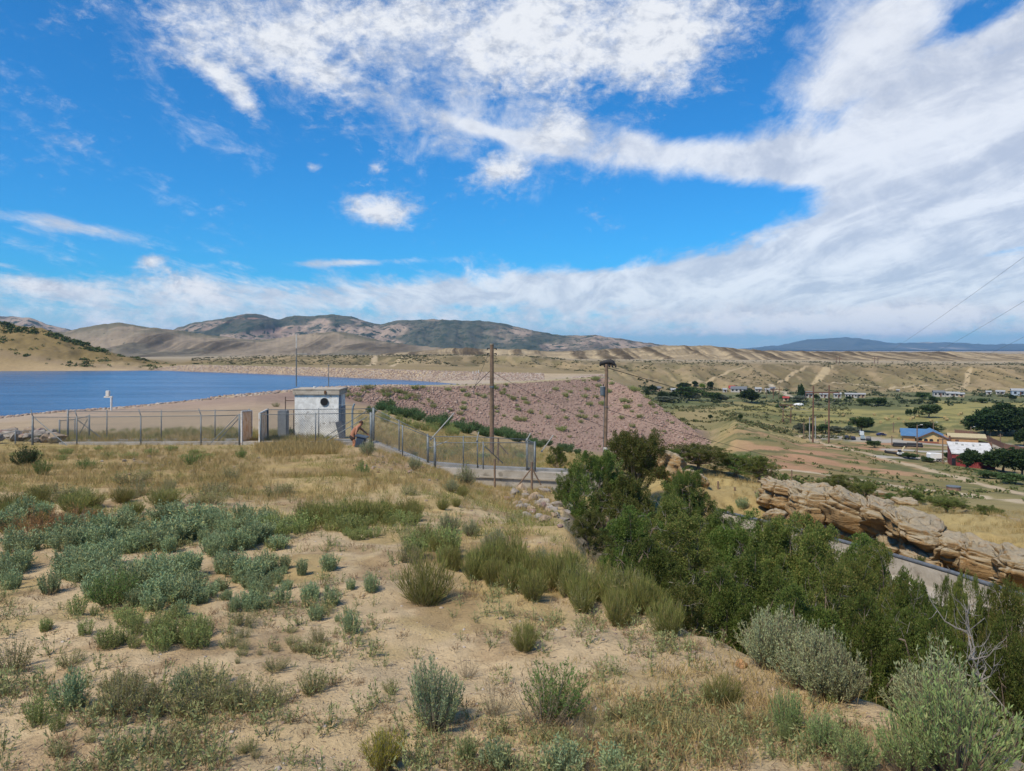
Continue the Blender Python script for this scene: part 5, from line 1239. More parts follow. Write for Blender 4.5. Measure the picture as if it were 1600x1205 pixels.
bm = bmesh.new(); add_tube(bm, [(vx, -.05, vz), (vx, .03, vz)], .245, 20); vent = obj('vent', bm, GALV, hut)
bm = bmesh.new(); add_tube(bm, [(vx, -.056, vz), (vx, .0, vz)], .215, 20); obj('vent_opening', bm, BLACK, vent)
bm = bmesh.new(); add_box(bm, (at(509, 0, 44).x-c.x, -.135, zt+.15), (.13, .03, .2), bev=.01); obj('rust_bracket', bm, M('rust_dark', (.12, .06, .03)), roof)
bm = bmesh.new(); add_box(bm, (hx+hw+.03, .35, zt*.55), (.05, .3, zt*.95)); obj('door_frame', bm, M('blue_grey_steel', (.20, .24, .29), (.15, .18, .22), 4, .6), hut)
bm = bmesh.new(); add_box(bm, (hx+hw+.04, 1.1, 1.0), (.06, .9, 1.9)); d_ = obj('door', bm, M('blue_grey_door', (.17, .20, .24), (.13, .155, .19), 4, .6), hut)
bm = bmesh.new(); add_tube(bm, [(hx+hw+.07, .75, 1.0), (hx+hw+.13, .75, 1.0)], .03, 8); obj('handle', bm, GALV, d_)
tag(hut, 'small white flat roofed hut with flaking paint and a round black vent', 'hut')
def mast(px, pb, pt, Y, r, label, m, cross=None, tip=None):
    b = at(px, pb, Y); o = empty('antenna_mast', b); h = at(px, pt, Y)-b
    tube_obj('pole', [(0, 0, 0), h*.55, h*.555, h], [r, r, r*.7, r*.6], m, o)
    if cross: tube_obj('crossbar', [h*cross, h*cross+Vector((.62, .1, 0))], r*.5, GALVP, o)
    if tip == 'white': tube_obj('whip', [h*.72, h*1.0], r*.75, WHITEM, o)
    if tip == 'cap': tube_obj('cap', [h*.98, h*1.03], r*1.8, GALV, o)
    return tag(o, label, 'antenna')
mast(463, 604, 521, 44.8, .035, 'tall thin antenna mast with pale upper half on the hut roof', GALV, .61, 'white')
mast(513.5, 604, 571, 44.8, .028, 'short thin mast with knob on top of the hut roof', GALV, None, 'cap')
# things standing around the hut
cab = empty('control_cabinet', at(441, 688, 42.6)); cb = at(441, 688, 42.6)
box_obj('body', (0, .2, .85), (.55, .4, 1.7), M('cabinet_grey', (.16, .175, .185), (.12, .13, .14), 4, .5), cab, bev=.02)
box_obj('door', (0, -.012, .9), (.44, .03, 1.35), M('cabinet_door', (.19, .205, .215), (.15, .16, .17), 4, .5), cab)
tag(cab, 'grey electrical cabinet standing left of the white hut behind the fence', 'cabinet')
fr = empty('pipe_frame', at(448, 690, 43.2)); c = fr.location.copy()
for px in (446, 459): tube_obj('post', [at(px, 690, 43.2)-c, at(px, 620 if px == 446 else 640, 43.2)-c], .03, M('rusty_pipe', (.16, .10, .07), (.10, .07, .055), 8), fr)
tube_obj('crossbar', [at(446, 626, 43.2)-c, at(460, 626, 43.2)-c], .025, _mats['rusty_pipe'], fr)
tag(fr, 'rusty pipe frame between the cabinet and the left wall of the hut', 'frame')
o = box_obj('leaning_board', (0, 0, .55), (.35, .05, 1.15), M('dark_board', (.12, .13, .15), (.09, .095, .11), 4, .7), None, Matrix.Rotation(R(-14), 4, 'Y') @ Matrix.Rotation(R(30), 4, 'Z'))
o.location = at(532, 688, 43.7); tag(o, 'dark board leaning on the right wall of the hut', 'board')
br = empty('bent_standpipe', at(550.5, 690, 42)); c = br.location.copy()
tube_obj('pipe', [at(550.5, 692, 42)-c, at(550.5, 644, 42)-c, at(551.5, 636, 42)-c, at(554, 631, 42)-c], .055, M('blue_grey_pipe', (.21, .26, .29), (.16, .20, .23), 6, .6), br)
tube_obj('crossbar', [at(530, 633, 42)-c, at(551, 633, 42)-c], .018, GALV, br)
tag(br, 'thick blue grey standpipe with bent top right of the hut', 'pipe')

# ------------------------------------------------------------------ shore marker
mk = empty('depth_marker', ground(174, 116)); c = mk.location.copy(); mk.location.z -= .1
tube_obj('post', [(0, 0, 0), (0, 0, 2.1)], .16, WHITEM, mk, 10); bm = bmesh.new(); add_box(bm, (-.45, 0, 2.2), (1.3, .35, .25), bev=.03); obj('crosspiece', bm, WHITEM, mk)
bm = bmesh.new(); add_box(bm, (-.55, 0, 2.75), (.55, .4, .9), bev=.05); obj('marker_head', bm, WHITEM, mk)
tag(mk, 'white marker post with blocky head on the lake shore', 'marker post')
for i, (px, py, Y) in enumerate([(739, 588, 283), (744, 588, 283), (748, 587.5, 284), (855, 587, 238)]):
    o = tube_obj('marker_post', [(0, 0, -.3), (0, 0, 1.1), (0, 0, 1.25)], [.14, .14, .05], WHITEM, None, 8); o.location = ground(px, Y)
    tag(o, ['leftmost of three tiny white posts by the white stones of the dam', 'middle of three tiny white posts by the white stones of the dam', 'rightmost of three tiny white posts by the white stones of the dam', 'tiny white post alone on the grassy rim of the dam'][i], 'post')

# ================================================================== poles and wires
POLEW = M('brown_pole_wood', (.20, .135, .09), (.13, .09, .065), 3, .9, .3, 12)
POLER = M('red_brown_pole_wood', (.17, .085, .055), (.11, .06, .045), 3, .9, .2)
BLK = M('black_rubber', (.018, .018, .02), (.03, .03, .032), 6, .7)
def wire(pts, r, label, sag=0.0, m=BLK, name='wire'):
    a, b = Vector(pts[0]), Vector(pts[-1]); n = 24
    q = [a.lerp(b, i/n)-Vector((0, 0, sag*4*(i/n)*(1-i/n))) for i in range(n+1)]
    o = tube_obj(name, [p-a for p in q], r, m, None, 4); o.location = a
    return tag(o, label, 'wire')
def pole(px, pt, Y, r, label, m, base=None, extra=None, lean=0.0):
    b = ground(px, Y); t = at(px+lean, pt, Y)-b; o = empty('utility_pole', b)
    tube_obj('pole', [Vector((0, 0, -.4)), t*.5, t], [r, r*.9, r*.78], m, o, 12)
    if extra: extra(o, t)
    return tag(o, label, 'utility pole'), b+t
def hw1(o, t):
    for s in (-1, 1):
        for dz in (.35, .75): tube_obj('insulator', [t+Vector((s*.16, 0, -dz)), t+Vector((s*.34, 0, -dz+.02)), t+Vector((s*.36, 0, -dz-.10))], [.025, .06, .05], BLK, o)
    bm = bmesh.new(); add_tube(bm, [t*.995, t+Vector((0, 0, .05))], .17, 12); obj('cap', bm, M('pole_cap', (.30, .25, .19)), o)
    tube_obj('band', [t*.62, t*.635], .19, GALV, o, 12)
p1, t1 = pole(768.5, 538, 58, .185, 'tallest bare brown wooden pole standing behind the lower right fence', POLEW, extra=hw1)
def hw2(o, t):
    # crossarm seen obliquely under a ragged black cover, insulators hanging from it
    tube_obj('crossarm', [t+Vector((-.42, .2, -.06)), t+Vector((.55, -.2, -.04))], .06, POLER, o, 6)
    bm = bmesh.new()
    pts = [(-.50, .2, -.16), (-.44, .2, .02), (-.2, .1, .13), (.05, 0, .17), (.28, -.1, .20), (.45, -.15, .14), (.55, -.2, .0), (.66, -.24, -.10)]
    add_tube(bm, [t+Vector(p) for p in pts], [.06, .15, .17, .19, .20, .18, .12, .07], 8); obj('cover', bm, BLK, o, True)
    for x, y in ((.20, -.08), (.42, -.15), (.66, -.25), (-.16, .08)):
        tube_obj('insulator', [t+Vector((x, y, 0)), t+Vector((x, y, -.12)), t+Vector((x+.02, y, -.26))], [.05, .085, .05], BLK, o)
    tube_obj('brace', [t+Vector((-.22, .1, -.42)), t+Vector((-.02, 0, -.62))], .022, BLK, o); tube_obj('pin', [t, t+Vector((-.06, 0, .28))], .02, BLK, o)
    tube_obj('bracket', [t+Vector((-.5, 0, -1.10)), t+Vector((.2, 0, -1.06))], .022, GALV, o)
    tc = t+Vector((-.33, -.05, -1.85))
    tr = tube_obj('transformer', [tc-Vector((0, 0, .62)), tc-Vector((0, 0, .58)), tc+Vector((0, 0, .02)), tc+Vector((0, 0, .06))], [.17, .19, .19, .16], M('transformer_grey', (.10, .125, .15), (.08, .10, .12), 3, .5), o, 16)
    tube_obj('lid', [tc+Vector((0, 0, .055)), tc+Vector((0, 0, .10))], .21, GALVP, tr, 16); tube_obj('bushing', [tc+Vector((.06, 0, .1)), tc+Vector((.07, 0, .30))], [.05, .035], BLK, tr)
    tube_obj('bracket', [tc+Vector((.1, 0, -.2)), tc+Vector((.36, 0, -.2))], .035, BLK, o)
    tube_obj('band', [t*.20, t*.225], .175, WHITEM, o, 12); tube_obj('band', [t*.60, t*.605], .165, GALV, o, 12)
    tube_obj('conduit', [Vector((-.16, -.08, .2)), t*.72+Vector((-.15, -.08, 0))], .022, GALV, o, 6)
p2, t2 = pole(945, 569, 58, .16, 'wooden pole with grey transformer can and ragged black cover on its crossarm', POLEW, extra=hw2, lean=3)
wire([t1+Vector((-.2, 0, -.6))-Vector((0, 0, 0)), ground(742, 62)+Vector((0, 0, .2))][0:1]+[at(741, 606, 56)], .016, 'short steep guy wire on the left of the tallest bare pole')
wire([at(765.5, 580, 58), at(738, 607, 56)], .02, 'dark guy wire with grip beside the tallest bare pole')
wire([at(771, 582, 58), at(948, 668, 57.5), ], .018, 'sagging service wire from the tallest bare pole to the transformer pole', .25)
wire([at(948, 640, 58), at(1250, 724, 100), ], .022, 'dark wire sweeping low over the foot of the dam', 0.2); wire([at(1250, 724, 100), at(1660, 778, 70)], .02, 'dark wire continuing low over the gravel road to the right edge', .6)
wire([at(946, 574, 58), at(1310, 668, 330)], .035, 'thin high wire from the transformer pole across the valley trees', 1.0)
# transmission line on twin poles
def hframe(xa, xb, pt, Y, r, x0, x1, pa, label, mat, hang, xbrace=False):
    a, b = ground(xa, Y), ground(xb, Y+1); o = empty('twin_pole_frame', a); ta = at(xa+1, pt, Y)-a; tb = at(xb+.5, pt-1, Y+1)-a
    tube_obj('pole', [Vector((0, 0, -.4)), ta], [r, r*.7], mat, o, 10); tube_obj('pole', [b-a-Vector((0, 0, .4)), tb], [r, r*.7], mat, o, 10)
    bm = bmesh.new(); p, q = at(x0, pa, Y)-a, at(x1, pa, Y)-a; add_box(bm, (p+q)/2-Vector((0, .22, 0)), ((q-p).length, .22, .34)); obj('crossarm', bm, mat, o)
    for hx_, L in hang: tube_obj('insulator', [at(hx_, pa, Y)-a-Vector((0, .22, .1)), at(hx_, pa, Y)-a-Vector((0, .22, L))], .10, M('insulator_brown', (.14, .08, .06)), o, 8)
    if xbrace:
        h0 = ta.z*.45
        tube_obj('cross_brace', [Vector((0, 0, ta.z*.1)), b-a+Vector((0, 0, h0))], r*.4, mat, o, 6); tube_obj('cross_brace', [b-a+Vector((0, 0, ta.z*.1)), Vector((0, 0, h0))], r*.4, mat, o, 6)
    return tag(o, label, 'power pylon', 'twin pole frames')
hframe(1270, 1295, 603, 205, .24, 1258, 1311, 613.5, 'tall red brown twin pole frame with long crossarm rising over the hay field', POLER, [(1258.6, 1.3), (1284, 1.3), (1310.4, 1.3)])
hframe(1223, 1235.5, 632, 260, .20, 1217, 1242, 633, 'lower twin pole frame with cross bracing at the edge of the hay field', POLER, [(1229, 1.0)], True)
hframe(1208, 1217, 605, 390, .20, 1203, 1222, 609, 'distant thin twin pole frame near the farm trees', POLER, [])
hframe(1306.5, 1311.5, 558, 640, .25, 1302, 1316, 561, 'faint twin pole frame on top of the bench', POLER, []); hframe(1366, 1371.5, 557, 650, .25, 1362, 1376, 560, 'second faint twin pole frame farther right on top of the bench', POLER, [])
for i, (x, dx, y2) in enumerate([(1258.6, 1640, 372), (1284, 1660, 434), (1310.4, 1670, 490)]):
    wire([at(x, 621, 204.8), at(dx, y2, 60)], .011, ['highest overhead line leaving the frame at the upper right', 'middle overhead line leaving the frame at the upper right', 'lowest and boldest overhead line leaving the frame at the upper right'][i], 1.5+i*.6, GALV)
    wire([at(x, 621, 204.8), at(1217+i*12, 634, 259.5)], .05, ['left cable between the two twin pole frames', 'middle cable between the two twin pole frames', 'right cable between the two twin pole frames'][i], 2.5, GALVP)
for i, (px, pt, Y, lab) in enumerate([(1393.5, 681, 200, 'short brown pole beside the parked cars'), (1433, 664, 170, 'pole with street lamp in front of the blue roofed building'), (1473, 684, 160, 'dark weathered pole in front of the white trailer'), (1458.5, 660, 222, 'pole behind the blue roof'),
                                      (1510.5, 700, 150, 'pole in front of the round tree by the red building'), (1396, 660, 235, 'pole at the edge of the hay field behind the cars'), (1517, 667, 225, 'lamp pole beside the big dark trees'), (1563, 678, 205, 'pole at the end of the long brown fence'),
                                      (1256, 660, 215, 'stub pole left of the tall twin pole frame'), (1290, 655, 230, 'thin pole between the legs of the twin pole frame'), (1265, 652, 212, 'pale pole hugging the left leg of the twin pole frame'), (1274, 651, 214, 'pale pole right of the left leg of the twin pole frame'),
                                      (1198, 607, 400, 'distant pole left of the faint twin poles'), (1344, 672, 225, 'white flagpole like post by the shrubs')]):
    o, t_ = pole(px, pt, Y, .15, lab, POLEW if i not in (10, 11, 13) else GALVP)
    if i in (1, 3, 6):
        bm = bmesh.new(); add_tube(bm, [t_-o.location-Vector((0, 0, .3)), t_-o.location+Vector((.9, 0, .1))], .05, 6); obj('arm', bm, GALV, o)
        box_obj('lamp_head', t_-o.location+Vector((1.0, 0, .05)), (.5, .25, .14), WHITEM, o)
    else:
        box_obj('crossarm', t_-o.location-Vector((0, 0, .4)), (1.5, .1, .12), POLEW, o)
# braced wooden fence posts
def braced(px, pt, pb, Y, legs, label):
    b = at(px, pb, Y); b.z = min(b.z, Hp(px, Y)+.1); o = empty('braced_post', b); t = at(px, pt, Y)-b
    tube_obj('post', [(0, 0, -.3), t], .05, POLEW, o)
    for lx, ly in legs: tube_obj('brace', [t*.8, at(lx, ly, Y)-b], .032, POLEW, o)
    return tag(o, label, 'fence post')
braced(831, 722, 768, 33, [(805, 765), (845.5, 758)], 'brown wooden corner post with two slanted braces below the concrete wall')
braced(778.5, 684, 714, 45, [(776, 712), (794, 710)], 'dark post with slanted brace inside the lower right enclosure')
braced(1205, 729, 752, 50, [(1194, 753), (1216, 751)], 'leaning brown corner post with braces beside the low juniper')
braced(773, 717, 755, 35.5, [], 'thin steel post in front of the concrete wall'); braced(1237, 735, 750, 52, [], 'thin steel post beyond the left sandstone block'); braced(1428, 793, 806, 46, [], 'thin post in the yellow grass above the outcrop')
for i, (px, py) in enumerate([(1092, 762), (1122, 766), (1148, 775), (1180, 782)]):
    braced(px, py-14, py, 40, [], ['first', 'second', 'third', 'fourth'][i]+' thin wire fence post in the dry grass right of the pale boulder')

# ================================================================== the man and his bin
SKIN = M('sunburnt_skin', (.36, .165, .095), (.31, .135, .078), 5, .6)
def man():
    p = at(553, 706, 36.7); s = 1.0
    me = bpy.data.meshes.new('person'); o = link('person', me); o.location = p
    V, E, Rd = [], [], []
    def v(x, y, z, r, par=None):
        V.append((x, y, z)); Rd.append(r)
        if par is not None: E.append((par, len(V)-1))
        return len(V)-1
    pel = v(-.10, 0, .80, .15)                      # bent forward to the right, knees flexed
    s1 = v(-.02, 0, .95, .155, pel); s2 = v(.10, 0, 1.10, .17, s1); s3 = v(.20, 0, 1.22, .165, s2)
    nk = v(.29, 0, 1.30, .065, s3); hd = v(.35, -.01, 1.37, .10, nk); v(.385, -.015, 1.45, .085, hd); v(.43, -.02, 1.385, .045, hd)
    for sy in (-1, 1):
        hip = v(-.08, .10*sy, .74, .11, pel); kn = v(.10 if sy < 0 else -.02, .13*sy, .44, .07, hip); an = v(-.08, .13*sy, .09, .045, kn); hl = v(-.06, .13*sy, .04, .045, an); v(.12, .14*sy, .03, .035, hl)
        sh = v(.21, .20*sy, 1.20, .075, s3)
        if sy < 0: elb = v(.16, -.30, .92, .052, sh); wr = v(.24, -.30, .70, .034, elb)
        else: elb = v(.42, .27, 1.02, .05, sh); wr = v(.60, .24, .86, .033, elb)
        d = Vector((.25, 0, -.9)) if sy < 0 else Vector((.75, -.1, -.5)); d.normalize(); w0 = Vector(V[wr])
        pm = v(*(w0+d*.07), .036, wr); pc = w0+d*.07
        for k in range(4):
            off = Vector((0, (k-1.5)*.021, 0)); f1 = v(*(pc+off+d*.05), .010, pm); v(*(pc+off+d*(.085-.006*abs(k-1.5))+Vector((.012, 0, -.02))), .008, f1)
        th = v(*(w0+d*.04+Vector((.045, 0, .015))), .012, wr); v(*(w0+d*.075+Vector((.06, 0, 0))), .009, th)
    me.from_pydata(V, E, []); me.update()
    sk = o.modifiers.new('skin', 'SKIN'); sk.use_smooth_shade = True
    for i, r in enumerate(Rd): me.skin_vertices[0].data[i].radius = (r, r); me.skin_vertices[0].data[i].use_root = (i == 0)
    o.modifiers.new('smooth', 'SUBSURF').levels = 2; o.modifiers['smooth'].render_levels = 2
    me.materials.append(SKIN)
    # shorts: a waist and two short legs a little outside the body
    sm_ = bpy.data.meshes.new('shorts'); so = link('shorts', sm_, o)
    sm_.from_pydata([(-.07, 0, .87), (-.10, 0, .78), (-.08, -.105, .71), (.03, -.125, .55), (-.08, .105, .71), (-.04, .125, .55)], [(0, 1), (1, 2), (2, 3), (1, 4), (4, 5)], []); sm_.update()
    k2 = so.modifiers.new('skin', 'SKIN'); k2.use_smooth_shade = True
    for i, r in enumerate((.165, .17, .125, .115, .125, .115)): sm_.skin_vertices[0].data[i].radius = (r, r); sm_.skin_vertices[0].data[i].use_root = (i == 0)
    so.modifiers.new('smooth', 'SUBSURF').levels = 2; so.modifiers['smooth'].render_levels = 2
    sm_.materials.append(M('dark_brown_shorts', (.055, .035, .03), (.04, .028, .026), 8, .9))
    bm = bmesh.new(); bmesh.ops.create_uvsphere(bm, u_segments=16, v_segments=10, radius=1)
    for q in list(bm.verts):
        if q.co.z < -.15: bm.verts.remove(q)
    for q in bm.verts: q.co = Vector((.362+q.co.x*.105, -.012+q.co.y*.098, 1.435+q.co.z*.115))
    obj('hair', bm, M('short_brown_hair', (.075, .035, .02), (.05, .025, .016), 20, .8), o, True)
    for sx, nm in ((-1, 'ear'), (1, 'ear')):
        bm = bmesh.new(); bmesh.ops.create_uvsphere(bm, u_segments=8, v_segments=6, radius=1)
        for q in bm.verts: q.co = Vector((.365+q.co.x*.025, -.012+sx*.098+q.co.y*.012, 1.40+q.co.z*.035))
        obj('ear', bm, SKIN, o, True)
    for sx in (-1, 1):
        bm = bmesh.new(); bmesh.ops.create_uvsphere(bm, u_segments=8, v_segments=6, radius=.013)
        for q in bm.verts: q.co += Vector((.452, -.015+sx*.035, 1.425))
        obj('eye', bm, M('dark_eye', (.03, .02, .015)), o)
    for sx in (0, 1):
        bm = bmesh.new(); add_box(bm, (.03, -.135 if sx == 0 else .135, .02), (.27, .10, .08), bev=.025)
        for q in bm.verts: q.co.x -= .0
        obj('shoe', bm, M('dark_shoe', (.04, .035, .03)), o)
    return tag(o, 'shirtless man in dark shorts bending over a dark bin beside the kerb', 'person')
man()
bn = empty('storage_bin', at(561, 703, 36.3)); BINM = M('dark_blue_grey_plastic', (.055, .075, .105), (.045, .06, .085), 3, .5)
tl = Matrix.Rotation(R(12), 4, 'Y')
bm = bmesh.new(); add_box(bm, tl @ Vector((0, 0, .33)), (.42, .45, .62), tl, .03)
obj('body', bm, BINM, bn)
bm = bmesh.new(); add_box(bm, tl @ Vector((0, 0, .68)), (.60, .56, .08), tl, .02); obj('lid', bm, M('bin_lid', (.075, .095, .125), (.06, .08, .105), 3, .45), bn)
bm = bmesh.new()
for k in range(4): add_box(bm, tl @ Vector((-.15+k*.1, -.235, .3)), (.03, .02, .5), tl)
obj('rib', bm, BINM, bn)
tag(bn, 'dark blue grey plastic bin tilted in the hands of the shirtless man', 'bin')

# ================================================================== trees and bushes of the valley
VL = [leaf_mat('valley_leaf_dark', (.022, .042, .014), (.045, .075, .022), None, .2, .3), leaf_mat('valley_leaf_mid', (.05, .085, .025), (.085, .125, .04), None, .2, .3), leaf_mat('valley_leaf_grey', (.12, .145, .10), (.17, .19, .13), None, .2, .3), leaf_mat('valley_leaf_lime', (.15, .22, .03), (.21, .28, .05), None, .2, .2)]
VT = {}
for nm, mi, sh, wl in (('dark', 0, 'round', .55), ('mid', 1, 'round', .5), ('grey', 2, 'round', .42), ('lime', 3, 'round', .5), ('tall', 0, 'tall', .42)):
    VT[nm] = []
    for i in range(3):
        lf, P_, C_ = crown_geo(700+i*17+len(nm), 0, 150, 42, lobes=10, upw=.3, lL=.26, lW=.17, plume=(.4, .8), pr=.22, shape=sh)
        VT[nm].append((mesh_np('crown', lf[0], [lf[1]], VL[mi]), mesh_np('trunk', *((lambda q: (q[0], [q[1]]))(trunk_geo(700+i, P_, C_, .03, 16))), BARK)))
def vtree(kind, px, pb, pt, wpx, label, group=None, Y=None, y0=100, name='tree'):
    p = hit(px, pb, y0, 640) if Y is None else ground(px, Y); Yv = p.y
    i = int(RG.integers(3)); h = max((pb-pt)*Yv/FL, .6); wd = wpx*Yv/FL
    o = empty(name, p, RG.uniform(0, 6.28)); o.scale = (wd*1.15, wd*1.15, h*1.05)
    link('trunk', VT[kind][i][1], o); link('crown', VT[kind][i][0], o)
    return tag(o, label, 'tree', group)
for q in [('dark', 1538, 679, 642, 54, 'left tree of the big dark grove beside the hay field'), ('dark', 1572, 680, 634, 60, 'tallest tree of the big dark grove beside the hay field'), ('dark', 1604, 678, 640, 56, 'dark grove tree cut by the right edge'), ('dark', 1548, 682, 655, 46, 'low front tree of the big dark grove'), ('dark', 1588, 682, 652, 50, 'front right tree of the big dark grove'),
          ('dark', 1568, 738, 704, 52, 'dark tree right of the red building'), ('dark', 1596, 744, 703, 50, 'dark tree at the right edge below the red building'), ('dark', 1512, 734, 704, 34, 'round dark tree in front of the red wall'), ('dark', 1600, 697, 672, 24, 'dark conifer at the right edge beyond the lot'),
          ('dark', 1482, 718, 708, 12, 'small round bush left of the red building'), ('mid', 1452, 653, 634, 30, 'round green tree alone in the hay field'), ('mid', 1347, 676, 654, 32, 'spreading green tree at the lower edge of the hay field'), ('dark', 1443, 679, 661, 40, 'dark tree behind the blue roofed building'),
          ('tall', 1251, 622, 599, 14, 'tall narrow dark poplar near the farmhouses'), ('dark', 1175, 630, 611, 32, 'big round dark tree right of the white farmhouse'), ('mid', 1076, 626, 606, 36, 'wide green tree among the farmyard trees'), ('dark', 1068, 608, 599, 18, 'dark flat topped tree behind the farmyard'),
          ('dark', 1087, 605, 597, 10, 'small dark tree beside the lime green one'), ('lime', 1096, 608, 600, 10, 'bright lime green tree in the farmyard'), ('tall', 1110, 610, 597, 12, 'dark pointed tree right of the lime green one'), ('tall', 1011, 620, 608, 8, 'slim dark tree just right of the dam outline'),
          ('dark', 1019, 613, 603, 14, 'dark tree behind the slim one by the dam'), ('mid', 1112, 628, 614, 26, 'bushy green tree below the pointed tree'), ('grey', 1082, 627, 615, 22, 'silvery willow in front of the wide green tree'), ('dark', 1034, 626, 614, 16, 'dark bush left in the farmyard hedge'), ('dark', 1054, 624, 612, 14, 'dark bush in the middle of the farmyard hedge'),
          ('grey', 1040, 628, 620, 30, 'low silvery thicket at the foot of the farmyard hedge'), ('grey', 1126, 628, 617, 20, 'silvery bush right of the bushy green tree'), ('mid', 1158, 624, 617, 14, 'green shrub left of the big round dark tree'), ('grey', 1246, 628, 619, 24, 'silvery willow below the tall poplar'), ('mid', 1228, 626, 620, 20, 'green shrub row below the red roofed shed'),
          ('dark', 1276, 625, 617, 9, 'dark tree between two white trailers'), ('dark', 1327, 626, 620, 10, 'dark shrub behind the long white trailer'), ('mid', 1372, 634, 622, 24, 'dark green thicket right of the white trailers'), ('mid', 1350, 633, 624, 20, 'green thicket in front of the white trailers'), ('mid', 1442, 625, 614, 18, 'flat topped green tree by the far white houses'),
          ('mid', 1458, 630, 620, 14, 'green tree right of the flat topped one'), ('dark', 1580, 626, 618, 12, 'dark tree by the blue grey shed at the right'), ('mid', 1536, 630, 623, 12, 'round green tree far right of the hay field'), ('dark', 1418, 650, 640, 6, 'first of the slim saplings in the hay field'), ('dark', 1423, 651, 641, 5, 'second of the slim saplings in the hay field'), ('dark', 1429, 650, 642, 4, 'third of the slim saplings in the hay field'),
          ('grey', 1250, 678, 663, 16, 'silvery tree left of the tall twin pole frame'), ('dark', 1266, 678, 663, 14, 'dark tree at the left leg of the twin pole frame'), ('mid', 1286, 678, 664, 20, 'green tree between the legs of the twin pole frame'), ('grey', 1303, 677, 667, 18, 'silvery shrub right of the twin pole frame'), ('grey', 1326, 676, 666, 20, 'silvery shrub beside the spreading green tree'),
          ('mid', 1366, 700, 690, 18, 'green shrub below the parked cars'), ('mid', 1222, 640, 632, 16, 'green shrub beside the low twin pole frame'), ('dark', 1156, 656, 648, 8, 'small dark tree on the brushy flat beyond the dam foot'), ('dark', 1110, 656, 649, 6, 'tiny dark tree on the brushy flat right of the dam'), ('mid', 1420, 717, 709, 24, 'green hedge by the yellow digger'), ('mid', 1448, 722, 715, 16, 'dark hedge end left of the white trailer'),
          ('mid', 1586, 757, 742, 40, 'green thicket at the right edge below the dark trees'), ('mid', 1545, 748, 738, 36, 'green shrubs below the red building')]:
    vtree(*q)
# willow bushes along the foot of the dam
for i in range(40):
    t = i/39; px = 585+(900-585)*t+RG.normal()*5; py = float(np.interp(px, [580, 640, 700, 780, 850, 900], [641, 655, 667, 683, 697, 704]))+RG.normal()*3.0
    plant('reed', px, py, RG.uniform(11, 19)*(1-.35*(t > .8)), 'dark green bush in the line along the foot of the stone dam face', wide=1.25, group='bushes along the foot of the dam', y0=110, y1=169)
for i in range(14):
    px = RG.uniform(600, 720); py = float(np.interp(px, [580, 640, 700], [655, 668, 680]))+RG.normal()*4
    plant('greenforb', px, py, RG.uniform(9, 15), 'lighter green bush below the line of dark dam bushes', wide=1.2, group='lighter bushes below the dam line', y0=90, y1=168)
for i in range(110):
    px = RG.uniform(540, 1060); KY_, KZ_ = knots(px); t = RG.uniform(.1, .95) if px < 900 else RG.uniform(.3, 1.0); Y = float(KY_[9, 0]+(KY_[10, 0]-KY_[9, 0])*t)
    plant('greenforb', px, 0, RG.uniform(3.5, 7.5), 'yellow green tuft growing between the stones of the dam face', wide=1.7, group='tufts on the dam face', Y=Y)
for i, (px, py, hp) in enumerate([(571, 609, 8), (604, 617, 11), (540, 612, 7), (650, 622, 9), (432, 636, 8), (560, 628, 9)]):
    plant('olive', px, py, hp, ['bush on the sandy rim of the dam', 'wide bush on top of the pink stones', 'small bush beside the hut roof', 'bush among the pink stones right of the wide one', 'green bush behind the cabinet', 'bush at the upper end of the dam bushes'][i], wide=1.2, y0=80, y1=185)
for i in range(8): plant('dark' if i % 2 else 'olive', 350+RG.normal()*30 if i < 4 else 440+RG.normal()*14, 686+RG.normal()*2, RG.uniform(10, 18), 'brownish shrub inside the fenced strip behind the channel', wide=1.3, group='shrubs behind the channel', y0=41.5, y1=52)
for i in range(26): plant(('saltbush', 'dead', 'olive')[i % 3], RG.uniform(640, 830), RG.uniform(700, 722), RG.uniform(8, 17), 'weed inside the lower right enclosure', wide=1.3, group='weeds inside the lower enclosure', y0=41, y1=70)
# brush on far slopes: nobody could count it
def blobs(P, h, seed, mat, name, n=16):
    rng = np.random.default_rng(seed); v = []
    for k in range(4):
        d = norm(rng.normal(size=(n, 3))); d[:, 2] = np.abs(d[:, 2]); v.append(leafs(d*rng.uniform(.1, .45, (n, 1)), d+rng.normal(size=(n, 3))*.5, .42, .34, rng))
    out = []
    for k in range(4):
        i = np.arange(k, len(P), 4); out.append(rep(v[k][0], v[k][1], P[i], rng.uniform(0, 6.28, len(i)), np.stack([h[i]*1.3, h[i]*1.3, h[i]], -1)))
    V, F = join(out); tag(link(name, mesh_np(name, V, [F], mat)), kind='stuff')
BR = leaf_mat('far_brush', (.05, .065, .03), (.10, .10, .05), (.15, .13, .06), .1, 0)
rng_ = np.random.default_rng(99)
px_, P_ = scatter(4200, (-120, 275), (442, 489), lambda px, Y, x: (.05+.95*sstep(.52, .62, fbm(x/16, Y/10, 501)))*np.clip(.25+.9*sstep(466, 486, Y), 0, 1), 51)
blobs(P_, rng_.uniform(.8, 2.3, len(P_)), 1, leaf_mat('hill_brush', (.05, .075, .02), (.10, .12, .035), None, .1, 0), 'shrubbery')
px_, P_ = scatter(11000, (300, 1900), (470, 720), lambda px, Y, x: .08+.92*sstep(.50, .60, fbm(x/20, Y/40, 503)), 52)
blobs(P_, rng_.uniform(.5, 1.5, len(P_)), 2, BR, 'shrubbery')
px_, P_ = scatter(3600, (1090, 1900), (62, 200), lambda px, Y, x: sstep(.48, .62, fbm(x/8, Y/8, 505)), 53)
blobs(P_, rng_.uniform(.25, .8, len(P_)), 3, leaf_mat('slope_brush', (.08, .10, .03), (.14, .145, .05), (.22, .17, .07), .1, 0), 'shrubbery')
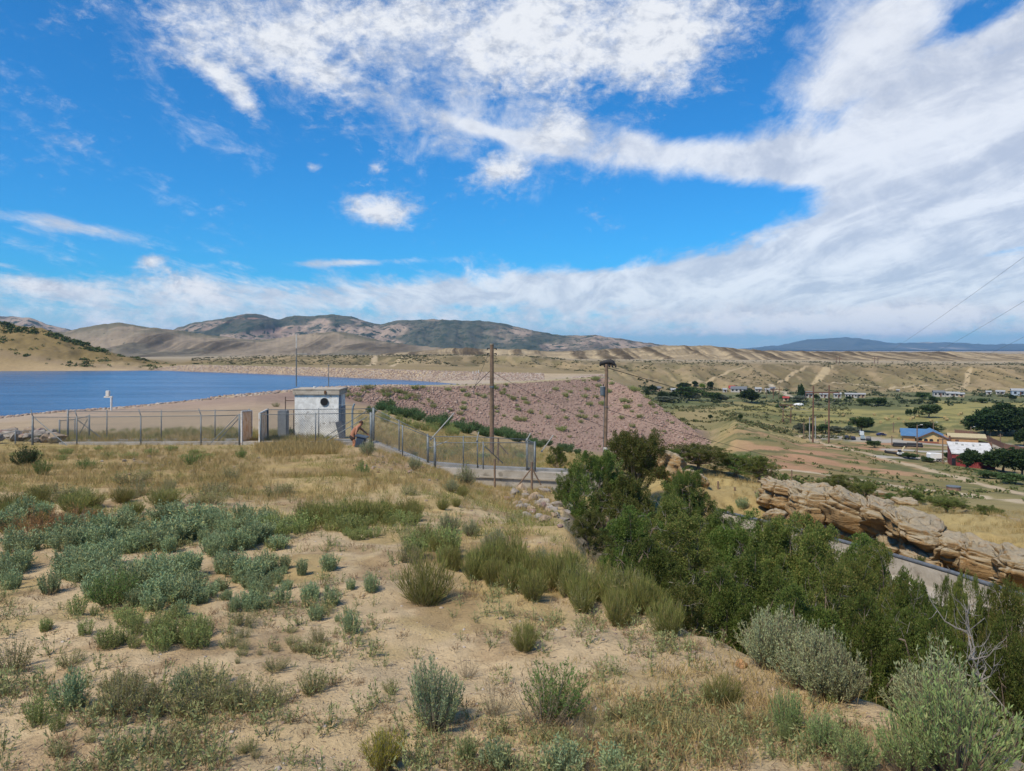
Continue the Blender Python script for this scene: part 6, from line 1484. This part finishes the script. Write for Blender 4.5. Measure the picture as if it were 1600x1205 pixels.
px_, P_ = scatter(2600, (1010, 1330), (215, 345), lambda px, Y, x: sstep(.48, .60, fbm(x/9, Y/7, 507)), 54)
blobs(P_, rng_.uniform(.4, 1.3, len(P_)), 4, leaf_mat('flat_brush', (.06, .08, .03), (.12, .125, .05), (.17, .15, .07), .1, 0), 'shrubbery')
px_, P_ = scatter(3000, (1000, 1900), (345, 480), lambda px, Y, x: sstep(.50, .60, fbm(x/16, Y/14, 509)), 55)
blobs(P_, rng_.uniform(.8, 2.6, len(P_)), 5, leaf_mat('belt_brush', (.03, .05, .02), (.075, .09, .04), (.13, .14, .09), .1, 0), 'shrubbery')
px_, P_ = scatter(900, (560, 1120), (168, 232), lambda px, Y, x: .3+.7*sstep(.5, .6, fbm(x/8, Y/8, 511)), 56)
blobs(P_[:260], rng_.uniform(.25, .7, 260), 6, leaf_mat('dam_brush', (.13, .14, .045), (.2, .2, .07), None, .1, 0), 'shrubbery')
px_, P_ = scatter(2500, (520, 1900), (760, 925), lambda px, Y, x: .1+.9*(Y > 905), 57)
zz_ = P_.copy()

# ================================================================== valley buildings and vehicles
def flat(px, py, y0=140, y1=640): return hit(px, py, y0, y1)
def win(parent, c, s, name='window', m=None, arch=False):
    bm = bmesh.new(); hw_, hh = s[0]/2, s[1]/2
    pts = [(-hw_, -hh), (hw_, -hh), (hw_, hh*.2), (hw_*.7, hh*.75), (0, hh), (-hw_*.7, hh*.75), (-hw_, hh*.2)] if arch else [(-hw_, -hh), (hw_, -hh), (hw_, hh), (-hw_, hh)]
    a = [bm.verts.new((c[0]+x, c[1]-.05, c[2]+z)) for x, z in pts]; b = [bm.verts.new((c[0]+x, c[1]+.05, c[2]+z)) for x, z in pts]
    bm.faces.new(a); bm.faces.new(b[::-1])
    for i in range(len(a)): bm.faces.new((a[i], b[i], b[(i+1) % len(a)], a[(i+1) % len(a)]))
    return obj(name, bm, m or DKGL, parent)
DKGL = M('dark_window_glass', (.02, .022, .028), rough=.2)
def gable(bm, x0, x1, y0, y1, z0, z1, ov=.3, axis='x', th=.18):
    """gable roof shell, ridge along axis"""
    if axis == 'x':
        ym = (y0+y1)/2; prof = [(y0-ov, z0-.12), (ym, z1), (y1+ov, z0-.12), (y1+ov, z0-.12-th), (ym, z1-th), (y0-ov, z0-.12-th)]
        a = [bm.verts.new((x0-ov, y, z)) for y, z in prof]; b = [bm.verts.new((x1+ov, y, z)) for y, z in prof]
    else:
        xm = (x0+x1)/2; prof = [(x0-ov, z0-.12), (xm, z1), (x1+ov, z0-.12), (x1+ov, z0-.12-th), (xm, z1-th), (x0-ov, z0-.12-th)]
        a = [bm.verts.new((x, y0-ov, z)) for x, z in prof]; b = [bm.verts.new((x, y1+ov, z)) for x, z in prof]
    n = len(prof); bm.faces.new(a); bm.faces.new(b[::-1])
    for i in range(n): bm.faces.new((a[i], b[i], b[(i+1) % n], a[(i+1) % n]))
def gwall(bm, x0, x1, y0, y1, h, zr, axis='x'):
    """walls with gable ends"""
    if axis == 'x': pts = [(y0, -.4), (y1, -.4), (y1, h), ((y0+y1)/2, zr), (y0, h)]; f = lambda p, s: (s, p[0], p[1]); e = (x0, x1)
    else: pts = [(x0, -.4), (x1, -.4), (x1, h), ((x0+x1)/2, zr), (x0, h)]; f = lambda p, s: (p[0], s, p[1]); e = (y0, y1)
    a = [bm.verts.new(f(p, e[0])) for p in pts]; b = [bm.verts.new(f(p, e[1])) for p in pts]; n = len(pts)
    bm.faces.new(a); bm.faces.new(b[::-1])
    for i in range(n): bm.faces.new((a[i], b[i], b[(i+1) % n], a[(i+1) % n]))
# blue roofed roadside building
Yb = 205; bb = empty('roadside_building', hit(1452, 693, 150)); bb.location.z += .05; bb.rotation_euler.z = R(-25); bb.scale = (.95, .85, .68); k = Yb/FL; X = lambda px: (px-1452)*k
STUC = M('orange_stucco', (.40, .235, .11), (.34, .19, .09), 1.5, .9); STUCL = M('pale_stucco', (.50, .36, .17), (.44, .31, .15), 1.5, .9); REDB = M('red_base', (.24, .085, .05), (.20, .07, .045), 2, .85)
BLUER = M('blue_metal_roof', (.075, .17, .31), (.06, .14, .26), 1.6, .6, c3=(.12, .19, .28), s3=.8); BROWNT = M('brown_trim', (.13, .065, .045))
bm = bmesh.new(); gwall(bm, X(1414), X(1432), 3, 12, 2.6, 3.6, 'x'); obj('wall', bm, STUC, bb)
bm = bmesh.new(); gable(bm, X(1412), X(1456), 2.6, 12.4, 2.6, 5.0, .35, 'x'); rf = obj('roof', bm, BLUER, bb)
bm = bmesh.new(); gwall(bm, X(1436), X(1478), 0, 11, 2.3, 4.9, 'y'); obj('wall', bm, STUCL, bb)
bm = bmesh.new(); gable(bm, X(1434.5), X(1479.5), -.3, 11.3, 2.3, 5.1, .35, 'y'); rf2 = obj('roof', bm, BLUER, bb)
bm = bmesh.new(); a_ = X(1434); m_ = X(1457); e_ = X(1481)
for p, q in (((a_, 2.05), (m_, 5.05)), ((m_, 5.05), (e_, 2.05))):
    vs = [bm.verts.new((x, y, z)) for y in (-.75, -.6) for x, z in (p, q, (q[0], q[1]-.35), (p[0], p[1]-.35))]
    for f in ((0, 1, 2, 3), (7, 6, 5, 4), (0, 4, 5, 1), (1, 5, 6, 2), (2, 6, 7, 3), (3, 7, 4, 0)): bm.faces.new([vs[i] for i in f])
obj('fascia', bm, BROWNT, rf2)
box_obj('wall', (X(1494), 3.2, 1.5), ((1533-1479)*k*.52*2, 7, 3.0), STUC, bb)
bm = bmesh.new(); gable(bm, X(1480), X(1533), -.4, 6.8, 3.0, 4.3, .2, 'x'); obj('roof', bm, M('tan_shingles', (.42, .36, .22), (.36, .30, .18), 3, .9), bb)
box_obj('base_band', (X(1457), -.04, .35), ((1478-1436)*k, .1, .7), REDB, bb); box_obj('base_band', (X(1506), -.36, .3), ((1533-1481)*k, .12, .6), REDB, bb); box_obj('fascia', (X(1507), -.55, 2.95), ((1534-1480)*k, .14, .22), BROWNT, bb)
for px, wd, ar in ((1437.5, .45, False), (1440, .45, False), (1447, 1.0, True), (1455, 1.0, True), (1466, .9, False)): win(bb, (X(px), -.03, 1.35), (wd, 1.0 if ar else .9), arch=ar)
box_obj('sign_post', (X(1481), -1.0, 1.8), (.5, .5, 3.6), BROWNT, bb); box_obj('door', (X(1492), -.32, 1.05), (.9, .1, 2.0), BROWNT, bb)
tag(bb, 'orange roadside building with blue metal roof and arched windows', 'building')
# red shed
Yr = 176; rb = empty('red_shed', hit(1520, 731, 110)); rb.rotation_euler.z = R(-24); rb.scale = (.80, .82, .85); k = Yr/FL; X = lambda px: (px-1518)*k; BARNR = M('barn_red_siding', (.21, .03, .032), (.16, .025, .026), 1.2, .8, c3=(.26, .07, .06), s3=.9)
hR = 25*k+.8
rwall = box_obj('wall', (X(1518.5), 4, 2), ((1550-1487)*k, 9, 5), BARNR, rb)
bm = bmesh.new(); vs = [bm.verts.new((x, y, z)) for z0 in (0, .22) for x, y, z in ((X(1486), -.7, 3.25+z0), (X(1551), -.7, 3.25+z0), (X(1551), 9, 5.05+z0), (X(1486), 9, 5.05+z0))]
for f in ((3, 2, 1, 0), (4, 5, 6, 7), (0, 1, 5, 4), (1, 2, 6, 5), (2, 3, 7, 6), (3, 0, 4, 7)): bm.faces.new([vs[i] for i in f])
rr = obj('roof', bm, M('white_membrane_roof', (.56, .555, .54), (.46, .455, .44), 1, .8, c3=(.32, .31, .29), s3=.7), rb)
for v in rwall.data.vertices:
    if v.co.z > 1: v.co.z = 3.28 if v.co.y < 3 else 4.95
for px, y, s in ((1508, 6, .5), (1524, 5.5, .4), (1535, 6.5, .4), (1500, 7, .6)): box_obj('roof_vent', (X(px), y, 3.45+y*.185+.25), (s, s, .5), GALVP, rr)
win(rb, (X(1489.5), -.52, 1.2), (.9, 2.0), 'door'); tag(rb, 'barn red shed with white low pitched roof', 'shed')
# cargo trailer
tr = empty('cargo_trailer', hit(1461, 722, 110)); tr.location.z += .1; tr.scale = (.85,)*3; WHT = M('white_enamel', (.75, .75, .74), (.68, .68, .67), 1, .4)
bm = bmesh.new(); pts = [(-1.7, .5), (1.7, .5), (1.7, 1.95), (-1.5, 2.1), (-1.75, 1.9)]
a = [bm.verts.new((x, -.9, z)) for x, z in pts]; b = [bm.verts.new((x, .9, z)) for x, z in pts]; bm.faces.new(a); bm.faces.new(b[::-1])
for i in range(5): bm.faces.new((a[i], b[i], b[(i+1) % 5], a[(i+1) % 5]))
obj('body', bm, WHT, tr)
for x in (.2, .95):
    bm = bmesh.new(); add_tube(bm, [(x, -.98, .34), (x, -.78, .34)], .33, 16); w_ = obj('wheel', bm, BLK, tr); bm = bmesh.new(); add_tube(bm, [(x, -1.0, .34), (x, -.95, .34)], .18, 12); obj('rim', bm, GALVP, w_)
box_obj('fender', (.57, -.95, .74), (1.7, .16, .1), GALV, tr); tube_obj('hitch', [(-1.7, 0, .5), (-2.6, 0, .45)], .06, GALV, tr)
tag(tr, 'white enclosed cargo trailer parked left of the red shed', 'trailer')
# vehicles
VPY = {1489: 694.5, 1503: 695, 1323: 686.5, 1333: 687, 1346: 682, 1348: 688, 1357: 688.5, 1377: 682}
def vehicle(kind, px, Y, colr, label, rz=0.0):
    name = {'suv': 'parked_car', 'sedan': 'parked_car', 'pickup': 'pickup_truck', 'van': 'parked_van'}[kind]
    p = hit(px, VPY[px], 150) if px in VPY else ground(px, Y); o = empty(name, p+Vector((0, 0, .05)), rz); o.scale = (.66, .66, .66)
    prof = {'sedan': [(-2.2, .45), (2.2, .45), (2.25, .75), (1.2, .92), (.55, 1.38), (-.9, 1.40), (-1.6, .98), (-2.2, .9)], 'suv': [(-2.2, .5), (2.25, .5), (2.3, .95), (1.3, 1.1), (.7, 1.72), (-2.0, 1.75), (-2.25, 1.1)],
            'pickup': [(-2.6, .5), (2.5, .5), (2.5, .98), (1.4, 1.1), (.8, 1.72), (-.6, 1.72), (-.75, 1.08), (-2.6, 1.08)], 'van': [(-2.4, .5), (2.4, .5), (2.45, 1.0), (1.6, 1.3), (1.0, 2.1), (-2.4, 2.15)]}[kind]
    mat = M('car_paint_%02d' % (len(_mats)), colr, tuple(c_*.9 for c_ in colr), 2, .3, spec=.5)
    bm = bmesh.new(); a = [bm.verts.new((x, -.88, z)) for x, z in prof]; b = [bm.verts.new((x, .88, z)) for x, z in prof]; n = len(prof)
    bm.faces.new(a); bm.faces.new(b[::-1])
    for i in range(n): bm.faces.new((a[i], b[i], b[(i+1) % n], a[(i+1) % n]))
    bmesh.ops.bevel(bm, geom=bm.edges[:], offset=.07, segments=2, affect='EDGES'); obj('body', bm, mat, o)
    zt = max(z for _, z in prof); zb = 1.12 if kind != 'sedan' else .96; x0 = -1.75 if kind != 'pickup' else -.5
    for s in (-1, 1):
        bm = bmesh.new(); pts = [(x0, zb), (1.05 if kind != 'sedan' else .95, zb), (.62 if kind != 'sedan' else .5, zt-.14), (x0+.15 if kind != 'sedan' else -.85, zt-.14)]
        a = [bm.verts.new((x, s*.86, z)) for x, z in pts]; b = [bm.verts.new((x, s*.90, z)) for x, z in pts]; bm.faces.new(a); bm.faces.new(b[::-1])
        for i in range(4): bm.faces.new((a[i], b[i], b[(i+1) % 4], a[(i+1) % 4]))
        obj('window', bm, DKGL, o)
    for x in (-1.4, 1.4):
        for s in (-1, 1):
            bm = bmesh.new(); add_tube(bm, [(x, s*.92, .36), (x, s*.70, .36)], .36, 14); w_ = obj('wheel', bm, BLK, o)
            bm = bmesh.new(); add_tube(bm, [(x, s*.94, .36), (x, s*.9, .36)], .2, 10); obj('rim', bm, GALVP, w_)
    for s in (-.6, .6): box_obj('headlight', (2.24 if kind != 'pickup' else 2.49, s, .8), (.08, .3, .14), WHT, o)
    return tag(o, label, {'parked_car': 'car', 'pickup_truck': 'pickup truck', 'parked_van': 'van'}[name])
vehicle('suv', 1489, 196, (.66, .64, .60), 'white suv parked in front of the orange building', R(3)); vehicle('suv', 1503, 199, (.022, .022, .026), 'black suv parked right beside the white one', R(80))
vehicle('sedan', 1323, 216, (.025, .027, .035), 'leftmost dark car on the pale gravel lot', R(60)); vehicle('sedan', 1333, 216, (.03, .03, .04), 'second dark car from the left on the gravel lot', R(60))
vehicle('van', 1346, 226, (.50, .55, .58), 'pale blue grey van at the back of the parked cars', R(70)); vehicle('pickup', 1348, 216, (.20, .25, .27), 'grey green pickup in front of the pale van', R(65)); vehicle('suv', 1357, 214, (.05, .055, .065), 'dark grey suv right of the pickup', R(60))
vehicle('sedan', 1377, 231, (.022, .03, .10), 'dark blue car parked alone at the back of the lot', R(8)); vehicle('sedan', 1556, 330, (.6, .6, .6), 'tiny pale car beyond the big dark grove', 0)
# black culvert pipes, planters of the lot and the yellow digger
for i, (px0, px1, Y) in enumerate([(1396, 1418, 193), (1418, 1444, 191)]):
    a, b = hit(px0, 698.5, 120), hit(px1, 700, 120); o = empty('culvert_pipe', a); o.scale = (1, .7, .7); d = b-a
    for j, (dy, dz) in enumerate(((0, .45), (.8, .45), (.4, 1.15))): tube_obj('pipe', [Vector((0, dy, dz)), d+Vector((0, dy, dz))], .45, BLK, o, 14)
    tag(o, ['left stack of long black pipes lying in front of the gravel lot', 'right longer stack of black pipes lying in front of the gravel lot'][i], 'pipe stack')
o = empty('black_pipe', hit(1384, 708, 110)); tube_obj('pipe', [(0, 0, .3), hit(1403, 711, 110)-hit(1384, 708, 110)+Vector((0, 0, .3))], .28, BLK, o, 12); tube_obj('flange', [(-.15, 0, .3), (.05, 0, .3)], .36, BLK, o, 12); tag(o, 'single black pipe beside the yellow digger', 'pipe')
dg = empty('digger', hit(1407, 713, 110)); dg.scale = (.6,)*3; YEL = M('digger_cream_paint', (.55, .47, .28), (.47, .40, .24), 2, .5)
box_obj('body', (0, 0, 1.1), (1.9, 1.6, .9), WHT, dg, bev=.1); box_obj('cab', (-.3, 0, 1.9), (.9, 1.3, .9), DKGL, dg, bev=.08); box_obj('track', (0, -.8, .35), (2.4, .4, .6), BLK, dg, bev=.15); box_obj('track', (0, .8, .35), (2.4, .4, .6), BLK, dg, bev=.15)
tube_obj('boom', [(.2, 0, 1.4), (1.0, 0, 3.2), (1.7, 0, 3.7)], .16, YEL, dg, 6); tube_obj('dipper', [(1.7, 0, 3.7), (.2, -.5, 1.9)], .11, YEL, dg, 6); tag(dg, 'small cream digger with raised arm beside the black pipe', 'digger')
# tent shaped orange shed, long brown fence, other houses
ds = empty('garden_dome', ground(1513, 210)); bm = bmesh.new(); bmesh.ops.create_uvsphere(bm, u_segments=20, v_segments=10, radius=1)
for v in list(bm.verts):
    if v.co.z < -.05: bm.verts.remove(v)
for v in bm.verts: v.co = Vector((v.co.x*1.8, v.co.y*1.8, v.co.z*1.7))
obj('shell', bm, STUC, ds, True); box_obj('door', (0, -1.75, .7), (.8, .12, 1.4), BROWNT, ds); tag(ds, 'small orange dome shaped shed right of the black suv', 'shed')
def boardfence(pts, h, label):
    q = [ground(px, Y) for px, Y in pts]; o = empty('board_fence', q[0]); bm = bmesh.new()
    for a, b in zip(q[:-1], q[1:]):
        n = max(2, int((b-a).length/.5))
        for i in range(n):
            c_ = a.lerp(b, (i+.5)/n)-q[0]; c_.z = Hp(800+FL*(c_.x+q[0].x)/(c_.y+q[0].y), c_.y+q[0].y)-q[0].z
            add_box(bm, c_+Vector((0, 0, h/2-.1)), ((b-a).length/n*.94, .05, h), Matrix.Rotation(math.atan2((b-a).y, (b-a).x), 4, 'Z'))
    obj('boards', bm, M('red_brown_boards', (.19, .105, .075), (.14, .08, .06), 2, .9), o)
    for a in q: tube_obj('post', [a-q[0]-Vector((0, 0, .2)), a-q[0]+Vector((0, 0, h+.15))], .09, POLEW, o)
    return tag(o, label, 'fence')
boardfence([(1492, 232), (1520, 228), (1545, 216), (1570, 200), (1612, 190)], 1.7, 'long red brown board fence behind the orange building'); boardfence([(1515, 209), (1550, 203)], 1.5, 'short red brown board fence right of the dome shed')
def house(px, Y, w_, d_, h, roofm, wallm, label, zr=1.2, wins=3, name='house', axis='x'):
    o = empty(name, ground(px, Y)); o.location.z += .1; o.rotation_euler.z = -math.atan2(px-800, FL)*.9+RG.uniform(-.15, .15); o.scale = (.85, .85, .85)
    bm = bmesh.new(); gwall(bm, -w_/2, w_/2, 0, d_, h, h+zr-.1, axis); obj('wall', bm, wallm, o)
    bm = bmesh.new(); gable(bm, -w_/2, w_/2, 0, d_, h, h+zr, .35, axis); obj('roof', bm, roofm, o)
    for i in range(wins): win(o, (-w_/2+w_*(i+.5)/wins, -.03, h*.55), (min(1.4, w_*.5/wins), h*.4))
    box_obj('door', (w_*.12, -.03, h*.38), (.9, .1, h*.74), BROWNT, o)
    return tag(o, label, 'house')
WW = M('white_siding', (.40, .385, .36), (.32, .305, .28), 2, .8); GRF = M('grey_roof', (.14, .15, .165), (.11, .12, .13), 2, .85); PRF = M('pale_metal_roof', (.33, .335, .335), (.26, .265, .265), 1, .5); BGS = M('blue_grey_siding', (.30, .36, .42), (.25, .30, .36), 2, .8); RRF = M('red_metal_roof', (.33, .05, .04), (.27, .04, .035), 2, .6); TANS = M('tan_siding', (.38, .29, .2), (.31, .24, .16), 2, .8)
for q in [(1154, 440, 10.5, 7, 2.5, GRF, WW, 'long white farmhouse with dark roof beside the big round tree', 1.5, 4), (1144, 448, 4, 4, 2.6, RRF, TANS, 'small red roofed annex behind the white farmhouse', 1.6, 1), (1185, 445, 4, 4, 2.4, PRF, WW, 'small white house right of the farmhouse', .9, 2), (1199, 446, 3, 3, 2.0, PRF, WW, 'tiny white shed next to the small white house', .6, 1),
          (1029, 430, 3.2, 3, 2.2, GRF, TANS, 'dark sheds half hidden beside the dam outline', 1.0, 1), (1052, 436, 3, 3, 2.2, PRF, WW, 'little white roof between farmyard trees', .8, 1), (1133, 440, 2.6, 3, 2.0, PRF, WW, 'narrow white shed left of the farmhouse', .8, 1), (1207, 452, 3.2, 3, 2.4, GRF, TANS, 'tan house at the top of the dirt lane', .9, 1),
          (1228, 372, 3.2, 3.2, 2.1, RRF, TANS, 'red roofed shed below the dirt lane', .7, 1), (1264, 400, 5, 4, 2.6, GRF, WW, 'white house with grey roof behind the twin poles', 1.4, 2), (1287, 398, 4.6, 4, 2.5, PRF, WW, 'white trailer house between the twin poles', .7, 2), (1309, 396, 4.2, 3.5, 2.7, PRF, WW, 'small white camper house right of the twin poles', .7, 2), (1330, 398, 7, 4, 2.4, PRF, WW, 'long white mobile home right of the camper house', .6, 4), (1346, 399, 4.5, 4, 2.2, PRF, TANS, 'pale mobile home end half hidden by green thicket', .6, 2),
          (1468, 415, 6.5, 5, 3.0, GRF, WW, 'white house with dark flat roof far beyond the hay field', 1.0, 3), (1488, 413, 8, 5, 2.4, PRF, WW, 'long white roofed home right of the dark roofed one', .9, 3), (1502, 410, 3.5, 4, 2.2, PRF, TANS, 'small pale home at the end of the far row', .7, 1), (1563, 430, 5, 4, 2.4, PRF, WW, 'white shed row at the far right', .7, 2), (1592, 420, 8, 6, 3.6, PRF, BGS, 'blue grey barn at the far right edge', 1.2, 2), (1545, 432, 3, 3, 2, PRF, WW, 'lone tiny white shed far right', .6, 1), (1403, 470, 2, 2, 1.5, PRF, WW, 'tiny white box at the foot of the bench', .4, 1)]:
    house(*q)
bt = empty('overturned_boat', ground(1247, 340)); bm = bmesh.new(); add_tube(bm, [(-2.6, 0, .3), (-1.6, 0, .55), (0, 0, .65), (1.6, 0, .6), (2.4, 0, .5)], [.1, .6, .8, .75, .5], 12); obj('hull', bm, WHT, bt, True); tube_obj('keel', [(-2.5, 0, .45), (0, 0, 1.46), (2.3, 0, 1.0)], .05, GALV, bt); tag(bt, 'white overturned boat lying at the edge of the brushy flat', 'boat')
# hay bales
HAY = M('straw', (.34, .26, .12), (.24, .18, .08), 3, .95, .4)
bale = None
for i, (px, py) in enumerate([(1318, 651), (1366, 650), (1384, 656), (1387, 657.5), (1394, 653), (1404, 656), (1423, 657), (1427, 654.5), (1476, 655), (1479, 657.5), (1504, 658.5), (1502, 663), (1498, 649.5), (1502, 648.5), (1434, 652), (1326, 660), (1376, 662), (1412, 661), (1543, 649), (1455, 660), (1340, 656)]):
    p = flat(px, py, 210, 330)
    if bale is None:
        bale = empty('hay_bale', p); bm = bmesh.new(); add_tube(bm, [(-.75, 0, .75), (-.68, 0, .75), (.68, 0, .75), (.75, 0, .75)], [.68, .78, .78, .68], 18); obj('roll', bm, HAY, bale)
        bm = bmesh.new()
        for x in (-.4, 0, .4): add_tube(bm, [(x-.02, 0, .75), (x+.02, 0, .75)], .79, 18)
        obj('twine', bm, M('twine', (.24, .2, .1)), bale); tag(bale, 'round straw bale lying in the mown hay field', 'hay bale', 'hay bales in the field'); bale.rotation_euler.z = .6; bale.scale = (.66,)*3
    else: dup(bale, p, RG.uniform(0, 3.1), .66*RG.uniform(.9, 1.1))
# livestock water tank and mail box like posts
o = empty('water_trough', flat(1490, 766, 70, 200)); bm = bmesh.new(); add_tube(bm, [(0, 0, 0), (0, 0, .45)], .8, 18); obj('tank', bm, M('rusty_tank', (.25, .15, .11), (.19, .11, .08), 3), o); bm = bmesh.new(); add_tube(bm, [(0, 0, .43), (0, 0, .5)], .84, 18); obj('rim', bm, GALV, o); tag(o, 'round rusty trough in the grass below the red shed', 'trough')
